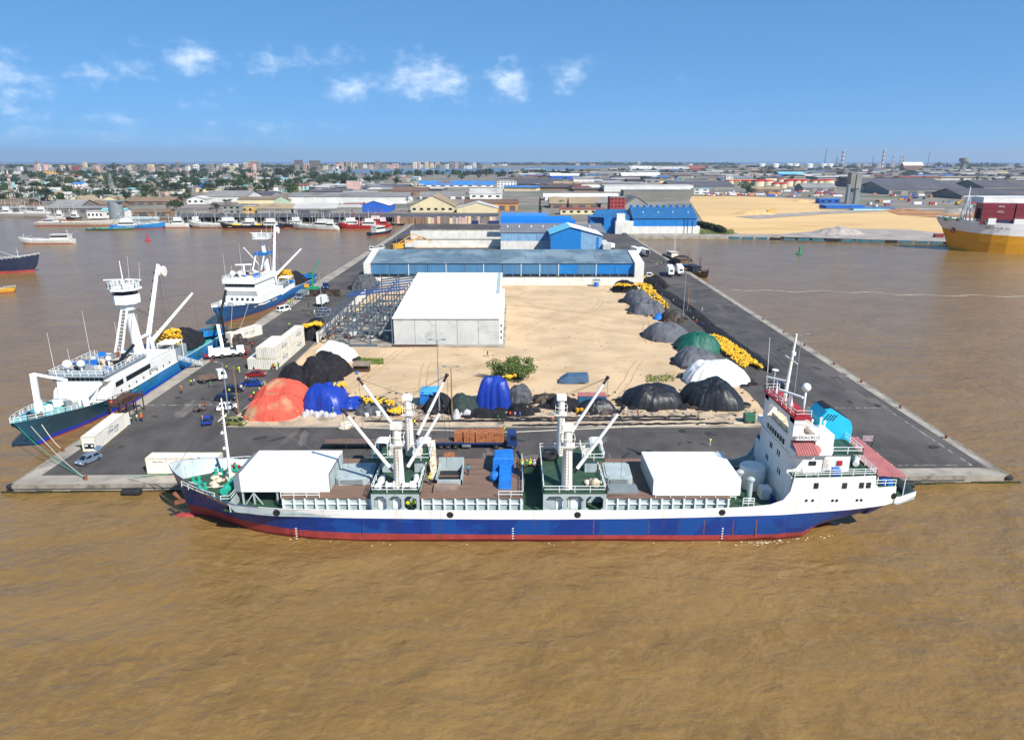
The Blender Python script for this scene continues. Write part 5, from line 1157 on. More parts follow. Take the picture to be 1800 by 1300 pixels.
car('white van far down the left road near the yellow digger', P(672, 437), R(80), 'car_white', 5.2, 2, 2.3, .8, cat='van', van=True, name='parked_van')
car('grey car by the white block of the right-hand quay warehouse', P(1098, 413), R(0), 'car_grey', 4.4)
def pickup(label, loc, rz, mat, load=None):
    t = car(label, loc, rz, mat, 4.9, 1.75, 1.6, 1.1, 1.9, cat='pickup', name='pickup_truck')
    if load: MB().obox((-1.5, 0, 1.2), (1.7, 1.4, .7), .05).build('load', MATS[load], t)
    return t
pickup('blue pickup with people standing around it before the container stack', P(444, 678), R(5), 'car_blue')
pickup('red pickup between the container stack and the blue pickup', P(450, 661), R(5), 'car_red')
def lorry(label, loc, rz, cabmat, bedmat, L=7.5, box=None, bed_h=1.15, name='lorry', boxmat='clean_white', axles=2, cat='lorry'):
    t = thing(name, label, cat, (loc[0], loc[1], .02), rz)
    mb = MB(); mb.prof_y([(L / 2 - 1.9, .55), (L / 2, .55), (L / 2 + .02, 1.4), (L / 2 - .25, 2.6), (L / 2 - 1.9, 2.65)], -1.15, 1.15); cab = mb.build('cab', MATS[cabmat], t)
    MB().quad((L / 2 + .02, -1.0, 1.55), (L / 2 + .02, 1.0, 1.55), (L / 2 - .2, .95, 2.45), (L / 2 - .2, -.95, 2.45)).build('windscreen', MATS['glass_dark'], cab)
    for y in (-1.16, 1.16): MB().quad((L / 2 - 1.3, y, 1.6), (L / 2 - .35, y, 1.6), (L / 2 - .5, y, 2.4), (L / 2 - 1.3, y, 2.4)).build('side_window', MATS['glass_dark'], cab)
    MB().box(-L / 2, L / 2 - 2.0, -.4, .4, .6, .85).build('chassis', MATS['dark'], t)
    if box: MB().box(-L / 2, L / 2 - 2.05, -1.22, 1.22, bed_h, bed_h + box).build('box_body', MATS[boxmat], t)
    else:
        mb = MB(); mb.box(-L / 2, L / 2 - 2.05, -1.22, 1.22, bed_h - .2, bed_h); mb.box(-L / 2, L / 2 - 2.05, -1.25, -1.2, bed_h, bed_h + .4); mb.box(-L / 2, L / 2 - 2.05, 1.2, 1.25, bed_h, bed_h + .4); mb.build('bed', MATS[bedmat], t)
    for x in [L / 2 - 1.0] + [-L / 2 + 1.0 + i * 1.2 for i in range(axles - 1)]:
        for y in (-1.0, 1.0): wheel(t, x, y, .48, .3)
    for y in (-.85, .85): MB().box(L / 2 - .02, L / 2 + .05, y - .2, y + .2, .8, 1.0).build('headlight', MATS['lamp_clear'], t)
    return t
lorry('small white and green flatbed lorry with a tank in the middle of the left apron', P(374, 670), R(35), 'car_white', 'truck_bed', 6.2)
lorry('silver lorry facing the camera beside the stern of the second seiner', P(531, 524), R(-92), 'car_silver_blue', 'truck_bed', 7, 1.8, boxmat='steel_grey')
lorry('blue lorry on the road behind the green crane', P(574, 506), R(-80), 'truck_blue', 'truck_bed', 7.5)
lorry('white box lorry parked beside the steel frame', P(568, 536), R(88), 'car_white', 'truck_bed', 7.5, 2.5)
lorry('small white lorry beyond the yellow digger on the left road', P(654, 440), R(-85), 'car_white', 'truck_blue', 6.5)
def trailer(label, loc, rz, L, mat, rail='dark', cabmat=None, axles=3, two=False):
    t = thing('flatbed_trailer' if not cabmat else 'articulated_lorry', label, 'trailer' if not cabmat else 'lorry', (loc[0], loc[1], .02), rz)
    mb = MB(); mb.box(-L / 2, L / 2, -1.25, 1.25, 1.25, 1.4, 0); mb.build('bed', MATS['truck_bed'], t)
    mb = MB(); mb.box(-L / 2, L / 2, -1.28, -1.2, 1.1, 1.42); mb.box(-L / 2, L / 2, 1.2, 1.28, 1.1, 1.42); mb.box(-L / 2, L / 2, -.5, -.3, .8, 1.25); mb.box(-L / 2, L / 2, .3, .5, .8, 1.25); mb.build('side_rail', MATS[mat], t)
    for i in range(axles):
        for y in (-1.0, 1.0): wheel(t, -L / 2 + 1.4 + i * 1.35, y, .5, .4)
    mb = MB(); mb.box(-1.0, .6, -1.2, -.8, .5, 1.1); mb.build('tool_box', MATS['steel_grey'], t)
    if cabmat:
        c = L / 2 + 1.9; mb = MB(); mb.box(L / 2 - 3.2, c + .2, -.45, .45, .7, 1.0); mb.build('chassis', MATS['dark'], t)
        mb = MB(); mb.prof_y([(c - .9, .6), (c + .9, .6), (c + .95, 1.5), (c + .75, 3.0), (c - .9, 3.1)], -1.2, 1.2); cab = mb.build('cab', MATS[cabmat], t)
        MB().quad((c + .96, -1.05, 1.7), (c + .96, 1.05, 1.7), (c + .8, 1, 2.8), (c + .8, -1, 2.8)).build('windscreen', MATS['glass_dark'], cab)
        for y in (-1.21, 1.21): MB().quad((c - .3, y, 1.8), (c + .7, y, 1.8), (c + .6, y, 2.7), (c - .3, y, 2.7)).build('side_window', MATS['glass_dark'], cab)
        for x in (c + .2, c - 2.9):
            for y in (-1.0, 1.0): wheel(t, x, y, .5, .34)
    else: mb = MB(); mb.bar((L / 2 - 2, -.6, 0), (L / 2 - 2, -.6, 1.2), .15); mb.bar((L / 2 - 2, .6, 0), (L / 2 - 2, .6, 1.2), .15); mb.build('landing_leg', MATS['dark'], t)
    return t
a, b = G(566, 792), G(700, 792); trailer('empty brown flatbed trailer standing on the asphalt behind the cargo ship', ((a.x + b.x) / 2, a.y + 1.2, 0), R(180), 13.4, 'dark', axles=2)
a, b = G(768, 790), G(895, 790); trailer('blue articulated lorry with a flatbed, being loaded with brown cartons', ((a.x + b.x) / 2 - 1, a.y + 1.2, 0), 0, 12.6, 'truck_blue', cabmat='truck_blue')
cy = a.y + 1.2
def carton_stack(label, c, sx, sy, sz, lay=5):
    mb = MB(); nx_, ny_ = max(2, round(sx / .55)), max(2, round(sy / .5))
    for k in range(lay):
        for i in range(nx_):
            for j in range(ny_):
                j1 = rng.uniform(-.03, .03); hz = sz / lay
                mb.box(c[0] - sx / 2 + i * sx / nx_ + .015 + j1, c[0] - sx / 2 + (i + 1) * sx / nx_ - .015 + j1, c[1] - sy / 2 + j * sy / ny_ + .01, c[1] - sy / 2 + (j + 1) * sy / ny_ - .01, c[2] + k * hz + .005, c[2] + (k + 1) * hz - .005)
    return tag(tag(mb.build('carton_stack', MATS['carton']), kind='thing'), label, 'cartons', 'brown cartons on the blue lorry')
xm = a.x + 1
carton_stack('brown carton stack at the rear of the blue lorry load', (xm + 3.0, cy, 1.43), 1.5, 2.2, 1.7)
carton_stack('brown carton stack set forward of the rear one on the blue lorry', (xm + 5.0, cy - .15, 1.43), 2.0, 2.3, 1.9)
carton_stack('longest brown carton stack behind the cab of the blue lorry', (xm + 8.8, cy, 1.43), 5.2, 2.3, 1.85)
carton_stack('sling of brown cartons hanging beside the open ship hatch', tuple(VZ(790, 812, 103.4)), 1.7, 1.6, 1.5)
# white reefer trailers on the right quay and others
def box_trailer(label, loc, rz, L=12.2, door_open=False):
    t = trailer(label, loc, rz, L, 'dark', axles=2); t['category'] = 'trailer'; t.name = 'box_trailer'
    mb = MB(); mb.box(-L / 2, L / 2, -1.25, 1.25, 1.42, 4.2); mb.build('box_body', MATS['clean_white'], t)
    mb = MB()
    if door_open: mb.box(-L / 2 - .02, -L / 2, -1.1, 1.1, 1.5, 4.0)
    else: mb.box(L / 2, L / 2 + .03, -.7, .7, 2.6, 3.4)
    mb.build('reefer_unit', MATS['dark'], t)
    if door_open:
        for y in (-1.3, 1.3): MB().obox((-L / 2 - .5, y * 1.1, 2.8), (1.1, .06, 2.6), R(10 if y > 0 else -10)).build('door', MATS['clean_white'], t)
    return t
box_trailer('white reefer trailer parked nearer the road by the wooden boats', G(1186, 487) + Vector((-1, 5, 0)), R(-98)); box_trailer('white reefer trailer parked tight against the wooden boats', G(1199, 486) + Vector((.2, 6, 0)), R(-98))
box_trailer('white reefer trailer with cargo doors open at the warehouse corner', G(1133, 451) + Vector((0, 4, 0)), R(98), door_open=True); box_trailer('white reefer trailer with closed doors at the warehouse corner', G(1122, 450) + Vector((-.6, 6, 0)), R(98))
lorry('red and white lorry standing beyond the aqua shed', P(1071, 437), R(110), 'car_red', 'truck_bed', 9, 2.4)
lorry('white flatbed lorry by the yellow floats at the warehouse corner', P(1141, 488), R(-100), 'car_white', 'steel_grey', 6.5)
# mobile crane
t = thing('mobile_crane', 'white mobile crane with a long telescopic boom at the near seiner stern', 'crane', (-77.5, 178.5, .02), R(25))
mb = MB(); mb.box(-4.6, 4.6, -1.3, 1.3, .8, 1.5, 0); mb.box(-5.6, -4.4, -1.6, 1.6, .9, 1.2, 1); mb.box(4.4, 5.4, -1.6, 1.6, .9, 1.2, 1); mb.build('carrier', [MATS['car_white'], MATS['car_red']], t)
mb = MB(); mb.box(2.6, 4.5, -1.25, .1, 1.5, 2.9); cab = mb.build('cab', MATS['car_white'], t); MB().box(4.5, 4.53, -1.1, 0, 1.9, 2.7).build('windscreen', MATS['glass_dark'], cab)
mb = MB(); mb.box(-3.4, 1.0, -1.2, 1.2, 1.5, 2.5); mb.box(-4.4, -3.2, -1.3, 1.3, 1.6, 3.2); mb.build('turntable', MATS['car_white'], t)
mb = MB(); mb.box(-.6, 1.2, .2, 1.3, 2.5, 3.6); mb.build('operator_cab', MATS['glass_dark'], t)
for x in (-3.4, -1.2, 1.6, 3.4):
    for y in (-1.2, 1.2): wheel(t, x, y, .6, .4)
for sx in (-3.9, 4.2): mb = MB(); mb.bar((sx, -3.2, .3), (sx, 3.2, .9), .25); mb.box(sx - .4, sx + .4, -3.6, -2.8, 0, .15); mb.box(sx - .4, sx + .4, 2.8, 3.6, 0, .15); mb.build('outrigger', MATS['car_red'], t)
bpy.context.view_layer.update(); inv = t.matrix_world.inverted()
b0 = inv @ Vector((-78.2, 178.0, 3.0)); b1 = inv @ VZ(383, 572, 186.0); b2 = inv @ VZ(397, 510, 196.0)
MB().bar(b0, b1, .8, .9).build('boom', MATS['car_white'], t); MB().bar(b1, b2, .5, .6).build('boom_extension', MATS['dark'], t)
MB().path([b2, b2 + Vector((0, 0, -9))], .03).build('hoist_rope', MATS['wire'], t)
# dark machinery and nets beside the crane
heap('fishing_net', 'dark jumble of net and machinery between the crane and the lone container', 'net heap', 386, 428, 602, 580, 8, 'net_brown', .1, .4, .6, 2.4)
heap('fishing_net', 'dark net bundle with workers beside the white crane', 'net heap', 408, 446, 615, 598, 6, 'net_brown', .1, .4, .6)
t = thing('crane_lorry', 'dark lorry with a black jib behind the lone askew container', 'lorry', (-84, 194, .02), R(70))
MB().box(-3.6, 3, -1.2, 1.2, .9, 1.3).build('chassis', MATS['dark'], t); MB().box(2.2, 4, -1.2, 1.2, .9, 3).build('cab', MATS['net_brown'], t)
for x in (-2.4, 2.8):
    for y in (-1, 1): wheel(t, x, y, .5, .3)
MB().bar((0, 0, 1.3), (-1.2, -.5, 10.5), .5).build('jib', MATS['dark'], t)
t = thing('green_crane', 'small bright green knuckle crane on the quay by the second seiner stern', 'crane', G(550, 510), R(10))
gm_ = M('crane_green', '0f8a5c', .5, .1, 1)
MB().box(-2.4, 2.4, -1.2, 1.2, .3, 1.4).build('base', gm_, t); MB().bar((0, 0, 1.2), (.6, 0, 7.2), .6).build('mast', gm_, t); MB().bar((.6, 0, 7.0), (3.6, .6, 12.4), .45).build('jib', gm_, t); MB().box(-3.2, -1.4, -.9, .9, 1.4, 2.6).build('engine', M('digger_yellow', 'd59a1c', .5, .12, 1), t)
mb = MB()
for i in range(6):
    for k in range(2): mb.box(i * 2.0, i * 2.0 + 1.85, 0, 1.7, k * 1.3, k * 1.3 + 1.25)
tag(mb.build('crate_row', MATS['net_brown'], loc=G(537, 521) + Vector((1.6, 0, .02))), 'row of brown wire crates stacked two high beside the silver lorry', 'crates', kind='stuff')
t = thing('crawler_crane', 'yellow crawler crane with lowered lattice arm beyond the long warehouse', 'crane', G(700, 440), R(35))
MB().box(-4, 4, -2.4, 2.4, 0, 1.2).build('tracks', MATS['dark'], t); MB().box(-4, 2.5, -2, 2, 1.2, 4).build('house', MATS['digger_yellow'], t)
mb = MB()
for a_, b_ in (((0, -1, 3), (16, -.6, 7)), ((0, 1, 3), (16, .6, 7)), ((16, -.6, 7), (22, 0, 4)), ((0, 0, 4), (10, 0, 9)), ((10, 0, 9), (22, 0, 4))): mb.bar(a_, b_, .4)
mb.build('lattice_arm', MATS['digger_yellow'], t)
heap('spoil_heap', 'dark heap of coal-like spoil beside the yellow crawler crane', 'spoil heap', 686, 716, 432, 420, 16, 'net_black', .05, .2)
# gangway, mooring ropes and fenders
t = thing('gangway', 'grey gangway resting between the near seiner and the quay', 'gangway')
a, b = G(317, 632, 3.0), G(354, 642, .3)
mb = MB(); mb.bar(a, b, 1.3, .15); mb.build('walkway', MATS['hull_grey'], t)
mb = MB(); d = Vector((b - a).normalized()).cross(Vector((0, 0, 1))) * .65; mb.rail([a + d, b + d], 1, .05, 1, 2); mb.rail([a - d, b - d], 1, .05, 1, 2); mb.build('railing', MATS['trim_white'], t)
t = thing('net_table', 'dark wooden staging with nets between the near seiner bow and the container', 'staging', G(226, 728), R(75))
mb = MB(); mb.obox((0, 0, 3.2), (6.4, 3, .2), 0, 0, 0, R(-6)); mb.build('platform', MATS['timber_brown'], t)
for x in (-3, -1, 1, 3):
    mb = MB()
    for y in (-1.3, 1.3): mb.bar((x, y, 0), (x, y, 3.9), .18)
    mb.build('post_pair', MATS['timber_brown'], t)
mb = MB(); mb.rail([(-3.1, -1.4, 3.2), (3.1, -1.4, 3.2)], 1.2, .06, 1, 1.2); mb.rail([(-3.1, 1.4, 3.2), (3.1, 1.4, 3.2)], 1.2, .06, 1, 1.2); q = heap_mb(3, 1.4, 1.5, 31, .1, .4, .6, 20, 6); mb.add([(v[0], v[1], v[2] + 3.2) for v in q.v], q.f); mb.build('railing', MATS['timber_brown'], t)
def rope(label, a, b, sag, mat, r=.05):
    a, b = Vector(a), Vector(b); pts = [a.lerp(b, i / 12) - Vector((0, 0, sag * 4 * (i / 12) * (1 - i / 12))) for i in range(13)]
    return tag(MB().path(pts, r, 5).build('mooring_line', MATS[mat]), label, 'rope')
cor = G(151, 843) + Vector((0, 0, .3)); bit = G(111, 793) + Vector((0, 0, .3))
rope('green mooring line from the near seiner stem to the corner bollard', (-90.6, 116.6, 4.4), cor, 1.0, 'sea_green')
rope('white mooring line from the near seiner bow to the corner bollard', (-88.6, 117.2, 4.2), cor, .8, 'rope_white', .06); rope('white mooring line from the near seiner shoulder to the edge bollard', (-87.6, 118.6, 4.0), bit, .6, 'rope_white', .07)
rope('mooring line down from the second seiner bow', (-92.5, 222, 5.2), G(404, 596) + Vector((0, 0, .3)), .6, 'rope_white'); rope('second mooring line down from the far seiner shoulder', (-90.6, 232, 4.6), G(416, 590) + Vector((0, 0, .3)), .6, 'rope_white')
rope('stern mooring line from the cargo ship to the pier head', (55.5, 101.5, 5.4), G(1542, 826) + Vector((0, 0, .3)), .7, 'rope_white'); rope('slack stern line from the cargo ship poop to the quay', (56.5, 100, 5.4), G(1545, 824) + Vector((0, 0, .3)), 1.2, 'rope_white')
bo = thing('bollard', 'iron bollard at the left front corner of the pier holding green lines', 'bollard', cor - Vector((0, 0, .3)), group='quay bollards')
MB().lathe([(.32, 0), (.24, .1), (.2, .45), (.34, .52), (.34, .66), (.1, .72)], (0, 0, 0), 12).build('post', MATS['rust'], bo); remember(bo)
for x, y, l in ((111, 793, 'bollard beside the lone white container'), (1543, 825, 'bollard near the stern of the cargo ship'), (1616, 717, 'bollard at the end of the long painted line'), (1548, 672, 'bollard above the painted line on the right edge'), (1503, 641, 'bollard between two others on the right edge'), (1444, 608, 'bollard on the right edge level with the white tarpaulin'), (1405, 585, 'bollard behind the right lamp head'), (1366, 562, 'farthest bollard on the right edge'), (1690, 770, 'bollard near the right front corner of the pier')):
    p = G(x, y); dup(bo, (min(p.x, side(1, p.y) - .9), p.y, 0), 0, l + ' of the pier')
fm = MB().lathe([(.2, -1.5), (.55, -1.5), (.62, -1.3), (.62, 1.3), (.55, 1.5), (.2, 1.5)], (0, 0, 0), 14, axis='X').mesh('fender', MATS['black_rubber'])
for x, l in ((-62.5, 'black cylindrical fender on the pier face left of the cargo ship'), (-48.5, 'black cylindrical fender under the cargo ship bow'), (66, 'black cylindrical fender on the pier face near the right corner')):
    tag(link('fender', fm, None, (x, front(x) - 1.0, WZ + .45)), l, 'fender')
for x, y, l in ((-82.7, front(-82.3) + .3, 'tyre fender at the left front corner of the pier'), (84.4, front(84) + .2, 'tyre fender at the right front corner of the pier')):
    tag(MB().ball((0, 0, 0), .8, 10, 6, 0, (1.1, .8, .6)).build('fender', MATS['black_rubber'], loc=(x, y, -.5)), l, 'fender')
# ------------------------------------------------------------------ lamp posts and poles
M('pole_steel', '8a8f93', .5, .1, 1); M('pole_rust', '8a6a50', .8, .25, 1)
def lamp_post(label, base, h, heads=2, mat='pole_steel'):
    t = thing('street_lamp', label, 'lamp post', base)
    MB().tube((0, 0, 0), (0, 0, h), .16, .09, 8).build('pole', MATS[mat], t)
    for i in range(heads):
        s = (-1, 1, 0)[i]; mb = MB(); mb.bar((0, 0, h), (s * 1.0, 0, h + .25), .08); mb.ball((s * 1.3, 0, h + .25), .3, 8, 5, 0, (1.8, 1, .5)); mb.build('lamp_head', MATS['steel_grey'], t)
    return t
lamp_post('tall steel lamp post on the left apron beside the parked cars', G(402, 726), 11.0, 1)
lamp_post('tall twin-headed lamp post at the head of the sand lot', G(773, 740), 17.0)
lamp_post('thin rusty pole with a T top beside the dark green sheets', G(795, 733), 10.8, 2, 'pole_rust')
lamp_post('lamp post standing among the net menders on the right', G(1200, 562), 15.5)
lamp_post('lamp post with twin heads behind the bridge of the cargo ship', G(1396, 690), 13.6)
lamp_post('lamp post beside the green crane on the left road', G(566, 540), 13, 1)
lamp_post('lamp post far down the left road', G(698, 442), 16, 1)
lamp_post('lamp post on the far left road near the fish quay', G(728, 418), 18, 1)
for (xb, yb, h, l) in ((420, 728, 10.6, 'brown wooden telegraph pole beside the lamp post on the left apron'), (1208, 548, 8.5, 'short rusty pole behind the net menders lamp post')):
    t = thing('wooden_pole', l, 'pole', G(xb, yb)); MB().tube((0, 0, 0), (0, 0, h), .2, .15, 8).build('shaft', MATS['pole_rust'], t); MB().bar((-.7, 0, h - .5), (.7, 0, h - .5), .12).build('crossarm', MATS['pole_rust'], t)
# ------------------------------------------------------------------ huts, drums, small gear on the sand
t = thing('shack', 'sky blue plastic shack between the two groups of tarpaulin heaps', 'shack', G(755, 716), 0)
mb = MB(); mb.box(-2, 0, 0, 3, 0, 3.1); mb.box(0, 1.9, 1, 3, 0, 3.0); mb.build('wall', MATS['tarp_sky'], t); MB().add([(-2.2, -.3, 3.1), (2.1, -.3, 3.0), (2.3, 3.3, 3.9), (-2.0, 3.3, 3.7)], [(0, 1, 2, 3)]).build('roof', M('tarp_pale_blue', '4aa0d8', .5, .1, 1, bump=.5, bs=2), t); MB().box(.4, 1.4, .2, .8, 0, 1.8).build('doorway', MATS['dark'], t); MB().box(.5, 1.0, -.1, .1, .2, 1.2).build('garment', MATS['red_paint'], t)
t = thing('shack', 'low blue-grey tarpaulin tent alone on the sand', 'tent', G(1012, 672), 0)
mb = MB(); mb.loft([[(-4.0, -1.4, .9), (-4.4, -1.2, 0)], [(-2, -1.3, 2.0), (-2.6, -1.6, .1)], [(2.8, -1.3, 2.1), (3.0, -1.7, .6)]]); mb.loft([[(-4.0, -1.4, .9), (-3.8, 1.6, .8)], [(-2, -1.3, 2.0), (-2, 1.4, 2.1)], [(2.8, -1.3, 2.1), (2.8, 1.4, 2.2)], [(3.2, -1.2, 1.0), (3.3, 1.4, 1.0)]]); mb.build('sheet', M('tarp_slate', '3f5d7a', .7, .15, .8, bump=.5, bs=3), t)
mb = MB(); [mb.bar((x, y, 0), (x, y, 2.0), .08) for x in (-1.9, .5, 2.7) for y in (-1.2, 1.3)]; mb.build('poles', MATS['timber_brown'], t)
t = thing('shack', 'small grey board hut on the sand near the patch of grass', 'shack', G(634, 656), 0)
mb = MB(); mb.box(-1.9, 1.9, .8, 3, 0, 1.9); mb.build('wall', MATS['timber_brown'], t); MB().obox((0, 1.6, 2.1), (4.4, 3.2, .12), 0, 0, R(6)).build('roof', M('old_board', '8a7a68', .9, .2, 1), t)
tag(MB().lathe([(.3, 0), (.3, .9), (.05, .92)], (0, 0, 0), 12).build('drum', MATS['blue_plastic'], loc=G(628, 658)), 'blue drum in front of the grey board hut', 'drum')
t = thing('small_container', 'small blue container with a rusty pink roof behind the black sheet heap', 'container', G(1040, 712), 0)
mb = MB(); corrug_wall(mb, -3.0, 3.0, -1.2, 0, 2.5, .3, .04); mb.box(-3, 3, -1.19, 1.2, 0, 2.5); mb.build('body', M('container_blue', '2a6288', .6, .15, .5), t); MB().box(-3.1, 3.1, -1.3, 1.3, 2.5, 2.58).build('roof', MATS['pink_roof'], t)
for i, xx in enumerate((1015, 1022)): tag(MB().lathe([(.38, 0), (.4, .3), (.38, .6), (.4, .9), (.38, 1.1), (.05, 1.12)], (0, 0, 0), 14).build('drum', MATS['digger_yellow'], loc=G(xx, 726)), ('left', 'right')[i] + ' one of the two yellow drums beside the peaked black sheet', 'drum')
for xx, yy, s, l in ((636, 725, 1.0, 'white plastic tub stacked double before the grey green net heap'), (645, 733, .7, 'small cream bucket beside the stacked white tub'), (665, 731, .85, 'white plastic bucket right of the cream one')):
    t = thing('tub', l, 'tub', G(xx, yy)); MB().lathe([(.5 * s, 0), (.62 * s, 1.1 * s), (.62 * s, 1.15 * s), (.05, 1.16 * s)], (0, 0, 0), 14).build('body', MATS['clean_white'], t)
t = thing('water_tank', 'blue plastic tank under a lean-to at the foot of the yard wall', 'tank', G(1048, 504), 0); MB().lathe([(1.0, 0), (1.05, 1.6), (.8, 1.9), (.1, 2.0)], (0, 0, 0), 14).build('body', MATS['blue_plastic'], t); MB().obox((0, 0, 2.9), (3, 2.4, .1), 0, 0, R(8)).build('cover', MATS['steel_grey'], t); mb = MB(); [mb.bar((x, y, 0), (x, y, 2.9), .08) for x in (-1.4, 1.4) for y in (-1, 1)]; mb.build('poles', MATS['steel_grey'], t)
for xx, yy, w, l in ((1160, 560, 4, 'crumpled sky blue plastic sheet by the dark brown net'), (1154, 547, 3.2, 'sky blue plastic sheet thrown over the end of the grey heap')):
    tag(heap_mb(w * .6, w * .8, 1.6, 77 + xx, .2, .3, .6, 24, 7).build('plastic_sheet', MATS['tarp_sky'], loc=G(xx, yy), smooth=True), l, 'sheet')
t = thing('handcart', 'low wooden handcart on the left apron with two porters', 'cart', G(352, 722), R(20)); MB().box(-1.2, 1.2, -.6, .6, .5, .65).build('bed', MATS['truck_bed'], t); [wheel(t, x, y, .3, .12) for x in (-.8, .8) for y in (-.6, .6)]
t = thing('generator', 'green machine box with hoses near the bridge of the cargo ship', 'machine', G(1316, 742), 0); MB().box(-1, 1, -.8, .8, .3, 1.9).build('body', MATS['truck_green'], t); [wheel(t, x, y, .3, .15) for x in (-.7, .7) for y in (-.8, .8)]
mb = MB(); mb.box(915 * 0 - 1.6, 1.9, -1.2, 1.2, 0, 1.2); 
t = thing('cargo_skip', 'green cargo skip full of workers and brown sacks between the mast houses', 'skip', (3.0, 98.6, 4.2), 0); MB().box(-2.2, 2.2, -1.1, 1.1, 0, .2).build('floor', MATS['deck_green'], t)
for a_ in ((-2.2, -2.1, -1.1, 1.1), (2.1, 2.2, -1.1, 1.1), (-2.1, 2.1, -1.1, -1.0), (-2.1, 2.1, 1.0, 1.1)): MB().box(*a_, .2, 1.0).build('side', MATS['deck_green'], t)
heap_ = MB(); [heap_.ball((rng.uniform(-1.7, 1.7), rng.uniform(-.1, .9), .7), .45, 7, 5, 0, (1.2, 1, .7)) for i in range(9)]; heap_.build('sacks', MATS['carton'], t, smooth=True)
# ------------------------------------------------------------------ tuna seiners along the left quay
M('seiner_navy', '235a72', .4, .10, .3, streak='51423a', streak_amt=.3); M('seiner_teal', '1b76b0', .4, .10, .3, alt='2a6a68', alt_scale=.25, alt_edge=(.6, .66), streak='6a4a3a', streak_amt=.35)
M('boot_blue', '1f3fc0', .4, .08, .5); M('deck_turq', '3fa9a4', .6, .2, .5, alt='2a6f9c', alt_scale=.4); M('deck_grey', '8f979b', .7, .15, .6)
M('seiner2_blue', '1f67a8', .4, .08, .3); M('seiner2_navy', '1f4f82', .4, .1, .3)
def seiner(label, loc, rz, v):
    t = thing('tuna_seiner', label, 'fishing ship', loc, rz)
    BDs = [(0, 5.0), (3, 5.9), (10, 6.3), (58, 6.3), (66, 5.7), (72, 4.6), (77, 3.2), (81, 1.6), (83.4, .25)]
    BWs = [(0, 4.2), (4, 5.4), (12, 6.0), (48, 6.0), (58, 4.7), (66, 2.8), (72, 1.3), (77, .2), (83.4, .05)]
    ZTs = [(0, 2.0), (10, 2.2), (34, 2.3), (58, 2.3), (64, 2.9), (70, 3.6), (77, 4.5), (83.4, 5.4)]
    ZBs = [(0, -.8), (4, -2.2), (8, -4), (83.4, -4)]
    zmid = lambda x: interp([(0, .6), (40, .2), (60, .0), (83.4, .2)], x)
    xs_ = [83.4, 82.4, 81, 79, 77, 74.5, 72, 69, 66, 62, 58, 50, 42, 34, 26, 18, 10, 6, 3, 0]
    stem_ = lambda z: -max(0, (5.4 - z)) / 6.9 * 6.2
    lv = [-4, WZ, WZ + .25, -.35, zmid, lambda x: (zmid(x) + interp(ZTs, x)) / 2, 99]
    rings = []
    for x in xs_:
        zt, zb = interp(ZTs, x), interp(ZBs, x); r = []
        for l in lv:
            z = min(zt, max(zb, l(x) if callable(l) else l)); q = max(0, min(1, (z - WZ) / (zt - WZ))); b = interp(BWs, x) + (interp(BDs, x) - interp(BWs, x)) * q ** 1.2
            r.append((x + stem_(z) * max(0, 1 - (83.4 - x) / 14), max(.03, b), z))
        rings.append(r)
    mb = MB()
    for s in (-1, 1):
        for k in range(len(rings) - 1):
            for i in range(len(lv) - 1):
                q = [(p[0], s * p[1], p[2]) for p in (rings[k][i], rings[k][i + 1], rings[k + 1][i + 1], rings[k + 1][i])]
                mt = 0 if i < 2 else 1 if i == 2 else (2 if xs_[k] > 60 else 3)
                if v == 2: mt = 0 if i < 2 else (2 if i < 4 else 3)
                mb.add(q if s > 0 else q[::-1], [(0, 1, 2, 3)], mt)
    mb.poly([(p[0], -p[1], p[2]) for p in rings[-1]] + [(p[0], p[1], p[2]) for p in rings[-1][::-1]], 3)
    mats = ['boot_red', 'boot_blue', 'seiner_navy', 'seiner_teal'] if v == 1 else ['boot_red', 'boot_blue', 'seiner2_navy', 'seiner2_blue']
    hull = mb.build('hull', [MATS[m] for m in mats], t)
    mb = MB()
    for s in (-1, 1):
        for k in range(len(rings) - 1):
            a, b = rings[k][-1], rings[k + 1][-1]; ai, bi = max(0, a[1] - .25), max(0, b[1] - .25)
            mb.quad((a[0], s * a[1], a[2] + .03), (b[0], s * b[1], b[2] + .03), (b[0], s * bi, b[2] + .03), (a[0], s * ai, a[2] + .03), 0)
            mb.quad((a[0], s * ai, a[2]), (b[0], s * bi, b[2]), (b[0] - (1 if xs_[k] > 66 else 0), s * max(0, bi - (.8 if xs_[k] > 62 else 0)), b[2] - 1.0), (a[0] - (1 if xs_[k] > 66 else 0), s * max(0, ai - (.8 if xs_[k] > 62 else 0)), a[2] - 1.0), 1)
            if k % 1 == 0 and xs_[k] > 64: mb.bar((a[0], s * ai, a[2]), (a[0] - .3, s * max(0, ai - .7), a[2] - 1.0), .12, .12, 1)
    mb.build('bulwark', [MATS['trim_white'], MATS['deck_turq' if v == 1 else 'clean_white']], hull)
    mb = MB(); dk = [(r[-1][0] - (1 if r[-1][0] > 66 else 0), max(.02, r[-1][1] - (1.0 if r[-1][0] > 62 else .2)), r[-1][2] - .95) for r in rings]; mb.loft([[(x, -b, z), (x, b, z)] for x, b, z in dk]); mb.build('deck', MATS['deck_turq' if v == 1 else 'deck_grey'], t)
    # house
    w = 6.15
    pl = [(33, 2.2), (60.5, 2.2), (62.5, 2.6), (62.0, 4.2), (59.5, 6.2), (33, 5.6)] if v == 1 else [(40, 2.2), (60.5, 2.2), (62, 2.6), (61.4, 5.2), (40, 5.2)]
    mb = MB(); mb.prof_y(pl, -w, w); h = mb.build('house', MATS['ship_white'], t)
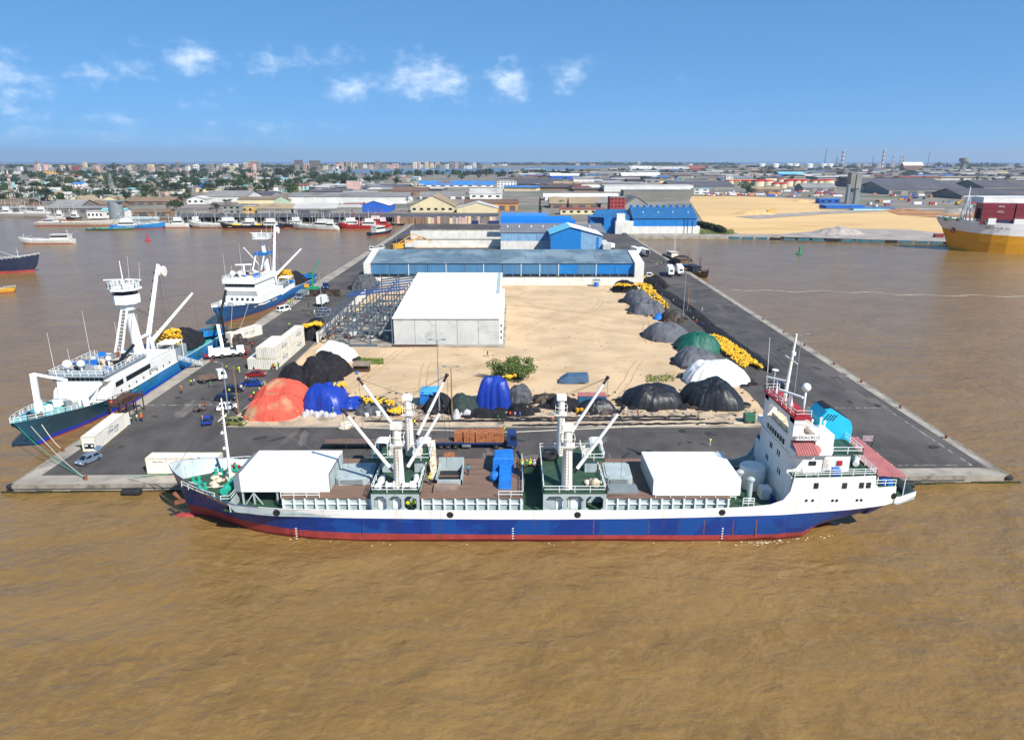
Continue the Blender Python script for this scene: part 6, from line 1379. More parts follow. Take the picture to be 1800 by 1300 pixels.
    if v == 1:
        mb = MB(); mb.loft([[(62.5, -5.2, 2.4), (62.5, 5.2, 2.4)], [(64.5, -3.8, 2.6), (64.5, 3.8, 2.6)], [(62.6, -4.6, 6.8), (62.6, 4.6, 6.8)]]); mb.build('house_front', MATS['ship_white'], h)
        mb = MB(); mb.prof_y([(45, 6.0), (61.4, 6.2), (62.6, 6.7), (62.8, 7.7), (45, 7.9)], -5.4, 5.4); br = mb.build('wheelhouse', MATS['ship_white'], t)
        mb = MB(); mb.box(46, 63.4, -6.0, 6.0, 7.75, 7.95); mb.build('upper_deck', MATS['deck_grey'], t); ru = 7.95
        wm_ = MB().box(-.03, .05, -.42, .42, -.36, .36).mesh('window', MATS['glass_dark'])
        for i in range(11): link('window', wm_, br, (62.75, -4.9 + i * .98, 7.2))
        for x0, x1 in ((57.2, 60.2), (45.6, 56.0)): MB().box(x0, x1, w, w + .03, 4.5, 5.6).build('gallery_opening', MATS['glass_dark'], h)
        for i in range(8): MB().box(36.5 + i * 3.1, 37.0 + i * 3.1, w, w + .03, 3.0, 3.45).build('porthole', MATS['dark'], h)
        lettering('IPFENIO', 1.1, MATS['letter_black'], h, (44.6, w + .03, 3.75), (R(90), 0, R(180)))
    else:
        mb = MB(); mb.prof_y([(46, 5.2), (61.6, 5.2), (62.6, 7.0), (62.2, 8.3), (46, 8.3)], -5.7, 5.7); br = mb.build('wheelhouse', MATS['ship_white'], t)
        mb = MB(); mb.prof_y([(44, 9.6), (63.4, 9.6), (63.4, 11.2), (44, 11.2)], -5.9, 5.9); mb.build('bridge_bulwark', MATS['ship_white'], t); ru = 11.0
        mb = MB(); mb.prof_y([(46, 8.3), (62.2, 8.3), (62.7, 9.6), (46, 9.6)], -5.4, 5.4); b2 = mb.build('bridge', MATS['ship_white'], t)
        wm_ = MB().box(-.03, .08, -.55, .55, -.4, .4).mesh('window', MATS['glass_dark'])
        for i in range(9): link('window', wm_, b2, (62.55, -4.8 + i * 1.2, 8.95))
        for i in range(5): MB().box(62.0, 62.2, -4 + i * 1.9, -3.2 + i * 1.9, 3.6, 4.4).build('window', MATS['glass_dark'], h)
        MB().box(47, 51.5, 6.31, 6.34, 1.0, 1.9).build('recess', MATS['deck_grey'], h)
        MB().obox((36, 6.0, 2.9), (13, .9, 1.3), 0, 0, 0, R(4)).build('workboat', MATS['clean_white'], t)
        lettering('ARGOS', .8, MATS['letter_white'], hull, (63, 5.3, 1.6), (R(85), 0, R(172)))
    rl = MB(); rl.rail([(46.4, -5.8, ru), (63.0, -5.8, ru), (63.0, 5.8, ru), (46.4, 5.8, ru)], 1.1, .05, 1, 1.6); rl.build('railing', MATS['trim_white'], t)
    mb = MB()
    for x, y, r in ((60.5, -3.2, .95), (60.0, -.6, .8), (56, 3, .6)):
        mb.tube((x, y, ru), (x, y, ru + 1.2), .2, .2, 8); mb.ball((x, y, ru + 1.8), r, 14, 8)
    mb.build('satellite_dome', MATS['clean_white'], t, smooth=True)
    for i in range(34):
        c = rng.choice(['dirty_white', 'steel_grey', 'cream_cloth', 'blue_plastic', 'tarp_black', 'rust']); x, y = rng.uniform(47, 59), rng.uniform(-4.8, 4.8); s = rng.uniform(.5, 1.3)
        MB().obox((x, y, ru + s * .45), (s * 1.6, s, s * .9), rng.uniform(0, 3)).build('deck_locker', MATS[c], t)
    mb = MB()
    for x, y, hh in ((62, -5, 9), (50, -4.6, 11), (48, 1, 8), (56, -5.5, 4), (44, 4, 9), (61, 4, 5)): mb.tube((x, y, ru), (x - .4, y - .3, ru + hh), .05, .025, 5)
    tag(mb.build('aerial', MATS['trim_white'], t), kind='stuff')
    # tripod mast with crow's nest
    cb, ct = 5.8, 18.0
    mb = MB(); mb.tube((38.2, 0, cb), (40.0, 0, ct), 1.25, .95, 16); col = mb.build('main_column', MATS['clean_white'], t)
    if v == 1:
        for y in (-.8, .8): MB().bar((47.5, y, ru - .6), (41.6, y * .8, ct - .4), .32, .4).build('mast_leg', MATS['clean_white'], t)
        mb = MB()
        for i in range(14): f_ = i / 14; mb.bar((47.5 - 5.9 * f_, -.8, ru - .6 + (ct - ru) * f_), (47.5 - 5.9 * f_, .8, ru - .6 + (ct - ru) * f_), .12)
        mb.build('ladder', MATS['trim_white'], t)
        oct_ = lambda r, x=40.2: [(x + r * math.cos(R(22.5 + 45 * i)), r * math.sin(R(22.5 + 45 * i))) for i in range(8)]
        MB().prism(oct_(1.9), ct - .6, ct + .9).build('nest_collar', MATS['clean_white'], t)
        MB().prism(oct_(3.0), ct + .9, ct + 3.0).build('crow_nest', MATS['clean_white'], t); MB().prism(oct_(2.6), ct + 3.0, ct + 4.1).build('nest_windows', MATS['glass_dark'], t)
        mb = MB(); mb.prism(oct_(3.7), ct + 4.1, ct + 4.6); mb.build('top_platform', MATS['clean_white'], t)
        o8 = [(x, y, ct + 4.6) for x, y in oct_(3.5)]; mb = MB(); mb.rail(o8 + o8[:1], 1.2, .06, 2, 1.0); mb.build('nest_railing', MATS['trim_white'], t); zt_ = ct + 4.6
    else:
        for y in (-1.6, 1.6): MB().bar((48.5, y, ru), (43.5, y, 17.4), .35).build('mast_leg', MATS['clean_white'], t)
        MB().box(37.4, 44.2, -2.3, 2.3, 17.0, 17.9).build('mid_platform', MATS['seiner2_blue'], t)
        MB().tube((40.1, 0, 17), (40.6, 0, 23), .8, .7, 14).build('upper_column', MATS['clean_white'], t)
        MB().box(38.2, 43, -2.6, 2.6, 22.8, 23.1).build('crow_nest', MATS['clean_white'], t); zt_ = 23.1
        mb = MB(); mb.rail([(38.3, -2.5, zt_), (42.9, -2.5, zt_), (42.9, 2.5, zt_), (38.3, 2.5, zt_), (38.3, -2.5, zt_)], 1.6, .09, 2, 1.2); mb.build('nest_railing', MATS['trim_white'], t)
        MB().tube((58, 0, ru), (58, 0, ru + 4.4), .4, .3, 10).build('fore_column', MATS['clean_white'], t); MB().obox((58, 0, ru + 4.6), (.5, 5.5, .4), .3).build('radar', MATS['clean_white'], t)
    mb = MB(); mb.tube((40.2, 0, zt_), (40.4, 0, zt_ + (6.2 if v == 1 else 3)), .16, .08, 8); mb.obox((41.2, -1.8, zt_ + 1.9), (.25, 4.0, .25), .2); mb.obox((39.4, 2.0, zt_ + 1.7), (.25, 4.4, .22), -.3); mb.tube((41.2, -1.8, zt_), (41.2, -1.8, zt_ + 1.9), .15, .1, 6); mb.tube((39.4, 2, zt_), (39.4, 2, zt_ + 1.7), .15, .1, 6); mb.build('top_mast', MATS['clean_white'], t)
    mb = MB(); mb.tube((42.8, 2.8, zt_), (42.5, 3.2, zt_ + 7.5), .05, .02, 5); mb.tube((38.4, 2.8, zt_), (38.0, 3.2, zt_ + 5.5), .05, .02, 5); mb.build('aerial', MATS['trim_white'], t)
    # booms
    mb = MB(); a, b = Vector((33, 0, 9.4)), Vector((24.5, .6, 25.6)) if v == 1 else Vector((29, .5, 26.6)); mb.tube(a, b, .62, .42, 12); bm = mb.build('main_boom', MATS['clean_white'], t)
    d = (b - a); 
    for f_ in (.35, .5, .62, .76, .88): p = a + d * f_; MB().box(p.x - .15, p.x + .15, p.y - .8, p.y - .45, p.z - .25, p.z + .25).build('boom_lug', MATS['dark'], bm)
    mb = MB(); mb.lathe([(.4, -.7), (1.3, -.7), (1.35, -.4), (.8, 0), (1.35, .4), (1.3, .7), (.4, .7)], (b.x - 1.5, b.y, b.z - 1.9), 16, axis='Y'); mb.build('power_block', MATS['mast_white'], t)
    a2, b2_ = Vector((32.5, .4, 7.7)), (Vector((7, 0, 14.8)) if v == 1 else Vector((4, .5, 14.5))); mb = MB(); mb.tube(a2, b2_, .5, .33, 10); mb.build('skiff_boom', MATS['clean_white'], t)
    if v == 2: MB().tube((36, -1.5, 9), (50, -3, 20.5), .3, .25, 8).build('side_boom', MATS['clean_white'], t)
    mb = MB(); top = Vector((39, 0, ct + .5)); 
    for p in (b, b2_): mb.path([top, p], .035)
    mb.path([b, (30, 2, 6)], .035); mb.path([b, (20, -2, 5)], .035); mb.path([b2_, (8, 1, 4)], .03); mb.path([top, (62, 0, ru + 1)], .035); mb.path([b + Vector((-1.4, 0, -2)), (22, 1, 6)], .035)
    mb.build('rigging', MATS['wire'], t)
    MB().bar((33, -.9, 4.4), (33, 0, 9.8), .5).bar((33, .9, 4.4), (33, 0, 9.8), .5).bar((32.5, .4, 4.4), (32.5, .4, 7.9), .6).bar((38.4, 0, 9.5), (33, 0, 9.6), .5).build('boom_post', MATS['clean_white'], t)
    bl = MB()
    for s_ in (-1, 1): bl.rail([(x_, s_ * max(.1, interp(BDs, x_) - .15), interp(ZTs, x_)) for x_ in (66, 70, 74, 78, 81, 83)], .9, .05, 1, 1.5)
    bl.rail([(33.5, 6.0, 5.6), (45, 6.0, 5.9)], 1, .05, 1, 1.6); bl.build('bow_railing', MATS['trim_white'], t)
    wr_ = MB(); [wr_.path([(39.5, y_ * .2, ct), (x_, y_, z_)], .04) for x_, y_, z_ in ((20, 5, 3), (20, -5, 3), (60, 5, ru), (60, -5, ru), (30, 5.5, 4.6), (52, 5, ru), (10, 0, 4))]; wr_.build('stays', MATS['wire'], t)
    # working deck
    MB().box(23.5, 33, -4.4, 4.4, 1.2, 4.6).build('winch_house', MATS['deck_grey'], t); MB().box(27.5, 32.5, 1.2, 5.6, 6.6, 6.75).build('work_canopy', MATS['clean_white'], t)
    mb = MB(); [mb.bar((x, y, 2), (x, y, 6.6), .14) for x in (27.7, 32.3) for y in (1.4, 5.4)]; mb.build('canopy_posts', MATS['trim_white'], t)
    for i in range(9): MB().obox((rng.uniform(24, 33), rng.uniform(-4, 5.2), rng.uniform(4.4, 5.2)), (rng.uniform(.8, 2), rng.uniform(.6, 1.4), 1.2), rng.uniform(0, 3)).build('deck_machinery', MATS[rng.choice(['dirty_white', 'steel_grey', 'clean_white', 'blue_plastic'])], t)
    heap_mb(8, 5.2, 4.8, 90 + v, .05, .2, .7).build('stowed_net', MATS['net_black'], t, smooth=True, loc=(14.5, -.6, 1.6))
    mb = MB(); rg = random.Random(v)
    for i in range(420):
        m_ = Matrix.Translation((23.5 + rg.uniform(-2, 2.6), rg.uniform(-2.4, 2.8), 3.2 + rg.uniform(0, 5.0))) @ Matrix.Rotation(rg.uniform(0, 3), 4, 'Z') @ Matrix.Rotation(rg.uniform(-1, 1), 4, 'Y') @ Matrix.Scale(1.5, 4); bs_ = MB().lathe(cork, (0, 0, 0), 5, axis='X'); mb.add([m_ @ Vector(p) for p in bs_.v], bs_.f)
    tag(mb.build('float_stack', MATS['float_yellow'], t, smooth=True), kind='stuff')
    # skiff on the stern
    mb = MB(); sk = [[(x, -b, .9), (x, -b * .8, -.9), (x, b * .8, -.9), (x, b, .9)] for x, b in ((-6, 2.4), (-2, 2.9), (3, 2.8), (6.5, 1.2), (7.5, .2))]
    mb.loft(sk); mb.loft([[(x, -b * .9, .5), (x, b * .9, .5)] for x, b in ((-6, 2.4), (-2, 2.9), (3, 2.8), (6.5, 1.2))], 1); mb.poly(sk[0], 0)
    skf = mb.build('net_skiff', [MATS['seiner_teal' if v == 1 else 'seiner2_blue'], MATS['net_brown']], t, loc=(1.5, 1.8, 2.4), rz=R(5)); skf.rotation_euler = (0, R(-8), R(4))
    MB().box(-3, -1.5, -.8, .8, .5, 1.6).build('skiff_engine', MATS['truck_green'], skf)
    # foredeck crane and gear
    cz = interp(ZTs, 74)
    mb = MB(); mb.tube((73.5, -1.6, cz - 1), (73.5, -1.6, cz + 1.6), .9, .8, 12); mb.build('crane_pedestal', MATS['clean_white'], t)
    if v == 1:
        mb = MB(); mb.bar((73.5, -1.6, cz + 1.4), (72.8, -1.8, 11.6), .9, .9); mb.bar((72.8, -1.8, 11.5), (69, 2.0, 9.0), .5, .5); mb.build('knuckle_crane', MATS['clean_white'], t)
        MB().tube((66.5, 3.2, 2.2), (66.5, 3.2, 4.8), .7, .6, 12).build('crane_pedestal', MATS['clean_white'], t)
        mb = MB(); mb.bar((66.5, 3.2, 4.6), (61.5, 4.4, 6.6), .8, .8, 0); mb.bar((61.5, 4.4, 6.6), (51, 6.2, 11.5), .45, .5, 1); mb.build('cargo_crane', [MATS['clean_white'], MATS['dark']], t)
    mb = MB(); mb.lathe([(.7, -1.2), (.7, -1.1), (.4, -1), (.4, 1), (.7, 1.1), (.7, 1.2)], (77, 0, 4.6), 12, axis='Y'); mb.build('windlass', MATS['tarp_black' if v == 1 else 'steel_grey'], t)
    for i in range(8): MB().obox((rng.uniform(64, 70), rng.uniform(-3.4, 3.0), 3.0), (rng.uniform(.6, 1.8), rng.uniform(.6, 1.5), rng.uniform(.8, 1.8)), rng.uniform(0, 3)).build('deck_machinery', MATS[rng.choice(['clean_white', 'clean_white', 'dirty_white', 'steel_grey'])], t)
    return t
seiner('near tuna seiner with octagonal white crow nest and turquoise foredeck moored at the left quay', (-91, 199, 0), R(-90), 1)
seiner('second tuna seiner farther along the left quay with a blue band on its mast', (-91.3, 301, 0), R(-90 - 4.2), 2)

# ------------------------------------------------------------------ smaller craft
M('boat_white', 'dcdad2', .5, .06, .5, streak='9a8a6c', streak_amt=.35); M('boat_blue', '2c7fc0', .5, .1, .5); M('boat_red', 'b8302c', .5, .1, .5); M('boat_black', '22242a', .5, .1, .5); M('boat_green', '3f9a7c', .6, .12, .5); M('boat_wood', '6d5638', .8, .2, .6); M('boat_navy', '222c44', .45, .1, .5, streak='6a4a3a', streak_amt=.3); M('boat_yellow', 'd8a02a', .6, .1, .6)
def boat(label, loc, rz, L, B_, fb, hullm, deckm='deck_grey', housem='boat_white', house=(.25, .55, 2.6), masts=((.5, 6),), boot='boot_red', sheer=.5, name='fishing_boat', cat='boat', group=None, booms=True):
    t = thing(name, label, cat, (loc[0], loc[1], WZ), rz, group)
    st = [(0, .72, .1), (.06, .88, .05), (.3, 1, 0), (.6, .98, .08), (.8, .72, .35), (.92, .36, .7), (1, .04, 1)]
    R_ = []
    for u, b, s in st:
        x = (u - .5) * L; hb = b * B_ / 2; zt = fb * (1 + sheer * s); k = L * .07 * (u > .75) * (u - .75) * 4
        R_.append([(x - k, hb * .72, -.5), (x - k, hb * .78, fb * .18), (x - k * .5, hb * .9, fb * .55), (x, hb, zt)])
    mb = MB()
    for s in (-1, 1):
        for k in range(len(R_) - 1):
            for i in range(3):
                q = [(p[0], s * p[1], p[2]) for p in (R_[k][i], R_[k + 1][i], R_[k + 1][i + 1], R_[k][i + 1])]; mb.add(q if s < 0 else q[::-1], [(0, 1, 2, 3)], 0 if i == 0 else 1)
    mb.poly([(p[0], -p[1], p[2]) for p in R_[0]] + [(p[0], p[1], p[2]) for p in R_[0][::-1]], 1)
    mb.build('hull', [MATS[boot], MATS[hullm]], t)
    mb = MB(); mb.loft([[(r[-1][0], -r[-1][1] * .95, r[-1][2] - fb * .25), (r[-1][0], r[-1][1] * .95, r[-1][2] - fb * .25)] for r in R_]); mb.build('deck', MATS[deckm], t)
    if house:
        u0, u1, hh = house; x0, x1 = (u0 - .5) * L, (u1 - .5) * L; z0 = fb * .75; w = B_ * .36
        mb = MB(); mb.prof_y([(x0, z0), (x1, z0), (x1 - hh * .15, z0 + hh), (x0, z0 + hh)], -w, w); h = mb.build('wheelhouse', MATS[housem], t)
        mb = MB(); mb.box(x0 - .3, x1 + .1, -w - .3, w + .3, z0 + hh, z0 + hh + .12); mb.build('house_roof', MATS[housem], h)
        for s in (-1, 1): MB().box(x0 + .4, x1 - .6, min(s * w, s * (w + .03)), max(s * w, s * (w + .03)), z0 + hh * .55, z0 + hh * .85).build('window', MATS['glass_dark'], h)
    for u, hgt in masts:
        x = (u - .5) * L; mb = MB(); mb.tube((x, 0, fb * .7), (x, 0, fb + hgt), .14 + L * .002, .07, 6); mb.bar((x, -B_ * .25, fb + hgt * .75), (x, B_ * .25, fb + hgt * .75), .1); mb.build('mast', MATS[housem], t)
        if booms: MB().tube((x, 0, fb + 1), (x - L * .18, B_ * .2, fb + hgt * .8), .1, .07, 5).build('boom', MATS[housem], t)
    mb = MB(); mb.rail([(r[-1][0], -r[-1][1] * .96, r[-1][2]) for r in R_[3:]] , .7, .04 + L * .0006, 0, 2); mb.rail([(r[-1][0], r[-1][1] * .96, r[-1][2]) for r in R_[3:]], .7, .04 + L * .0006, 0, 2); mb.build('railing', MATS[housem], t)
    for i in range(5): MB().obox((rng.uniform(-.4, .25) * L, rng.uniform(-.25, .25) * B_, fb * .8 + .3), (rng.uniform(.6, 2), rng.uniform(.5, 1.4), rng.uniform(.5, 1.1)), rng.uniform(0, 3)).build('deck_gear', MATS[rng.choice(['steel_grey', 'dirty_white', 'net_brown', 'blue_plastic'])], t)
    return t
def at(x, y): return G(x, y, WZ)
boat('white coaster under way in the middle of the left basin', at(83, 428), R(187), 34, 7.5, 2.6, 'boat_white', house=(.06, .4, 4), masts=((.1, 7), (.9, 4)))
boat('blue-black hulled ship with pale deck entering at the left edge', at(10, 480) + Vector((-8, 0, 0)), R(14), 46, 9, 6.2, 'boat_navy', 'deck_turq', house=(.1, .5, 5), masts=((.8, 5),), sheer=.35)
boat('small turquoise and orange boat at the left edge of the water', at(-2, 514), R(12), 13, 4, 1.4, 'boat_yellow', 'deck_turq', None, None or 'boat_white', house=None, masts=()) if False else boat('small turquoise and orange boat at the left edge of the water', at(-2, 514), R(12), 13, 4, 1.4, 'boat_yellow', 'deck_turq', house=None, masts=())
LB = [(22, 378, 30, 'boat_white', 0, 'white launch at the far left of the old quay'), (35, 376, 24, 'boat_blue', 180, 'blue launch moored behind the far left white one'), (64, 378, 32, 'boat_white', 180, 'white trawler second from the left on the old quay'), (99, 386, 22, 'boat_white', 180, 'white motor boat near the blue floating dock'), (126, 386, 24, 'boat_black', 170, 'dark hulled boat with white house near the dock'),
      (245, 402, 48, 'boat_blue', 10, 'long sky blue trawler in the old basin'), (300, 400, 34, 'boat_white', 190, 'white and red trawler right of the sky blue one'), (333, 399, 30, 'boat_blue', 200, 'steel blue boat tucked behind the white and red trawler'), (382, 400, 52, 'boat_white', 180, 'long white trawler at the dark fish quay shed'), (425, 402, 40, 'boat_black', 180, 'black barge with yellow nets at the fish quay'), (462, 402, 38, 'boat_black', 180, 'second black barge with yellow nets at the fish quay'), (508, 400, 34, 'boat_black', 185, 'black hulled trawler with white wheelhouse at the fish quay'),
      (552, 403, 46, 'boat_white', 165, 'white trawler with a tall derrick at the fish quay'), (572, 404, 26, 'boat_white', 170, 'small white trawler in front of the tall derrick one'), (600, 401, 44, 'boat_black', 190, 'grey black hulk between the white and red trawlers'), (634, 402, 40, 'boat_red', 180, 'bright red trawler, front one of the red group'), (646, 397, 40, 'boat_red', 178, 'bright red trawler, rear one of the red group'), (664, 400, 26, 'boat_red', 175, 'small red trawler nearest the pier root')]
for x, y, L, hm, a, l in LB:
    b = boat(l, at(x, y), R(a), L * .86, L * .2, 3.0 if L > 30 else 2.2, hm, housem='boat_white' if hm != 'boat_red' or x < 640 else 'boat_red', house=(.15, .45, 3.4), masts=((.3, 13), (.52, 9), (.85, 12)), group='boats at the old fish quay', sheer=.8)
    MB().box(-L * .26, -L * .1, -L * .05, L * .05, 5, 8.2).build('upper_bridge', MATS['boat_white'], b); MB().path([(-L * .17, 0, 15), (L * .3, 0, 14), (L * .43, 0, 4)], .12).path([(-L * .17, 0, 15), (-L * .42, 0, 4)], .12).build('rigging', MATS['wire'], b)
    if 'yellow' in l: heap_mb(L * .18, 3, 2.4, int(x), .1, .2).build('net_pile', MATS['float_yellow'], b, loc=(L * .12, 0, 1.6), smooth=True)
boat('dark blue and white tug alongside the root of the left quay', at(660, 412) + Vector((4, 0, 0)), R(60), 26, 7, 2.4, 'boat_navy', house=(.2, .6, 4.5), masts=((.4, 6),))
boat('green mooring barge lying low in the old basin', at(195, 404), R(6), 36, 8, 1.2, 'boat_green', 'boat_green', house=None, masts=())
boat('rusty white hulk with red stern in the old basin', at(145, 396), R(4), 74, 11, 3.0, 'dirty_white', 'rust', house=(.1, .22, 3), masts=())
t = thing('floating_dock', 'old grey floating dock with a thick metal column in the left basin', 'dock', at(208, 393))
MB().box(-26, 30, -7, 7, 0, 1.6).build('pontoon', MATS['hull_grey'], t); MB().lathe([(6.2, 0), (5.6, 17), (.1, 17.1)], (0, 0, 1.6), 20).build('column', MATS['steel_grey'], t); MB().box(-9, 7, -5, 5, 18.7, 19.3).build('cap', MATS['steel_grey'], t); MB().lathe([(1.6, 0), (1.6, 30), (.1, 30.1)], (6, 0, 4.4), 12, axis='X').build('pipe', MATS['hull_grey'], t)
# wooden boats on the right quay
boat('black wooden fishing boat with a green canopy on the right quay', at(1206, 478) + Vector((1.5, 14, 0)), R(-78), 26, 6.5, 2.0, 'boat_black', 'boat_wood', 'boat_wood', (.3, .6, 3), ((.75, 8), (.3, 9)), 'boat_wood')
boat('brown wooden fishing boat nearest the reefer trailers', at(1220, 485) + Vector((2.0, 2, 0)), R(-75), 20, 6, 1.9, 'boat_wood', 'boat_wood', 'boat_black', (.2, .5, 2.6), ((.6, 8),), 'boat_wood', 1.0)
boat('dark wooden fishing boat with a tall white mast, farther along the right quay', at(1186, 462) + Vector((2, 10, 0)), R(-80), 24, 6, 2.0, 'boat_black', 'boat_wood', 'dirty_white', (.25, .55, 2.8), ((.5, 16),), 'boat_wood')
tag(heap_mb(6, 3.4, 3.2, 61, .1, .12, .6).build('boat_canopy', MATS['tarp_black'], loc=at(1203, 474) + Vector((1.5, 14, 2.2)), smooth=True), 'dark green canvas canopy over the black wooden boat', 'canopy')
# buoys
for x, y, mname, l in ((260, 423, 'boat_red', 'red conical buoy in the left basin'), (1405, 447, 'boat_green', 'green conical buoy in the right basin')):
    t = thing('buoy', l, 'buoy', at(x, y)); MB().lathe([(1.6, -.3), (1.8, .5), (1.2, .8), (.6, 1.0), (.35, 4.2), (.5, 4.3), (.1, 5)], (0, 0, 0), 14).build('body', M('buoy_' + mname, 'c01f3c' if 'red' in mname else '0a8a5a', .5, .05, 1), t)
# foam line on the right basin
mb = MB(); rg = random.Random(3)
pts = [G(1285 + 515 * i / 170, 508.5 + 14 * i / 170 + 1.2 * math.sin(i * .21) + 1.1 * math.sin(i * .07), WZ) for i in range(171)]
for i, (a, b) in enumerate(zip(pts, pts[1:])):
    w = .16 + .3 * abs(mnoise.noise((i * .16, 0, 3))); mb.quad(a + Vector((0, -w, .05)), b + Vector((0, -w, .05)), b + Vector((0, w, .05)), a + Vector((0, w, .05)))
tag(mb.build('foam_line', MATS['foam']), 'thin line of foam drifting across the right basin', kind='stuff')

# ------------------------------------------------------------------ yellow-hulled container ship at the right edge
M('ro_white', 'eae8e3', .5, .05, .1, streak='b09a78', streak_amt=.2); M('ro_yellow', 'dd9a10', .5, .06, .06, streak='7a4c12', streak_amt=.25)
t = thing('container_ship', 'large yellow and white container ship entering at the right edge', 'ship', (0, 410, 0))
# the ship runs to the right and towards the camera: local axis u along the hull, v to its far side
u_ = Vector((1, -.28, 0)).normalized(); v_ = Vector((.28, 1, 0)).normalized(); stem0 = Vector((255.5, 3.0, 0))
LPQ = lambda u, vv, z: tuple(stem0 + u_ * u + v_ * vv + Vector((0, 0, z)))
st = [(0, .2, 18.6), (1.5, 1.9, 18.5), (3, 3.2, 18.3), (5.5, 5.1, 18.1), (8, 6.6, 17.8), (12, 8.6, 17.4), (16, 10.2, 17.0), (22, 12.1, 16.6), (28, 13.4, 16.2), (36, 14.2, 15.9), (45, 14.6, 15.6), (60, 14.8, 15.6), (140, 14.8, 15.6)]
mb = MB(); secs = []
for u, hb, zt in st:
    f5 = min(1, u / 48); f5 = f5 * f5 * (3 - 2 * f5); zm = zt - 7.0; k = max(0, 1 - u / 20)
    secs.append([(u + 11.5 * k, hb * (.25 + .65 * f5), -3), (u + 10.5 * k, hb * (.35 + .65 * f5), WZ), (u + 7 * k, hb * (.6 + .4 * f5), zm * .5), (u + 4.5 * k, hb * (.78 + .22 * f5), zm), (u + 1.5 * k, hb * (.92 + .08 * f5), zt - 3), (u, hb, zt)])
for s in (-1, 1):
    for a, b in zip(secs, secs[1:]):
        for i in range(5):
            q = [LPQ(p[0], 14.8 + s * p[1], p[2]) for p in (a[i], b[i], b[i + 1], a[i + 1])]; mb.add(q if s < 0 else q[::-1], [(0, 1, 2, 3)], 0 if i < 3 else 1)
gh = mb.build('hull', [MATS['ro_yellow'], MATS['ro_white']], t)
mb = MB(); mb.loft([[LPQ(s[-1][0], 14.8 - s[-1][1] * .97, s[-1][2] - 1.1), LPQ(s[-1][0], 14.8 + s[-1][1] * .97, s[-1][2] - 1.1)] for s in secs]); mb.build('deck', MATS['deck_green'], t)
ang = math.atan2(u_.y, u_.x)
p = LPQ(33, -.05 + 1.25, 13.1); lettering('GRANDE  LUANDA', 1.9, MATS['letter_black'], t, (p[0], p[1] - .35, p[2]), (R(90), 0, ang), sx=1.25)
def uvbox(mb, u0, u1, v0, v1, z0, z1, m=0):
    P8 = [LPQ(u, vv, z) for z in (z0, z1) for vv in (v0, v1) for u in (u0, u1)]
    return mb.add(P8, [(0, 2, 3, 1), (4, 5, 7, 6), (0, 1, 5, 4), (2, 6, 7, 3), (0, 4, 6, 2), (1, 3, 7, 5)], m)
for blk, u0 in enumerate((20.5, 37.5)):
    for tier in range(4):
        for row in range(5):
            if row > 0 and tier < 3 and blk == 0 and row < 4: continue
            nm = 'container'; o = uvbox(MB(), u0, u0 + 16.2, 2.6 + row * 2.5, 5.0 + row * 2.5, 14.9 + tier * 3.0, 17.8 + tier * 3.0).build('stowed_container', MATS['container_red'], t)
            if row == 0 and tier >= 2 and blk == 0:
                p = LPQ(u0 + 9.3, 2.57, 16.4 + tier * 3.0); lettering('ACL', 1.5, MATS['letter_white'], o, (p[0], p[1] - .03, p[2]), (R(90), 0, ang), sx=1.2)
MB_ = MB(); uvbox(MB_, 24, 28, 1.4, 2.2, 15, 18.6); MB_.build('deck_shield', MATS['clean_white'], t); MB_ = MB(); uvbox(MB_, 37, 75, .6, 2.4, 15, 18.4); MB_.build('side_screen', MATS['clean_white'], t); MB_ = MB(); uvbox(MB_, 29.5, 35.5, 2.0, 2.5, 15.2, 17.6); MB_.build('deck_container', MATS['container_navy'], t)
p0 = Vector(LPQ(15.5, 14, 16)); mb = MB()
for dx, dy in ((-2, -2), (2, -2), (-2, 2), (2, 2)): mb.bar(p0 + Vector((dx, dy, 0)), p0 + Vector((dx * .3, dy * .3, 14)), .6)
mb.tube(p0 + Vector((0, 0, 12)), p0 + Vector((0, 0, 20)), .5, .25, 8); mb.bar(p0 + Vector((-3, 0, 14.5)), p0 + Vector((3, 0, 14.5)), .4); mb.bar(p0 + Vector((0, 0, 8)), p0 + Vector((6, -1, 9)), .8); mb.build('foremast', MATS['trim_white'], t)
for i in range(6): MB().ball(LPQ(4 + i * 2.1, 8 + (i % 3) * 4, 17.2), 1.1, 8, 6, 0, (1.3, 1.3, .9)).build('mooring_winch', MATS['truck_green'], t)
mb = MB(); mb.rail([LPQ(1.5, 14.8 - 2.2, 18.4), LPQ(8, 14.8 - 6.4, 17.8), LPQ(16, 14.8 - 10, 17.0), LPQ(24, 14.8 - 12.6, 16.4)], 1.2, .08, 1, 2); mb.build('railing', MATS['trim_white'], t)
p = Vector(LPQ(9.2, 9.6, 10.6)); MB().ball(p, 1.4, 8, 5, 0, (1, .6, 1.2)).build('anchor', MATS['rust'], gh)
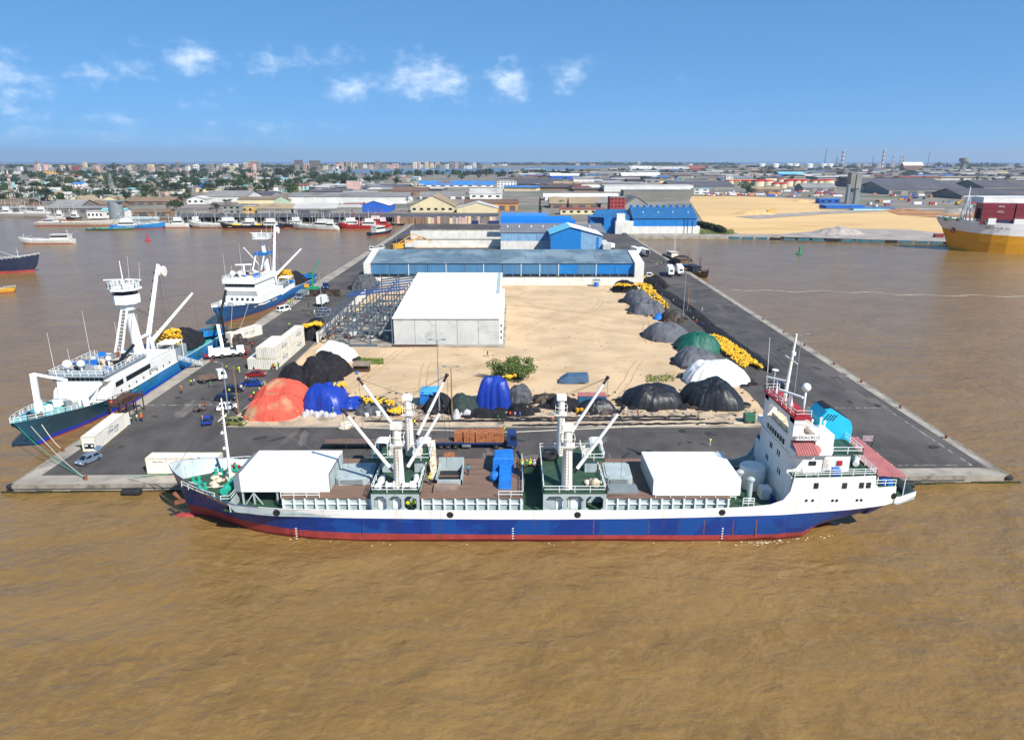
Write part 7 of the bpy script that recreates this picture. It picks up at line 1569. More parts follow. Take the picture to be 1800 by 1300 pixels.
# ------------------------------------------------------------------ background: sheds, town, trees
for n_, c_ in dict(w_white='dcdad4', w_cream='d9cba2', w_grey='8f8d88', w_aqua='a8cfc8', w_pink='c9a89c', w_yellow='d8b060', w_brown='8a6e58', w_orange='c98a48', w_blue='1c5cb4', w_palegreen='b4c4a8', w_red='9a3a3a', w_conc='7c7872').items(): M(n_, c_, .85, .10, .08, rnd=.08, streak='6a645c', streak_amt=.25)
for n_, c_ in dict(r_brown='7d6a55', r_tan='a08c70', r_grey='85837f', r_dark='55545a', r_pale='b9b7b0', r_white='dcdcda', r_blue='2f7ac4', r_aqua='6fb4c0', r_red='8a4a40', r_rust='6f5548').items(): M(n_, c_, .8, .12, .05, rnd=.10, alt='6a5f54', alt_scale=.03, alt_edge=(.55, .75))
def shed(label, xl, xr, yb, yw, yr, depth, kind, wall, roof, cat='building', name='warehouse', win=0, group=None, doors=0):
    """a shed surveyed from its front wall: left/right, foot, eaves and ridge lines"""
    a, b = G(xl, yb), G(xr, yb); Y = (a.y + b.y) / 2; cx = (a.x + b.x) / 2; w = b.x - a.x; hw = max(2, VZ(xl, yw, Y).z)
    t = thing(name, label, cat, (cx, Y, 0), 0, group); x0, x1 = -w / 2, w / 2; o = .02 * w + .3
    if kind == 'gx':
        yy = Y + depth / 2; hr = max(hw + .8, VZ(xl, yr, yy).z); mb = MB(); mb.box(x0, x1, 0, depth, 0, hw); mb.add([(x, y, z) for x in (x0, x1) for y, z in ((0, hw), (depth, hw), (depth / 2, hr))], [(0, 2, 1), (3, 4, 5)]); mb.build('wall', MATS[wall], t)
        mb = MB(); corrug(mb, x0 - o, x1 + o, -.6, hw - .05, depth / 2, hr + .1, 3, .12); corrug(mb, x0 - o, x1 + o, depth / 2, hr + .1, depth + .6, hw - .05, 3, .12); mb.build('roof', MATS[roof], t)
    elif kind == 'gy':
        hr = max(hw + .8, VZ((xl + xr) / 2, yr, Y).z); mb = MB(); mb.box(x0, x1, 0, depth, 0, hw, 0, 't'); mb.add([(x0, 0, hw), (x1, 0, hw), (0, 0, hr), (x0, depth, hw), (x1, depth, hw), (0, depth, hr)], [(0, 1, 2), (4, 3, 5)]); mb.build('wall', MATS[wall], t)
        mb = MB()
        for s in (-1, 1): mb.quad((s * (w / 2 + o), -.6, hw - .1), (0, -.6, hr + .1), (0, depth, hr + .1), (s * (w / 2 + o), depth, hw - .1))
        mb.build('roof', MATS[roof], t)
    else:
        mb = MB(); mb.box(x0, x1, 0, depth, 0, hw); mb.build('wall', MATS[wall], t); mb = MB(); mb.box(x0 - o * .4, x1 + o * .4, -.3, depth + .3, hw, hw + .5); mb.build('roof', MATS[roof], t)
    if win:
        wm2 = MB().box(-.5, .5, -.08, .02, -.5, .5).mesh('window', MATS['glass_dark']); rows = 1 if hw < 7 else 2 if hw < 12 else int(hw / 3.4)
        for r_ in range(rows):
            for i in range(win):
                q = link('window', wm2, t, (x0 + w * (i + .5) / win, 0, hw * (r_ + .55) / rows)); q.scale = (w / win * .45, 1, min(2.2, hw / rows * .4))
    for i in range(doors):
        q = MB().box(-w / doors * .28, w / doors * .28, -.1, .02, 0, hw * .72).build('door', MATS['r_dark'], t, loc=(x0 + w * (i + .5) / doors, 0, 0))
    return t
S = [
 ('long brown-roofed shed at the far left behind the old quay', -40, 44, 366, 360, 350, 30, 'gx', 'w_brown', 'r_brown', 0, 0), ('long low grey quay shed along the left waterfront', -30, 205, 374, 366, 362, 14, 'gx', 'w_conc', 'r_grey', 0, 14),
 ('grey hip-roofed shed with dark open front on the left waterfront', 88, 142, 371, 363, 351, 34, 'gx', 'w_conc', 'r_grey', 0, 3), ('pale cream gabled shed behind the grey hip-roofed one', 108, 160, 362, 358, 345, 34, 'gy', 'w_cream', 'r_tan', 0, 0),
 ('brown-roofed shed with a cream lantern on the left waterfront', 158, 206, 367, 360, 352, 26, 'gx', 'w_brown', 'r_brown', 0, 0), ('small cream gable poking over the brown shed', 180, 206, 353, 351, 345, 26, 'gy', 'w_cream', 'r_tan', 0, 0), ('long brown open shed under the big trees', 224, 305, 360, 354, 346, 26, 'gx', 'w_brown', 'r_brown', 0, 5),
 ('small brown boat house with dark gable at the water', 236, 297, 380, 373, 367, 14, 'gx', 'w_brown', 'r_brown', 0, 2), ('white dockside block with open sides', 154, 182, 384, 372, 371, 10, 'f', 'w_white', 'r_pale', 4, 0), ('aqua-roofed white dock office', 180, 222, 383, 370, 366, 10, 'gx', 'w_white', 'r_aqua', 6, 0),
 ('white chapel-like house with green trim near the round tree', 329, 360, 359, 350, 345, 22, 'gy', 'w_white', 'r_pale', 3, 0), ('large grey-roofed hall with white wall, left centre', 357, 432, 355, 346, 335, 60, 'gx', 'w_white', 'r_grey', 0, 0), ('dark grey hall roof beside the white-walled hall', 432, 476, 348, 343, 336, 50, 'gx', 'w_grey', 'r_dark', 0, 0),
 ('cream long building with parapet behind the white chapel-like house', 314, 382, 338, 331, 329, 20, 'f', 'w_cream', 'r_pale', 6, 0), ('cream long low wall building left of the pale green gable', 418, 484, 358, 351, 346, 30, 'gx', 'w_cream', 'r_brown', 0, 0), ('pale green gable-ended building', 482, 508, 359, 352, 345, 30, 'gy', 'w_palegreen', 'r_brown', 0, 0),
 ('very long white-walled factory in the middle distance', 508, 714, 358, 346, 338, 60, 'gx', 'w_white', 'r_grey', 0, 0), ('grey concrete block beside the yellow house', 392, 424, 376, 362, 358, 20, 'gx', 'w_grey', 'r_grey', 3, 0), ('small yellow house with two dark windows', 425, 446, 375, 363, 361, 12, 'f', 'w_yellow', 'r_pale', 2, 0),
 ('tan-roofed shed behind the fish quay', 452, 512, 375, 367, 358, 30, 'gx', 'w_grey', 'r_tan', 0, 0), ('pale asymmetric shed behind the fish quay', 516, 590, 375, 367, 357, 32, 'gx', 'w_grey', 'r_pale', 0, 2), ('pale grey sheds left of the bright blue gable', 588, 634, 374, 365, 359, 24, 'gx', 'w_grey', 'r_pale', 0, 0), ('red and white walled store left of the bright blue gable', 604, 636, 364, 357, 355, 20, 'f', 'w_red', 'r_pale', 0, 0),
 ('bright blue gable-fronted shed behind the fish quay', 633, 684, 373, 361, 353, 40, 'gy', 'w_blue', 'r_white', 0, 0), ('big cream gabled warehouse behind the crate wall', 722, 798, 373, 363, 344, 60, 'gy', 'w_cream', 'r_tan', 6, 0), ('smaller cream gabled warehouse right of the big one', 803, 874, 374, 366, 356, 40, 'gy', 'w_cream', 'r_pale', 0, 0),
 ('orange-walled store with brown roof', 818, 910, 370, 358, 350, 24, 'gx', 'w_orange', 'r_rust', 0, 5), ('grey shed roof in the middle of the sheds', 738, 816, 350, 344, 337, 40, 'gx', 'w_white', 'r_grey', 0, 4), ('white-fronted shed with pale hip roof', 826, 882, 350, 341, 331, 40, 'gx', 'w_white', 'r_pale', 4, 0), ('white factory front with a tall chimney house', 604, 660, 345, 337, 334, 20, 'f', 'w_white', 'r_pale', 6, 0),
 ('pale silo-like block among the sheds', 610, 632, 338, 318, 317, 14, 'f', 'w_pink', 'r_grey', 0, 0), ('dark roofed mill between the sheds', 690, 750, 344, 336, 329, 40, 'gx', 'w_brown', 'r_rust', 0, 0), ('long grey roofs behind the mill', 640, 720, 336, 333, 328, 50, 'gx', 'w_grey', 'r_grey', 0, 0),
 ('blue-roofed works in the middle distance', 738, 866, 329, 325, 318, 40, 'gx', 'w_white', 'r_blue', 8, 0), ('white three-storey building with banded floors', 874, 908, 332, 319, 318, 20, 'f', 'w_white', 'r_pale', 6, 0), ('dark broad roof right of the banded building', 905, 990, 328, 322, 314, 90, 'gx', 'w_grey', 'r_dark', 0, 0), ('pale vaulted store at the lagoon side', 886, 928, 315, 312, 304, 40, 'gy', 'w_grey', 'r_pale', 0, 0),
 ('blue-walled depot with red roof line', 968, 1018, 316, 309, 305, 40, 'gx', 'w_blue', 'r_white', 0, 0), ('white cube works before the blue depot', 1008, 1044, 324, 315, 311, 40, 'gx', 'w_white', 'r_grey', 0, 0), ('tan hipped villa with palms in the centre', 974, 1018, 330, 325, 319, 24, 'gx', 'w_cream', 'r_tan', 5, 0), ('white long roof with vents behind the tan hall', 958, 1086, 352, 346, 340, 34, 'gx', 'w_white', 'r_white', 0, 0),
 ('tan-roofed hall in front of the vented white roof', 968, 1056, 366, 358, 346, 44, 'gx', 'w_brown', 'r_tan', 0, 4), ('low house row with cream porch and palms', 985, 1062, 377, 368, 365, 14, 'gx', 'w_cream', 'r_red', 6, 0), ('grey pitched hall left of the red and white block', 1048, 1074, 366, 357, 346, 50, 'gx', 'w_grey', 'r_grey', 0, 0), ('red and grey banded tower block in the centre', 1072, 1098, 373, 347, 346, 20, 'f', 'w_red', 'r_grey', 4, 0),
 ('grey gabled hall joined to the red and grey block', 1098, 1138, 372, 360, 346, 60, 'gy', 'w_grey', 'r_grey', 0, 0), ('long white flat warehouse in the centre right', 1062, 1218, 337, 326, 323, 40, 'f', 'w_white', 'r_pale', 0, 0), ('long grey concrete wall building under the white warehouse', 1096, 1220, 345, 335, 334, 30, 'f', 'w_conc', 'r_grey', 0, 0),
 ('grey box works with white gable near the coloured tanks', 1134, 1160, 326, 317, 314, 30, 'f', 'w_grey', 'r_grey', 2, 0), ('large dark pitched roof behind the grey wall building', 1180, 1290, 333, 328, 318, 90, 'gx', 'w_grey', 'r_dark', 0, 0), ('green and white kiosk at the edge of the sand', 1218, 1246, 342, 332, 330, 14, 'f', 'w_white', 'r_aqua', 2, 0), ('white office cube left of the red-topped tanks', 1276, 1288, 318, 309, 308, 14, 'f', 'w_white', 'r_pale', 2, 0),
 ('low dark shed with brown roof behind the round dark tree', 1322, 1372, 340, 333, 328, 30, 'gx', 'w_brown', 'r_tan', 0, 3), ('grey open shed below the right-hand tanks', 1412, 1470, 336, 330, 322, 40, 'gx', 'w_grey', 'r_grey', 0, 3), ('bright blue cabin roofs at the edge of the sand', 1440, 1476, 358, 350, 347, 12, 'f', 'w_blue', 'r_blue', 3, 0), ('light blue sheet roofs along the site road', 1452, 1520, 366, 362, 360, 18, 'f', 'w_blue', 'r_blue', 0, 0), ('light blue long sheet roof further right along the site road', 1500, 1574, 370, 367, 365.5, 10, 'f', 'w_aqua', 'r_blue', 0, 0),
 ('white office with dark bands right of the silo', 1508, 1546, 338, 326, 325, 20, 'f', 'w_white', 'r_dark', 5, 0), ('broad dark pitched warehouse right of the silo', 1512, 1660, 330, 322, 313, 110, 'gx', 'w_conc', 'r_dark', 0, 0), ('grey gabled warehouse with wide roof in the right distance', 1562, 1702, 342, 334, 319, 110, 'gx', 'w_grey', 'r_dark', 0, 5), ('cream and dark green warehouse at the right', 1684, 1736, 333, 327, 318, 50, 'gx', 'w_cream', 'r_dark', 0, 3),
 ('dark low-pitched warehouse at the right margin', 1728, 1840, 336, 328, 316, 90, 'gx', 'w_conc', 'r_dark', 0, 0), ('long pitched grey roof behind the white shed at the right', 1690, 1830, 350, 343, 331, 70, 'gx', 'w_conc', 'r_dark', 0, 0), ('long plain white shed behind the container ship', 1728, 1850, 358, 347, 346, 30, 'f', 'w_white', 'r_white', 0, 0),
 ('brown-ribbed mill with cream roof on the right skyline', 1588, 1622, 300, 291, 285, 40, 'gx', 'w_brown', 'r_white', 8, 0), ('low white sheds before the water tower', 1668, 1706, 302, 298, 296, 40, 'f', 'w_white', 'r_pale', 0, 0), ('beige roofed depot right of the water tower', 1728, 1772, 306, 303, 300, 40, 'gx', 'w_cream', 'r_tan', 0, 0), ('white depot roofs below the water tower', 1694, 1762, 309, 306, 304, 40, 'gx', 'w_white', 'r_pale', 0, 0),
 ('blue shed roof behind the red-topped tanks', 1370, 1414, 310, 306, 302, 50, 'gx', 'w_blue', 'r_aqua', 0, 0), ('white works behind the red-topped tanks', 1396, 1428, 313, 308, 306, 30, 'f', 'w_white', 'r_white', 0, 0), ('red shed roof on the right horizon', 1212, 1240, 298, 296, 291, 60, 'gx', 'w_red', 'r_red', 0, 0), ('pale long vaulted sheds on the lagoon point', 1108, 1146, 299, 297, 292, 60, 'gx', 'w_white', 'r_white', 0, 0), ('second pale vaulted shed on the lagoon point', 1148, 1182, 299, 297, 293, 60, 'gx', 'w_white', 'r_pale', 0, 0), ('third pale vaulted shed on the lagoon point', 1184, 1212, 299, 297, 293, 60, 'gx', 'w_grey', 'r_pale', 0, 0),
 ('white broad roofs in the centre distance', 1094, 1160, 313, 309, 303, 60, 'gx', 'w_white', 'r_white', 0, 0), ('yellow ochre school block in the left town', 78, 104, 309, 301, 300, 20, 'f', 'w_yellow', 'r_brown', 5, 0), ('pink block on the left skyline', 126, 142, 300, 292, 291, 20, 'f', 'w_red', 'r_red', 3, 0), ('white house with bright blue roof in the left trees', 127, 146, 330, 323, 320, 18, 'gx', 'w_white', 'r_blue', 3, 0), ('bright blue roof hall in the left centre trees', 345, 364, 329, 325, 320, 18, 'gx', 'w_blue', 'r_blue', 0, 0),
 ('pale concrete block house in the left trees', 247, 266, 334, 323, 322, 16, 'f', 'w_pink', 'r_grey', 3, 0), ('square grey block house behind the transmission tower', 174, 194, 334, 325, 324, 16, 'f', 'w_grey', 'r_grey', 3, 0), ('pale twin houses in the left centre trees', 433, 452, 313, 304, 303, 18, 'f', 'w_pink', 'r_red', 4, 0), ('white villa at the far left edge', -6, 16, 338, 320, 319, 18, 'f', 'w_aqua', 'r_pale', 4, 0)]
for l, xl, xr, yb, yw, yr, d, k, wl, rf, win, dr in S: shed(l, xl, xr, yb, yw, yr, d, k, wl, rf, win=win, doors=dr)
# the long dark fish-quay shed
t = thing('fish_shed', 'very long dark-roofed open fish shed along the old quay', 'building', (0, 600, 0))
xa, xb = VZ(308, 392, 600).x, VZ(876, 392, 600).x; hw = VZ(600, 382, 600).z; hr = VZ(600, 375.5, 612).z
mb = MB(); corrug(mb, xa, xb, -2, hw, 12, hr, 3, .12); corrug(mb, xa, xb, 12, hr, 26, hw, 3, .12); mb.build('roof', M('r_quay', '4f4f53', .8, .12, .03), t)
MB().box(xa, xb, 16, 16.4, 0, hw).build('back_wall', MATS['dark'], t)  # dark colour stands in for the deep shade under the roof
pm_ = MB().box(-.25, .25, -.25, .25, 0, 1).mesh('post', MATS['w_conc'])
for i in range(44):
    o = link('post', pm_, t, (xa + (xb - xa) * i / 43, -1.4, 0)); o.scale = (1, 1, hw)
for i in range(24):
    x = xa + rng.uniform(.02, .65) * (xb - xa); MB().obox((x, rng.uniform(1, 12), 1.2), (rng.uniform(2, 6), 2, rng.uniform(1, 2.6)), 0).build('stall', MATS[rng.choice(['w_white', 'w_conc', 'w_white', 'w_brown'])], t)
a = G(694, 396); cm1 = MB().box(-1, 1, -1.2, 1.2, 0, 1).mesh('pallet_crate', MATS['w_brown'])
for i in range(34):
    x = VZ(696 + i * 5.4, 395, 588).x; c = rng.choice(['w_pink', 'w_brown', 'w_grey', 'w_brown', 'w_pink', 'w_conc', 'w_cream']); h = rng.uniform(4.6, 6.2); w = 2.5
    o = tag(MB().box(-w / 2, w / 2, -1.2, 1.2, 0, h).build('crate_stack', MATS[c], loc=(x, 588 + rng.uniform(-.6, .6), 0)), 'tall stack of pallet crates in the long row before the fish shed', 'crates', 'crate stacks in a row before the fish shed')
for xl, xr, yb, l in ((829, 841, 394, 'dark small shipping container at the end of the crate row'), (858, 878, 394, 'navy shipping container beside the grey warehouse')):
    a, b = G(xl, yb), G(xr, yb); tag(MB().box(a.x, b.x, a.y, a.y + 2.4, 0, 2.7).build('shipping_container', MATS['container_navy']), l, 'container')
# tanks
M('tank_cream', 'd8ccaa', .6, .05, .05); M('tank_red', 'd02a20', .6, .05, .05)
def tank(label, xc, w, yb, yt, body='tank_cream', top='tank_red', group=None):
    c = G(xc, yb); r = w / 2 * c.y / FPX; h = VZ(xc, yt, c.y).z; t = thing('storage_tank', label, 'tank', (c.x, c.y + r, 0), 0, group)
    MB().lathe([(r, 0), (r, h * .72)], (0, 0, 0), 24).build('shell', MATS[body], t); MB().lathe([(r * 1.01, h * .72), (r * 1.01, h * .92), (r * .1, h)], (0, 0, 0), 24).build('top_band', MATS[top], t)
for xc, w, yb, yt in ((1284, 14, 324, 316), (1298, 15, 324, 316), (1318, 22, 327, 316), (1335, 22, 328, 316), (1352, 18, 326, 316), (1365, 14, 331, 321), (1378, 13, 331, 321), (1388, 16, 328, 315), (1402, 14, 327, 315), (1414, 10, 327, 315), (1432, 12, 325, 316), (1443, 10, 324, 316), (1458, 24, 324, 315), (1374, 12, 320, 314)):
    tank('cream oil tank with a red rim in the tank farm', xc, w, yb, yt, group='red-rimmed oil tanks')
for xc, cname, l in ((1162, 'c05060', 'pink'), (1170, '0f7a60', 'dark green'), (1181, 'c9a070', 'sandy'), (1190, '3a80b8', 'blue'), (1199, '6a9a58', 'leaf green')):
    M('tank_' + l.replace(' ', '_'), cname, .6, .05, .1); tank('small ' + l + ' tank in the coloured row behind the long white warehouse', xc, 9, 321, 313, 'tank_' + l.replace(' ', '_'), 'tank_' + l.replace(' ', '_'))
for i in range(12): tank('far pale refinery tank under the chimneys', 1340 + i * 20 + (i % 3) * 4, 13, 295, 287, 'w_grey' if i > 6 else 'w_white', 'w_grey' if i > 6 else 'w_white', group='far refinery tanks')
# silo tower
c = G(1497, 358); t = thing('silo_tower', 'tall concrete silo with steel bins at the edge of the sand field', 'silo', (c.x, c.y, 0)); k = c.y / FPX
H1 = VZ(1497, 303, c.y).z; H0 = VZ(1497, 325, c.y).z
for i, dx in enumerate((-9, -2.5, 4.5, 10)): MB().lathe([(3.3 * k, 0), (3.3 * k, H0 - i % 2), (.3, H0 + 1)], (dx * k, (i % 2) * 3, 0), 16).build('bin', MATS['steel_grey'], t)
MB().box(-8 * k, 1 * k, -2, 8, H0 - 4, H1).build('head_house', MATS['w_conc'], t); MB().box(1 * k, 10 * k, -3, 7, H0 - 4, H1 - 2).build('head_house', MATS['w_grey'], t)
# skyline: chimneys, water tower, masts
M('stack_red', '9a6560', .7, .05, .1); M('stack_white', 'c4bdb8', .7, .05, .1)
def chimney(label, x, yt, wpx, yb=294, bands=0, mat='w_conc', name='chimney', group=None):
    c = G(x, yb); r = wpx / 2 * c.y / FPX; h = VZ(x, yt, c.y).z; t = thing(name, label, 'chimney', (c.x, c.y, 0), 0, group)
    if bands:
        for i in range(bands): MB().lathe([(r * (1 - .3 * i / bands), h * i / bands), (r * (1 - .3 * (i + 1) / bands), h * (i + 1) / bands)], (0, 0, 0), 10).build('band', MATS['stack_red' if i % 2 else 'stack_white'], t)
    else: MB().lathe([(r, 0), (r * .7, h)], (0, 0, 0), 10).build('shaft', MATS[mat], t)
for x, yt, w, b, l in ((1449, 262, 2.0, 0, 'thin dark crane mast on the right skyline'), (1470, 276, 2.6, 0, 'short dark chimney left of the striped one'), (1479, 263, 4.5, 9, 'thick red and white striped chimney, left one on the skyline'), (1550, 262, 4.0, 9, 'red and white striped chimney with dark tip in the middle of the skyline'), (1533, 274, 1.6, 0, 'thin grey flare stack between the striped chimneys'), (1568, 271, 2.4, 7, 'slim striped stack left of the twin stacks'), (1581, 272, 2.2, 7, 'left one of the slim twin striped stacks'), (1586, 272, 2.2, 7, 'right one of the slim twin striped stacks'), (1630, 267, 1.4, 0, 'thin lattice mast left of the water tower')): chimney(l, x, yt, w, 294, b)
c = G(1691, 302); t = thing('water_tower', 'grey mushroom-shaped water tower on the right skyline', 'water tower', (c.x, c.y, 0)); k = c.y / FPX; h = VZ(1691, 277, c.y).z
MB().lathe([(7 * k, 0), (4 * k, h * .3), (3.2 * k, h * .62)], (0, 0, 0), 16).build('stem', MATS['w_conc'], t); MB().lathe([(3.2 * k, h * .62), (7.4 * k, h * .74), (7.6 * k, h * .96), (.5, h)], (0, 0, 0), 20).build('bowl', MATS['w_grey'], t)
def lattice(label, x, yb, yt, wpx, mats):
    c = G(x, yb); h = VZ(x, yt, c.y).z; w = wpx / 2 * c.y / FPX; t = thing('lattice_tower', label, 'tower', (c.x, c.y, 0)); n = 8
    for i in range(n):
        z0, z1 = h * i / n, h * (i + 1) / n; a, b = w * (1 - i / n) + .3, w * (1 - (i + 1) / n) + .3; mb = MB()
        for sx, sy in ((-1, -1), (1, -1), (1, 1), (-1, 1)): mb.bar((sx * a, sy * a, z0), (sx * b, sy * b, z1), .5)
        mb.bar((-a, -a, z0), (b, -b, z1), .35); mb.bar((a, -a, z0), (-b, -b, z1), .35); mb.build('section', MATS[mats[i % len(mats)]], t)
lattice('tall grey lattice transmission tower behind the left quay', 199, 345, 305, 11, ['w_grey']); lattice('red and white lattice mast at the far left', 23, 352, 300, 5, ['stack_red', 'stack_white']); lattice('thin lattice mast above the lagoon in the centre', 763, 320, 298, 4, ['w_grey'])
lattice('thin mast at the far left skyline', 12, 300, 272, 3, ['w_grey']); lattice('red lattice mast above the far town', 637, 312, 297, 3, ['stack_red'])
# parked lorries and boxes around the silo
for i in range(110):
    x, y = rng.choice([(rng.uniform(1515, 1715), rng.uniform(341, 364)), (rng.uniform(1330, 1480), rng.uniform(337, 347)), (rng.uniform(1240, 1340), rng.uniform(341, 345)), (rng.uniform(1160, 1300), rng.uniform(337, 344))]); c = G(x, y); L = rng.uniform(6, 14); col = rng.choice(['w_white', 'w_white', 'w_grey', 'w_red', 'w_blue', 'w_orange', 'w_conc'])
    if x < 1240 and y < 345: continue
    t = thing('yard_lorry', 'distant %s lorry in the yard round the silo' % {'w_white': 'white', 'w_grey': 'grey', 'w_red': 'red', 'w_blue': 'blue', 'w_orange': 'orange', 'w_conc': 'dark grey'}[col], 'lorry', (c.x, c.y, 0), rng.choice([0, 0, .2, 1.5]), 'lorries in the yard round the silo')
    MB().box(-L / 2, L / 2 - 2.2, -1.2, 1.2, .8, rng.uniform(2.4, 4)).build('box_body', MATS[col], t); MB().box(L / 2 - 2.1, L / 2, -1.2, 1.2, .6, 2.8).build('cab', MATS[rng.choice(['w_white', 'w_red', 'w_blue'])], t)
for x, l in ((1352, 'yellow digger at work on the sand field'), (1683, 'yellow digger near the red earth')):
    c = G(x, 376 if x < 1500 else 360); t = thing('digger', l, 'digger', c, .4); MB().box(-3, 3, -1.6, 1.6, 0, 1.2).build('tracks', MATS['dark'], t); MB().box(-2.6, 1.5, -1.5, 1.5, 1.2, 3.6).build('house', MATS['digger_yellow'], t); MB().bar((1.2, 0, 2.5), (6, 0, 5.5), .7).build('arm', MATS['digger_yellow'], t); MB().bar((6, 0, 5.5), (8, 0, 1.5), .5).build('dipper', MATS['digger_yellow'], t)
M('spoil_grey', 'a49a90', .95, .15, .2, bump=.4, bs=2)
for xl, xr, yb, yt, d, m_, l in ((1448, 1540, 414, 399, 26, 'spoil_grey', 'grey gravel mound on the far quay apron'), (1300, 1372, 378, 369, 30, 'yellow_sand', 'bulldozed ridge of yellow sand'), (1400, 1424, 355, 351, 20, 'yellow_sand', 'small cone of yellow sand before the blue cabins'), (1560, 1640, 372, 367, 30, 'red_earth', 'low ridge of red earth'), (1672, 1716, 376, 367, 24, 'spoil_grey', 'grey rubble mound behind the ship bow')):
    a, b = G(xl, yb), G(xr, yb); Y = a.y + d / 2; seedc[0] += 1
    tag(heap_mb((b.x - a.x) / 2, d / 2, max(1, VZ((xl + xr) / 2, yt, Y).z), seedc[0], .05, .25, .9).build('earth_mound', MATS[m_], loc=((a.x + b.x) / 2, Y, 0), smooth=True), l, 'mound')
# blue-faced edge of the far quay
M('fender_teal', '35707c', .7, .25, .5, alt='5c6a68', alt_scale=.4)
t = thing('quay_fender_wall', 'blue rubber-faced quay wall beyond the right basin', 'quay wall', (0, 0, 0))
for i in range(16):
    u, v = i / 16, (i + 1) / 16 - .012; a, b = Vector((150, 479, 0)).lerp(Vector((290, 445, 0)), u), Vector((150, 479, 0)).lerp(Vector((290, 445, 0)), v); mb = MB(); mb.bar(a + Vector((0, 0, -.2)), b + Vector((0, 0, -.2)), 1.2, 1.7); mb.build('fender_panel', MATS['fender_teal' if i % 4 != 3 else 'dark'], t)
tag(MB().box(0, 6.1, 0, 2.4, 0, 2.6).build('shipping_container', MATS['container_red'], loc=G(1643, 418)), 'single dark red container on the quay left of the container ship', 'container')
# ---------- trees
M('leaf_dark', '2c3f22', .8, .3, .3, rnd=.18); M('leaf_mid', '44582c', .8, .3, .3, rnd=.18); M('bark', '5a4836', .9, .2, 1); M('leaf_olive', '5f7036', .8, .25, .8, rnd=.1); M('palm_leaf', '4f6030', .7, .25, .5, rnd=.1)
def crown_mesh(seed, n, rx, rz, leaf, mat, clumps=9, z0=.35):
    rg = random.Random(seed); mb = MB(); cs = [(rg.gauss(0, .42) * rx, rg.gauss(0, .42) * rx, z0 + rz * (.5 + rg.gauss(0, .22)), rg.uniform(.32, .5)) for _ in range(clumps)]
    for i in range(n):
        cx, cy, cz, cr = cs[i % clumps]; d = Vector((rg.gauss(0, 1), rg.gauss(0, 1), rg.gauss(0, 1))).normalized() * (rg.random() ** .4)
        p = Vector((cx + d.x * cr * rx, cy + d.y * cr * rx, cz + d.z * cr * rz * .62)); a = Vector((rg.gauss(0, 1), rg.gauss(0, 1), rg.gauss(0, .6))).normalized(); b = a.cross(Vector((rg.gauss(0, 1), rg.gauss(0, 1), rg.gauss(0, 1)))).normalized(); s = leaf * rg.uniform(.6, 1.3)
        mb.quad(p - a * s - b * s * .5, p + a * s * .6 - b * s * .7, p + a * s + b * s * .5, p - a * s * .5 + b * s * .8)
    return mb.mesh('crown', mat)
CR = [crown_mesh(i, 520, .5, .72, .042, MATS['leaf_dark' if i % 3 else 'leaf_mid'], 8 + i % 3, .28) for i in range(6)]
tk = MB(); tk.tube((0, 0, 0), (0, 0, .5), .035, .02, 6); [tk.tube((0, 0, .3), (.22 * math.cos(k * 2.1), .22 * math.sin(k * 2.1), .62), .02, .008, 5) for k in range(3)]; TRK = tk.mesh('trunk', MATS['bark'])
def tree(label, x, y, h, w=None, group='trees behind the left quay'):
    t = thing('broadleaf_tree', label, 'tree', (x, y, 0), rng.uniform(0, 6), group); w = w or h
    t.scale = (w, w, h); link('trunk', TRK, t); link('crown', rng.choice(CR), t); return t
def big(px, py, yt, wpx, label):
    c = G(px, py); h = VZ(px, yt, c.y).z; tree(label, c.x, c.y, h * 1.02, wpx * c.y / FPX * 1.05, 'large single trees')
big(310, 377, 349, 26, 'round dark tree in front of the white chapel-like house'); big(381, 372, 359, 20, 'dark round tree beside the yellow house'); big(397, 357, 350, 20, 'low dark tree before the white-walled hall'); big(1312, 340, 318, 26, 'large dark tree standing before the red-rimmed tanks'); big(202, 302, 289, 14, 'dark round tree above the left town'); big(855, 310, 296, 26, 'spreading dark tree beside the lagoon'); big(500, 318, 294, 30, 'tall dark tree in the centre of the left town'); big(470, 340, 320, 22, 'dark tree left of the centre sheds')
for n, xr, yr, hr_, lab in ((70, (-20, 330), (322, 357), (9, 17), 'broadleaf tree among the houses behind the left quay'), (26, (330, 520), (326, 346), (9, 16), 'broadleaf tree among the white-walled halls'), (70, (-20, 560), (307, 325), (11, 20), 'broadleaf tree in the middle of the left town'), (46, (560, 740), (308, 330), (10, 18), 'broadleaf tree between the lagoon and the sheds'), (60, (-20, 620), (297, 308), (14, 24), 'far broadleaf tree below the skyline of the left town'), (30, (740, 1060), (303, 318), (9, 16), 'tree on the strip between the lagoon and the works'), (36, (1100, 1800), (296, 322), (9, 17), 'tree among the far right sheds')):
    for i in range(n):
        c = G(rng.uniform(*xr), rng.uniform(*yr)); h = rng.uniform(*hr_) * 1.15; tree(lab, c.x, c.y, h, h * rng.uniform(.9, 1.35), lab.replace('tree', 'trees', 1))
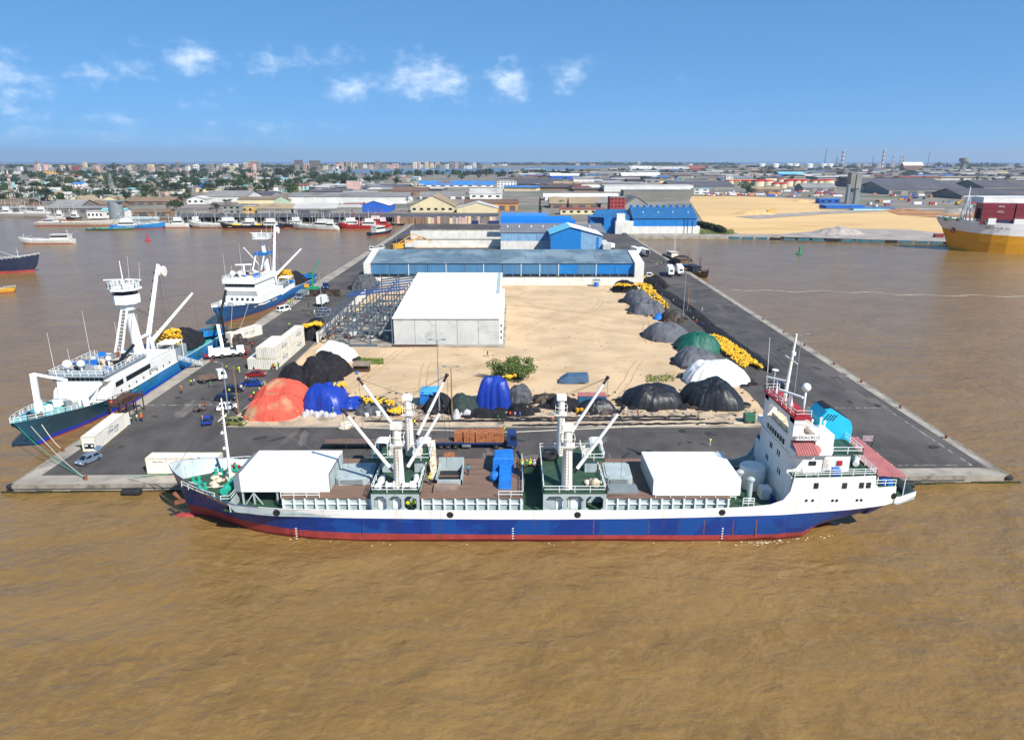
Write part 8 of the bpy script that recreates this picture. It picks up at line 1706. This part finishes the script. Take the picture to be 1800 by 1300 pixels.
# palms
fr = MB(); rg = random.Random(4)
for i in range(15):
    a = i * 2.4; el = rg.uniform(-.1, .7); pts = []
    for k in range(6): r = .30 * k / 5; pts.append(Vector((r * math.cos(a), r * math.sin(a), 1 + r * el - 1.6 * r * r)))
    for p, q in zip(pts, pts[1:]):
        sd = Vector((-math.sin(a), math.cos(a), 0)) * .035; fr.quad(p - sd + Vector((0, 0, -.012)), q - sd + Vector((0, 0, -.012)), q, p); fr.quad(p, q, q + sd + Vector((0, 0, -.012)), p + sd + Vector((0, 0, -.012)))
FRD = fr.mesh('frond_crown', MATS['palm_leaf']); PT = MB().tube((0, 0, 0), (.03, 0, 1), .022, .014, 6).mesh('trunk', MATS['bark'])
for x, y, h, l in ((44, 366, 11, 'palm before the long brown-roofed shed, left of its fellow'), (56, 365, 12, 'palm before the long brown-roofed shed, right of its fellow'), (90, 362, 11, 'palm left of the pale cream gable'), (138, 364, 10, 'palm right of the pale cream gable'), (210, 366, 12, 'palm right of the brown shed with lantern'), (222, 368, 10, 'palm left of the small boat house'), (718, 371, 12, 'palm left of the big cream gabled warehouse'), (986, 373, 12, 'palm beside the tan-roofed hall'), (1002, 336, 10, 'palm near the tan hipped villa')):
    c = G(x, y); t = thing('palm_tree', l, 'palm', c, rng.uniform(0, 6)); t.scale = (h, h, h); link('trunk', PT, t); link('crown', FRD, t)
for x, yb, yt in ((949, 377, 347), (998, 371, 349)):
    c = G(x, yb); h = VZ(x, yt, c.y).z; t = thing('conifer', ('left' if x < 960 else 'right') + ' one of the two dark pointed conifers in the centre', 'tree', c); cm_ = MB(); rg = random.Random(x)
    for i in range(360):
        z = rg.random(); r = (1 - z) * .16 * rg.random() ** .5; a = rg.uniform(0, 6.3); p = Vector((r * h * math.cos(a), r * h * math.sin(a), h * (.08 + .92 * z))); d = Vector((rg.gauss(0, 1), rg.gauss(0, 1), rg.gauss(0, .5))).normalized() * .6; e = d.cross(Vector((0, 0, 1))) * .7; cm_.quad(p - d - e, p + d - e, p + d + e, p - d + e)
    cm_.build('crown', MATS['leaf_dark'], t); MB().tube((0, 0, 0), (0, 0, h * .7), .3, .1, 6).build('trunk', MATS['bark'], t)
c = G(900, 668); t = thing('bush', 'loose green bush growing on the sand behind the tall blue tarpaulin', 'bush', c)
bc = link('foliage', crown_mesh(77, 5200, 1, 1.0, .05, MATS['leaf_olive'], 34, .08), t); bc.scale = (4.3, 3.2, 4.9)
mb = MB(); [mb.tube((0, 0, 0), (2.4 * math.cos(k), 1.6 * math.sin(k), 3.2), .08, .02, 5) for k in range(8)]; mb.build('stem', MATS['bark'], t)
M('grass', '6a7a35', .9, .3, 1.0)
def grass(label, xl, xr, y0, y1, n, hh, mat='grass'):
    mb = MB(); rg = random.Random(int(xl))
    for i in range(n):
        c = G(rg.uniform(xl, xr), rg.uniform(y0, y1)); a = rg.uniform(0, 3.1); h = hh * rg.uniform(.4, 1.2); w = hh * .35; d = Vector((math.cos(a), math.sin(a), 0)) * w; mb.add([c - d, c + d, c + d * .4 + Vector((rg.uniform(-.2, .2), 0, h))], [(0, 1, 2)])
    tag(mb.build('grass', MATS[mat]), label, kind='stuff')
grass('patch of green grass on the sand behind the white tarpaulin', 628, 674, 631, 641, 900, .55); grass('sparse green weeds behind the left black tarpaulin', 1135, 1185, 660, 672, 260, .6); grass('strip of grass before the hedge beside the blue quay warehouse', 1229, 1290, 404, 412, 900, 1.0); grass('dry weeds in the yard before the fish shed', 752, 878, 405, 412, 700, .9)
for xa, xb, y, l in ((1228, 1254, 404, 'long clipped dark hedge beside the blue quay warehouse'), (1258, 1271, 411, 'short block of clipped dark hedge at the water')):
    a, b = G(xa, y - 6), G(xb, y); t = thing('hedge', l, 'hedge', ((a.x + b.x) / 2, (a.y + b.y) / 2, 0)); mb = MB(); rg = random.Random(xa); d = (b - a)
    for i in range(1500): p = d * (rg.random() - .5) + Vector((rg.uniform(-2, 2), rg.uniform(-2, 2), rg.uniform(0, 4.2))); e = Vector((rg.gauss(0, 1), rg.gauss(0, 1), rg.gauss(0, 1))).normalized() * .5; f = e.cross(Vector((rg.gauss(0, 1), rg.gauss(0, 1), 1))).normalized() * .4; mb.quad(p - e - f, p + e - f, p + e + f, p - e + f)
    mb.build('foliage', MATS['leaf_dark'], t); MB().bar(d * -.5 + Vector((0, 0, 1.9)), d * .5 + Vector((0, 0, 1.9)), 3, 3.6).build('core', MATS['leaf_dark'], t)
# ---------- houses and blocks of the town
WALLU = {}; 
def unit(kind, mat):
    key = (kind, mat)
    if key not in WALLU:
        if kind == 'wall': mb = MB().box(-.5, .5, -.5, .5, 0, 1)
        elif kind == 'gable': mb = MB(); mb.add([(-.54, -.56, .97), (.54, -.56, .97), (.54, 0, 1.32), (-.54, 0, 1.32), (-.54, .56, .97), (.54, .56, .97)], [(0, 1, 2, 3), (3, 2, 5, 4), (0, 3, 4), (1, 5, 2)])
        elif kind == 'flat': mb = MB().box(-.52, .52, -.52, .52, 1, 1.05)
        else: mb = MB(); [mb.box(-.44 + .3 * i, -.44 + .3 * i + .17, -.51, -.5, .12 + .3 * j, .12 + .3 * j + .15) for i in range(3) for j in range(3)]
        WALLU[key] = mb.mesh(kind, MATS[mat])
    return WALLU[key]
WN = dict(w_white='white', w_cream='cream', w_grey='grey', w_aqua='pale aqua', w_pink='pinkish', w_yellow='ochre', w_brown='brown', w_conc='raw concrete', w_palegreen='pale green'); RN = dict(r_brown='brown', r_tan='tan', r_grey='grey', r_pale='pale', r_red='red', r_aqua='aqua', r_blue='blue', r_rust='rusty', r_dark='dark', r_white='white')
def house(x, y, w, d, h, wall, roof, kind, label, cat, name, group, rz=0, win=False):
    t = thing(name, label, cat, (x, y, 0), rz, group); t.scale = (w, d, h)
    link('wall', unit('wall', wall), t); link('roof', unit('gable' if kind == 'g' else 'flat', roof), t)
    if win: link('windows', unit('windows', 'glass_dark'), t)['kind'] = 'stuff'
for n, xr, yr, sz, where in ((105, (-20, 330), (316, 352), 1.0, 'among the trees behind the left quay'), (100, (-20, 620), (303, 320), 1.3, 'in the middle of the left town'), (42, (330, 560), (318, 340), 1.0, 'among the trees left of centre'), (40, (560, 740), (306, 332), 1.1, 'between the lagoon and the centre sheds')):
    for i in range(n):
        c = G(rng.uniform(*xr), rng.uniform(*yr)); wl = rng.choice(['w_white', 'w_white', 'w_cream', 'w_grey', 'w_aqua', 'w_pink', 'w_white']); rf = rng.choice(['r_brown', 'r_grey', 'r_pale', 'r_red', 'r_pale', 'r_aqua', 'r_tan']); k = rng.choice('gf')
        house(c.x, c.y, rng.uniform(8, 22) * sz, rng.uniform(8, 14) * sz, rng.uniform(3.5, 8.5), wl, rf, k, '%s house with %s roof %s' % (WN[wl], RN[rf], where), 'house', 'town_house', 'houses ' + where, rng.uniform(-.4, .4), True)
for n, xr, yr, where in ((120, (900, 1180), (299, 336), 'in the centre distance'), (150, (1180, 1810), (296, 318), 'in the right distance'), (26, (560, 760), (330, 345), 'among the centre sheds')):
    for i in range(n):
        c = G(rng.uniform(*xr), rng.uniform(*yr)); wl = rng.choice(['w_white', 'w_grey', 'w_conc', 'w_brown', 'w_grey', 'w_cream']); rf = rng.choice(['r_grey', 'r_dark', 'r_rust', 'r_pale', 'r_tan', 'r_grey', 'r_dark', 'r_red', 'r_blue'] if i % 3 else ['r_grey', 'r_dark', 'r_pale']); s = c.y / 1400
        house(c.x, c.y, rng.uniform(26, 75) * max(.7, min(1.6, s)), rng.uniform(22, 45), rng.uniform(4.5, 8), wl, rf, 'g', 'low %s shed with %s roof %s' % (WN[wl], RN[rf], where), 'shed', 'port_shed', 'low sheds ' + where, rng.uniform(-.25, .25))
for n, xr, yr, hp, where in ((58, (60, 620), (298, 303), (5, 13), 'on the skyline of the left town'), (46, (600, 850), (294.5, 297.5), (4, 11), 'on the shore beyond the lagoon'), (24, (-20, 300), (297, 303), (4, 9), 'far back at the left'), (20, (860, 1280), (288, 292), (2, 4), 'on the far lagoon shore')):
    for i in range(n):
        x, y = rng.uniform(*xr), rng.uniform(*yr); c = G(x, y); h = rng.uniform(*hp) * c.y / FPX; wl = rng.choice(['w_white', 'w_cream', 'w_pink', 'w_grey', 'w_white', 'w_conc', 'w_pink']); rf = rng.choice(['r_pale', 'r_grey', 'r_red'])
        house(c.x, c.y, rng.uniform(4, 10) * c.y / FPX, rng.uniform(14, 25), h, wl, rf, 'f', '%s apartment block with %s roof %s' % (WN[wl], RN[rf], where), 'apartment block', 'apartment_block', 'apartment blocks ' + where, rng.uniform(-.3, .3), True)
for xl, xr, yt, l in ((519, 533, 281, 'unfinished grey concrete tower, left one of the pair on the skyline'), (545, 564, 282, 'broad unfinished concrete tower, right one of the pair on the skyline'), (442, 456, 283, 'reddish tower block with a flat crown on the skyline')):
    c = G((xl + xr) / 2, 299); k = c.y / FPX; h = VZ(xl, yt, c.y).z; t = thing('tower_block', l, 'tower block', (c.x, c.y, 0)); w = (xr - xl) * k / 2; n = 9
    for i in range(n): MB().box(-w, w, -8, 8, h * i / n + h / n * .55, h * (i + 1) / n).build('floor_slab', MATS['w_conc' if 'concrete' in l else 'w_pink'], t)
    MB().box(-w * .92, w * .92, -7, 7, 0, h * .99).build('core', MATS['r_dark' if 'concrete' in l else 'w_brown'], t)
# distant woodland and shore seen only as a mass
def mass(label, xa, xb, y, hpx, n, mat, name='woodland', dy=.8):
    mb = MB(); rg = random.Random(int(xa + y * 7))
    for i in range(n):
        c = G(rg.uniform(xa, xb), y + rg.uniform(-dy, dy)); k = c.y / FPX; h = hpx * k * rg.uniform(.5, 1.1); w = k * rg.uniform(3, 7)
        for q in range(26):
            d = Vector((rg.gauss(0, .5) * w, rg.gauss(0, .4) * w, h * min(1, abs(rg.gauss(.5, .25))))); e = Vector((rg.gauss(0, 1), rg.gauss(0, .6), rg.gauss(0, .7))).normalized() * w * .3; f = e.cross(Vector((rg.gauss(0, 1), 1, rg.gauss(0, 1)))).normalized() * w * .24; p = c + d
            mb.quad(p - e - f, p + e - f * .6, p + e * .8 + f, p - e + f)
    tag(mb.build(name, MATS[mat]), label, kind='stuff')
mass('green thicket between the houses behind the left quay', -30, 330, 337, 9, 130, 'leaf_dark', 'thicket', 16); mass('green thicket through the middle of the left town', -30, 620, 313, 6, 200, 'leaf_dark', 'thicket', 9); mass('green thicket between the white-walled halls', 330, 560, 332, 8, 60, 'leaf_dark', 'thicket', 10); mass('green scrub among the far sheds', 1000, 1800, 306, 4, 110, 'leaf_dark', 'thicket', 9)
mass('dark belt of far woodland on the left horizon', -30, 620, 294, 4.0, 150, 'leaf_dark'); mass('far wooded shore beyond the lagoon', 600, 1300, 290, 3.4, 170, 'leaf_dark'); mass('belt of trees along the near side of the lagoon', 690, 1000, 307, 8, 60, 'leaf_dark'); mass('trees on the far right horizon', 1640, 1830, 293, 6, 30, 'leaf_dark'); mass('trees behind the right-hand sheds', 1220, 1640, 295, 3, 70, 'leaf_dark')
# right basin far corner: concrete edge under the blue quay warehouse
mb = MB(); mb.box(86, 200, 484, 503, -3, .02); tag(mb.build('quay_apron', MATS['concrete']), 'concrete quay apron in front of the blue quay warehouse', kind='structure')
# ------------------------------------------------------------------ people
M('skin', '4a3226', .6, .1, 3)
for n_, c_ in dict(c_white='d8d6d0', c_navy='232c4a', c_black='1c1c1f', c_grey='6a6a6c', c_red='b03028', c_blue='2f5cae', c_green='2f7a52', c_khaki='8a7a56', c_pink='c98a90', c_teal='2f8a8c', v_yellow='c8dc1c', v_orange='e8601c', h_yellow='e0c41c', h_white='e6e6e2', h_red='c02a22').items(): M(n_, c_, .8, .1, 3)
def person_mesh(pose):
    J = dict(pel=(0, 0, .93), ch=(0, 0, 1.28), nk=(0, 0, 1.47), hd=(.02, 0, 1.60), tp=(.02, 0, 1.70))
    if pose == 'stand': L = [((.0, .09, .5), (-.02, .1, .08), (.14, .11, .04)), ((.0, -.09, .5), (-.02, -.1, .08), (.14, -.11, .04))]; A = [((.0, .26, 1.16), (.08, .27, .92)), ((.0, -.26, 1.16), (.1, -.25, .93))]
    elif pose == 'walk': L = [((.16, .09, .52), (.22, .1, .08), (.36, .1, .05)), ((-.06, -.09, .5), (-.3, -.1, .14), (-.18, -.1, .05))]; A = [((-.1, .25, 1.18), (-.08, .26, .95)), ((.12, -.25, 1.18), (.26, -.22, .98))]
    elif pose == 'bend': J.update(ch=(.24, 0, 1.12), nk=(.38, 0, 1.2), hd=(.5, 0, 1.24), tp=(.58, 0, 1.3)); L = [((.06, .1, .5), (-.02, .11, .08), (.14, .12, .04)), ((.02, -.1, .5), (-.06, -.11, .08), (.1, -.12, .04))]; A = [((.36, .22, .86), (.48, .18, .62)), ((.36, -.22, .86), (.48, -.18, .62))]
    else: J = dict(pel=(0, 0, .38), ch=(.04, 0, .72), nk=(.08, 0, .92), hd=(.12, 0, 1.05), tp=(.13, 0, 1.15)); L = [((.42, .14, .42), (.44, .15, .08), (.58, .15, .05)), ((.42, -.14, .42), (.44, -.15, .08), (.58, -.15, .05))]; A = [((.14, .25, .62), (.36, .16, .52)), ((.14, -.25, .62), (.36, -.16, .52))]
    v, r, e = [], [], []
    def add(p, rad, link_=None):
        v.append(p); r.append(rad)
        if link_ is not None: e.append((link_, len(v) - 1))
        return len(v) - 1
    pe = add(J['pel'], .145); ch = add(J['ch'], .165, pe); nk = add(J['nk'], .06, ch); hd = add(J['hd'], .105, nk); add(J['tp'], .085, hd)
    for s, (kn, an, to) in zip((1, -1), L): hp = add((J['pel'][0], .09 * s, J['pel'][2] - .06), .10, pe); k = add(kn, .07, hp); a = add(an, .048, k); add(to, .035, a)
    for s, (el, ha) in zip((1, -1), A): sh = add((J['ch'][0] + (J['nk'][0] - J['ch'][0]) * .7, .19 * s, J['ch'][2] + (J['nk'][2] - J['ch'][2]) * .6), .065, ch); k = add(el, .045, sh); h = add(ha, .034, k); add((ha[0] + .07, ha[1], ha[2] - .09), .026, h)
    me = bpy.data.meshes.new('body'); me.from_pydata(v, e, []); o = bpy.data.objects.new('body', me); sc.collection.objects.link(o)
    o.modifiers.new('s', 'SKIN'); sb = o.modifiers.new('d', 'SUBSURF'); sb.levels = 1
    for i, rr in enumerate(r): me.skin_vertices[0].data[i].radius = (rr, rr)
    me.skin_vertices[0].data[0].use_root = True
    m = bpy.data.meshes.new_from_object(o.evaluated_get(bpy.context.evaluated_depsgraph_get())); bpy.data.objects.remove(o); m.name = 'body'
    for n in ('skin', 'c_white', 'c_navy'): m.materials.append(MATS[n])
    H = Vector(J['hd']); NK = Vector(J['nk']); P0 = Vector(J['pel'])
    for f in m.polygons:
        c = f.center; hand = any((c - Vector(ha)).length < .14 for _, ha in A); legd = min(min((c - Vector(q)).length for q in l) for l in L)
        f.material_index = 0 if (c - H).length < .17 or hand else (2 if c.z < P0.z - .02 or (pose == 'sit' and legd < .16) else 1); f.use_smooth = True
    ve = MB(); n = 10; ax = (NK - P0); rings = []
    for t_, rr in ((.1, .2), (.4, .215), (.7, .225), (.92, .17)):
        c = P0 + ax * t_; rings.append([(c.x + rr * .78 * math.cos(6.2832 * i / n), c.y + rr * 1.08 * math.sin(6.2832 * i / n), c.z) for i in range(n)])
    ve.loft(rings, 0, True); vest = ve.mesh('vest', MATS['v_yellow'])
    hm = MB(); T = Vector(J['tp']); hm.lathe([(.16, -.03), (.135, .0), (.12, .06), (.07, .105), (.01, .115)], tuple(T), 10); helm = hm.mesh('helmet', MATS['h_yellow'], True)
    hr = MB(); hr.ball((H.x - .02, H.y, H.z + .05), .105, 9, 6); hair = hr.mesh('hair', MATS['c_black'], True)
    return m, vest, helm, hair
PM = {k: person_mesh(k) for k in ('stand', 'walk', 'bend', 'sit')}
def person(label, px, py, pose='stand', shirt='c_white', legs='c_navy', vest=None, helm=None, z=0.0, rz=None, at_=None):
    p = at_ if at_ is not None else G(px, py, z); t = thing('person', label, 'person', (p[0], p[1], (p[2] if at_ is not None else z) + .03), rng.uniform(0, 6.28) if rz is None else rz)
    m, ve, he, ha = PM[pose]; b = link('body', m, t)
    for i, nme in ((1, shirt), (2, legs)): b.material_slots[i].link = 'OBJECT'; b.material_slots[i].material = MATS[nme]
    if vest: q = link('vest', ve, t); q.material_slots[0].link = 'OBJECT'; q.material_slots[0].material = MATS[vest]
    if helm: q = link('helmet', he, t); q.material_slots[0].link = 'OBJECT'; q.material_slots[0].material = MATS[helm]
    else: link('hair', ha, t)
    t.scale = (1.06,) * 3; return t
Y_, O_ = 'v_yellow', 'v_orange'
for a in [
 ('person in orange vest and yellow helmet standing alone on the left apron', 320, 692, 'stand', 'c_red', 'c_black', O_, 'h_yellow'), ('person in yellow vest, left one of a pair facing the seiner', 337, 678, 'stand', 'c_black', 'c_navy', Y_), ('person in white shirt, right one of a pair facing the seiner', 342, 677, 'stand', 'c_white', 'c_navy'),
 ('person with yellow helmet riding the wooden handcart', 352, 721, 'sit', 'c_grey', 'c_black', None, 'h_yellow', .65), ('person in red shirt pushing the wooden handcart', 361, 720, 'walk', 'c_red', 'c_navy'), ('person in green shirt beside the small flatbed lorry', 371, 681, 'stand', 'c_green', 'c_grey'), ('person in yellow vest walking between crane and pole', 399, 652, 'walk', 'c_grey', 'c_black', Y_), ('person in yellow coverall near the brown wooden pole', 421, 655, 'walk', 'v_yellow', 'v_yellow', Y_),
 ('person in yellow vest by the open doors of the lone container', 232, 743, 'bend', 'c_blue', 'c_navy', Y_), ('person in pale shirt by the open doors of the lone container', 242, 741, 'stand', 'c_white', 'c_grey', 'v_yellow'), ('person in orange vest with yellow helmet by the open container doors', 250, 741, 'stand', 'c_red', 'c_navy', O_, 'h_yellow'), ('person in pink shirt at the back of the small royal blue car', 357, 742, 'stand', 'c_pink', 'c_white'),
 ('person in yellow vest beside the olive gold hatchback', 397, 741, 'stand', 'c_grey', 'c_navy', Y_), ('person in yellow vest behind the dark navy cars', 404, 694, 'stand', 'c_navy', 'c_black', Y_), ('person in white shirt behind the dark navy cars', 425, 688, 'stand', 'c_white', 'c_grey'), ('person in yellow vest at the container stack corner', 484, 650, 'stand', 'c_black', 'c_navy', Y_, 'h_yellow'), ('person in dark red shirt at the container stack corner', 480, 651, 'stand', 'c_red', 'c_black'), ('person in green shirt leaning on the container stack', 490, 648, 'stand', 'c_green', 'c_navy'),
 ('person in black coat on the red pickup', 447, 656, 'stand', 'c_black', 'c_black'), ('person in white shirt standing on the blue pickup bed', 433, 672, 'stand', 'c_white', 'c_navy', None, None, 1.0), ('person in orange vest standing on the blue pickup bed', 437, 673, 'stand', 'c_red', 'c_navy', O_, None, 1.0), ('person in black shirt beside the blue pickup', 432, 680, 'stand', 'c_black', 'c_grey'),
 ('person in orange helmet first in the line along the black net', 443, 705, 'bend', 'c_red', 'c_navy', O_, 'h_red'), ('person in yellow vest second in the line along the black net', 447, 699, 'stand', 'c_green', 'c_navy', Y_), ('person in orange vest third in the line along the black net', 452, 697, 'bend', 'c_red', 'c_black', O_), ('person in white shirt fourth in the line along the black net', 457, 692, 'stand', 'c_white', 'c_navy', 'v_yellow'), ('person in yellow vest fifth in the line along the black net', 462, 688, 'bend', 'c_grey', 'c_black', Y_), ('person in yellow vest last in the line along the black net', 467, 684, 'stand', 'c_green', 'c_black', Y_, 'h_yellow'),
 ('person in yellow shirt bending by the line of net workers', 444, 717, 'bend', 'v_yellow', 'c_black'), ('person in yellow vest at the corner of the red tarpaulin', 525, 730, 'bend', 'c_red', 'c_navy', Y_), ('person in teal shirt among the plastic bags', 586, 731, 'walk', 'c_teal', 'c_black', None, 'h_yellow'), ('person in yellow and orange vest by the far derrick post, left one', 729, 750, 'stand', 'c_red', 'c_navy', Y_), ('person in orange vest by the far derrick post, right one', 737, 750, 'stand', 'c_navy', 'c_black', O_),
 ('person in green shirt beside the black net hem', 875, 742, 'walk', 'c_green', 'c_black'), ('person in brown shirt pulling net near the kerb', 884, 745, 'bend', 'c_khaki', 'c_black'), ('person in orange vest hauling rope above the blue lorry', 880, 762, 'bend', 'c_red', 'c_green', O_), ('person in yellow shirt standing behind the blue lorry cartons', 886, 763, 'stand', 'v_yellow', 'c_green'),
 ('person with orange vest seated at the small black net pile, far left', 897, 731, 'sit', 'c_red', 'c_navy', O_), ('person in pale shirt seated second at the small black net pile', 905, 732, 'sit', 'c_pink', 'c_navy'), ('person in blue shirt seated third at the small black net pile', 914, 732, 'sit', 'c_blue', 'c_white'), ('person in orange and yellow vest standing at the small black net pile', 927, 729, 'stand', 'c_red', 'c_black', O_, 'h_yellow'),
 ('person in white and orange standing by the net rows', 972, 743, 'stand', 'c_white', 'c_khaki', O_), ('person in orange vest walking a bicycle before the left black tarpaulin', 1121, 733, 'walk', 'c_white', 'c_black', O_), ('person in yellow vest alone on the asphalt above the aft white store', 1247, 784, 'stand', 'c_white', 'c_white', Y_), ('person in black walking alone across the sand before the precast front', 857, 627, 'walk', 'c_black', 'c_black'), ('person in pale vest beside the lorry cab shadow', 895, 806, 'stand', 'c_white', 'c_navy', 'v_yellow'),
 ('person in white walking on the right-hand road', 1234, 547, 'walk', 'c_white', 'c_white'), ('person in dark clothes on the road beside the white minibus', 543, 540, 'walk', 'c_black', 'c_black'), ('person in yellow vest behind the minibus, left one of three', 507, 535, 'stand', 'c_navy', 'c_navy', Y_), ('person in yellow vest behind the minibus, middle one of three', 511, 534, 'stand', 'c_black', 'c_black', Y_), ('person in yellow vest behind the minibus, right one of three', 515, 535, 'stand', 'c_green', 'c_black', Y_), ('person in white by the box lorry at the steel frame', 553, 552, 'stand', 'c_white', 'c_white'),
 ('person in yellow vest by the yellow-crowned black heap', 543, 557, 'stand', 'c_green', 'c_navy', Y_), ('person in yellow vest beside the rear of the container stack', 509, 576, 'stand', 'c_navy', 'c_navy', Y_), ('person in yellow vest at the machinery, left one', 425, 604, 'bend', 'c_green', 'c_black', Y_), ('person in yellow vest at the machinery, middle one', 432, 603, 'stand', 'c_navy', 'c_black', Y_, 'h_yellow'), ('person in green coat at the machinery', 439, 604, 'stand', 'c_green', 'c_green'), ('person with red helmet at the machinery', 444, 611, 'stand', 'c_red', 'c_black', None, 'h_red'),
 ('person in yellow vest between crane and net bundle', 409, 616, 'bend', 'c_white', 'c_blue', Y_), ('person in yellow vest guiding the white crane', 425, 623, 'bend', 'c_green', 'c_black', Y_), ('person in yellow vest at the foot of the gangway', 344, 646, 'stand', 'c_navy', 'c_navy', Y_)]: person(*a)
heads = ['c_white', 'c_red', 'c_blue', 'c_green', 'c_khaki', 'c_pink', 'c_grey', 'c_teal']
for i, (x, y) in enumerate(((1150, 524), (1157, 530), (1163, 522), (1170, 536), (1176, 541), (1183, 533), (1205, 548), (1212, 552), (1218, 565), (1224, 568), (1236, 574), (1246, 576))):
    c = heads[i % 8]; person('net mender in %s shirt, number %s along the long black net' % (c[2:], ('one', 'two', 'three', 'four', 'five', 'six', 'seven', 'eight', 'nine', 'ten', 'eleven', 'twelve')[i]), x, y, ('sit', 'bend', 'stand')[i % 3], c, 'c_navy', None, 'h_yellow' if i == 9 else None, .6)
for i, (x, y, v) in enumerate(((1146, 463, O_), (1155, 467, Y_), (1158, 464, Y_), (1162, 466, Y_), (1166, 463, None), (1154, 470, None))): person('worker %s unloading beside the wooden boats, %s from the warehouse' % ('in vest' if v else 'in plain clothes', ('first', 'second', 'third', 'fourth', 'fifth', 'sixth')[i]), x, y, 'stand', heads[i], 'c_black', v)
for l, xyz, s, v, h in (('docker in yellow vest by the cargo slide on the ship', (-12.1, 91.9, 5.0), 'c_white', Y_, 'h_yellow'), ('docker in teal shirt right of the open hatch', (-6.7, 95.2, 5.0), 'c_teal', None, None), ('docker in white helmet inside the third arch of the mast house, left one', (-14.9, 87.9, 2.95), 'v_yellow', Y_, 'h_white'), ('docker in yellow vest inside the third arch of the mast house, right one', (-14.1, 87.9, 2.95), 'v_yellow', Y_, 'h_white'), ('docker in yellow helmet at the left end of the cargo skip', (1.6, 98.2, 4.4), 'v_yellow', Y_, 'h_yellow'), ('docker in green at the front of the cargo skip', (2.3, 97.9, 4.4), 'c_green', None, 'h_yellow'), ('docker in yellow vest in the middle of the cargo skip', (2.9, 98.2, 4.4), 'v_yellow', Y_, 'h_yellow'), ('docker in white in the middle of the cargo skip', (3.5, 97.9, 4.4), 'c_white', None, 'h_white'), ('docker in dark red at the back of the cargo skip', (4.2, 99.0, 4.4), 'c_red', None, 'h_red'), ('crewman in orange climbing down from the near seiner rail', tuple(G(197, 716, 1.2)), 'c_red', O_, None)): person(l, 0, 0, 'stand', s, 'c_navy', v, h, at_=xyz, rz=-1.2)
# ------------------------------------------------------------------ haze
hz = bpy.data.materials.new('haze'); hz.use_nodes = True; nt = hz.node_tree; nt.nodes.remove(nt.nodes['Principled BSDF'])
pv = nt.nodes.new('ShaderNodeVolumePrincipled'); pv.inputs['Color'].default_value = (.72, .84, 1, 1); pv.inputs['Density'].default_value = 5.5e-5; pv.inputs['Anisotropy'].default_value = .2
nt.links.new(pv.outputs[0], nt.nodes['Material Output'].inputs['Volume'])
tag(MB().box(-19600, 19600, -9100, 24400, -7, 330).build('haze', hz), 'thin bluish haze over the harbour and town', kind='stuff')
